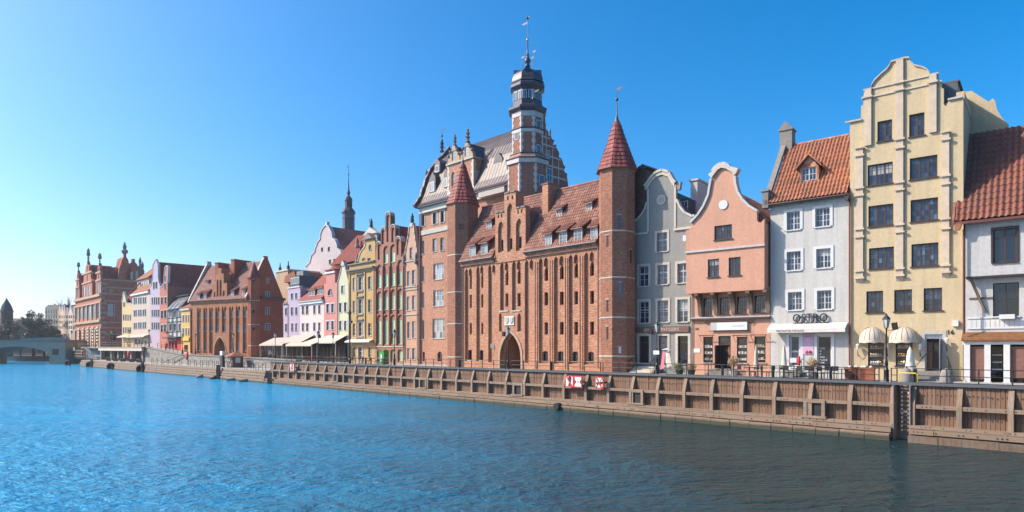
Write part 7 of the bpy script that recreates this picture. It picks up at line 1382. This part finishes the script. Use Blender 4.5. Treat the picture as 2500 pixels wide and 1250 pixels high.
def towels(u, y, label):
    x, yy, z = ra(u, y); o = thing('towel_stand', label, 'stand', (x, yy, z), LRANG); MB().tube([(0, 0, 0), (0, 0, 2.0)], .03).build('pole', 'steel', o); MB().lathe([(.35, 2.0), (.4, 2.03), (.05, 2.15)], 12).build('cap', 'white_paint', o)
    for i, (mt, dx) in enumerate((('cloth_pink', -.45), ('cloth_pink', -.28), ('cloth_cream', .05), ('cloth_cream', .25), ('canvas', .42))): MB().prism([(dx-.08, .45+.08*i), (dx+.08, .45+.06*i), (dx*.55+.08, 1.9), (dx*.55-.07, 1.9)], -.1-.02*i, -.06-.02*i).build('towel', mt, o)
LRANG = math.atan2(-.634, .773); towels(1628, -3.2, 'round stand hung with pink and cream cloths before the patisserie')
for u, lb, pipe_ in ((2213, 'grey stone bell bollard with curved pipe before the shop window', 1), (2310, 'plain grey stone bell bollard by the door steps', 0)):
    x, yy, z = ra(u, -4.6, HY_); o = thing('stone_bollard', lb, 'bollard', (x, yy, z), LRANG); MB().lathe([(.36, 0), (.36, .12), (.33, .45), (.29, .7), (.2, .86), (.08, .93), (.02, .95)], 18).build('bell', 'stone_grey', o, smooth=True)
    if pipe_: MB().ball((0, 0, .98), .07).build('knob', 'dark_metal', o); MB().tube([(.05, 0, .98), (.5, 0, 1.05), (.8, .1, 1.5), (1.1, .3, 1.9), (1.5, .6, 2.0)], .035).build('pipe', 'dark_metal', o)
for i, u in enumerate((2081, 2097, 2118)): x, yy, z = ra(u, -2.6); o = thing('wooden_planter', ('reddish wooden planter box beside the restaurant downpipe', 'middle one of three reddish wooden planter boxes', 'reddish wooden planter box next to the lantern lamp')[i], 'planter', (x, yy, z), LRANG, 'wooden planters'); MB().box(-.42, .42, -.25, .25, 0, .75).build('box', 'crate', o); MB().box(-.46, .46, -.29, .29, .75, .82).build('rim', 'crate', o); MB().ball((-.15, 0, .85), .13).ball((.2, .02, .86), .12).build('flowers', 'cloth_cream', o, smooth=True)
def cafe_set(i, u, y, grp, label, f=HW_):
    x, yy, z = ra(u, y, f); o = thing('cafe_table', label, 'table', (x, yy, z), rnd.uniform(0, 3), grp); MB().lathe([(.38, .72), (.4, .74), (.38, .76)], 14).build('top', 'dark_frame', o); MB().tube([(0, 0, 0), (0, 0, .72)], .035).build('leg', 'dark_metal', o); MB().lathe([(.25, 0), (.25, .03), (.04, .06)], 10).build('foot', 'dark_metal', o)
    for a in (rnd.uniform(0, 1), rnd.uniform(2.5, 3.8)):
        c = thing('cafe_chair', 'dark metal terrace chair drawn up to a cafe table', 'chair', (x+.65*math.cos(a), yy+.65*math.sin(a), z), a+math.pi/2, 'dark terrace chairs'); MB().box(-.22, .22, -.22, .22, .43, .47).build('seat', 'dark_metal', c); MB().box(-.22, .22, -.24, -.2, .6, .92).build('backrest', 'dark_metal', c)
        for px_, py_ in ((-.19, -.2), (.19, -.2), (-.19, .19), (.19, .19)): MB().tube([(px_, py_, 0), (px_, py_, .92 if py_ < 0 else .44)], .018, 4).build('leg', 'dark_metal', c)
for i, (u, y) in enumerate(((1945, -3.6), (1975, -4.2), (2005, -3.2), (2030, -3.8), (2055, -3.2), (1890, -3.6), (1860, -4.0), (1830, -3.7))): cafe_set(i, u, y, 'terrace tables', 'small round dark terrace table behind the riverside railing')
x, yy, z = ra(1938, -1.7); o = thing('menu_stand', 'white menu stand with red fire extinguisher beside the restaurant door', 'stand', (x, yy, z), LRANG); MB().tube([(0, 0, 0), (0, 0, 1.2)], .03).build('pole', 'dark_metal', o); MB().box(-.25, .2, -.05, 0, 1.1, 1.45).build('board', 'sign_white', o); MB().lathe([(.09, .9), (.1, 1.0), (.1, 1.5), (.04, 1.6)], 10, .35, 0).build('extinguisher', 'red_paint', o, smooth=True)
# green cabinet, street clutter further along
x, y, z = at(937, 9.5); o = thing('green_cabinet', 'bright green kiosk cabinet with white notice before the brick house', 'kiosk', (x, y, z), ANG_Q); MB().box(-.6, .6, -.4, .4, 0, 1.75).build('body', 'green_paint', o); MB().box(-.1, .2, -.44, -.4, .3, 1.3).build('notice', 'sign_white', o); MB().box(-.65, .65, -.45, .45, 1.75, 1.83).build('lid', 'green_paint', o)
for i, u in enumerate((690, 712, 735, 758, 800, 822, 842, 868, 885, 905, 925)): 
    x, y, z = at(u, 8.6); o = thing('cafe_table', 'small terrace table along the cafe row', 'table', (x, y, z), 0, 'cafe row tables'); MB().box(-.5, .5, -.5, .5, .7, .76).build('top', rnd.choice(['old_timber', 'cloth_red', 'canvas', 'old_timber']), o); MB().tube([(0, 0, 0), (0, 0, .7)], .05).build('leg', 'dark_metal', o)
    c = thing('cafe_chair', 'dark chair along the cafe row', 'chair', (x+.9, y-.2, z), ANG_Q, 'cafe row chairs'); MB().box(-.22, .22, -.22, .22, .43, .48).build('seat', 'dark_metal', c); MB().box(-.22, .22, .18, .24, .48, .95).build('backrest', 'dark_metal', c); MB().box(-.2, -.16, -.2, -.16, 0, .43).box(.16, .2, -.2, -.16, 0, .43).box(-.2, -.16, .16, .2, 0, .43).box(.16, .2, .16, .2, 0, .43).build('legs', 'dark_metal', c)
# people
def person(x, y, z, rz, label, top, legs, stride=.12, hgt=1.72):
    o = thing('person', label, 'person', (x, y, z), rz); k = hgt/1.72
    V = [(0, 0, .95), (0, 0, 1.15), (0, .01, 1.38), (0, .01, 1.5), (0, 0, 1.6), (0, 0, 1.7), (.1, 0, .88), (.1, -stride, .48), (.1, -stride*.6+.02, .06), (.1, -stride*.6-.14, .03), (-.1, 0, .88), (-.1, stride, .48), (-.1, stride*1.4, .06), (-.1, stride*1.4-.14, .03), (.19, 0, 1.4), (.24, .05, 1.12), (.24, -.06, .88), (-.19, 0, 1.4), (-.24, -.03, 1.12), (-.24, -.14, .9)]
    E = [(0, 1), (1, 2), (2, 3), (3, 4), (4, 5), (0, 6), (6, 7), (7, 8), (8, 9), (0, 10), (10, 11), (11, 12), (12, 13), (2, 14), (14, 15), (15, 16), (2, 17), (17, 18), (18, 19)]
    Rr = [.15, .14, .15, .06, .09, .085, .09, .065, .045, .04, .09, .065, .045, .04, .065, .045, .035, .065, .045, .035]
    me = bpy.data.meshes.new('body'); me.from_pydata([(a*k, b*k, c*k) for a, b, c in V], E, []); b = ob('body', me, top, o); md = b.modifiers.new('skin', 'SKIN')
    for i, sv in enumerate(me.skin_vertices[0].data): sv.radius = (Rr[i]*k, Rr[i]*k*.8); sv.use_root = i == 0
    b.modifiers.new('sub', 'SUBSURF').levels = 1; MB().lathe([(.17*k, .88*k), (.165*k, .98*k)], 10, 0, 0, 0, 1, .8).build('belt', legs, o)
    for sx, sy in ((.1, -stride), (-.1, stride)): MB().tube([(sx*k, 0, .9*k), (sx*k, sy*k, .48*k), (sx*k, sy*(.6 if sx > 0 else 1.4)*k, .08*k)], [.11*k, .09*k, .07*k], 8).build('trousers', legs, o)
    MB().ball((0, -.015, 1.64*k), .105*k, 10, 8, 1.2).build('face', 'skin', o, smooth=True); MB().ball((0, .02, 1.68*k), .112*k, 10, 8, 1.1).build('hair', 'black', o, smooth=True)
    return o
plain('cloth_blue', (.05, .1, .25), .8)
for u, t, rz, lb, tp, lg in ((406, 7.5, .5, 'person in red jacket walking down the ramp', 'cloth_red', 'cloth_navy'), (292, 7.2, 1., 'person in dark coat walking before the palace side', 'cloth_navy', 'black'), (268, 7.6, 2., 'person in dark top beside the palace lamp', 'black', 'cloth_navy'), (173, 8., .3, 'person in ochre jacket near the bridge end', 'cloth_ochre', 'cloth_navy'), (168, 8.4, 2., 'second person in navy near the bridge end', 'cloth_navy', 'black'),
                             (640, 7.5, 2.2, 'person in dark jacket standing by the red brick turret', 'black', 'cloth_navy'), (660, 7.2, .4, 'person with cream top by the red brick wall', 'cloth_cream', 'cloth_navy')):
    x, y, z = at(u, t); person(x, y, z if u > 380 else 5.0, rz, lb, tp, lg)
x, yy, z = ra(2293, .55, HY_); person(x, yy, GZ+.5, LRANG, 'shopkeeper in black standing inside the open door of the yellow house', 'black', 'black', .02)

# ------------------------------------------------------------------ thin sunlit air over the river
hm = bpy.data.materials.new('haze'); hm.use_nodes = True; t = hm.node_tree; t.nodes.remove(t.nodes['Principled BSDF']); pv_ = nd(t, 'VolumePrincipled'); pv_.inputs['Color'].default_value = (.9, .93, 1, 1); pv_.inputs['Density'].default_value = .0002; pv_.inputs['Anisotropy'].default_value = .2
t.links.new(pv_.outputs[0], t.nodes['Material Output'].inputs['Volume']); MATS['haze'] = hm
MB().box(-660, 460, -110, 800, -2.5, 57).build('haze', 'haze', kind='stuff')
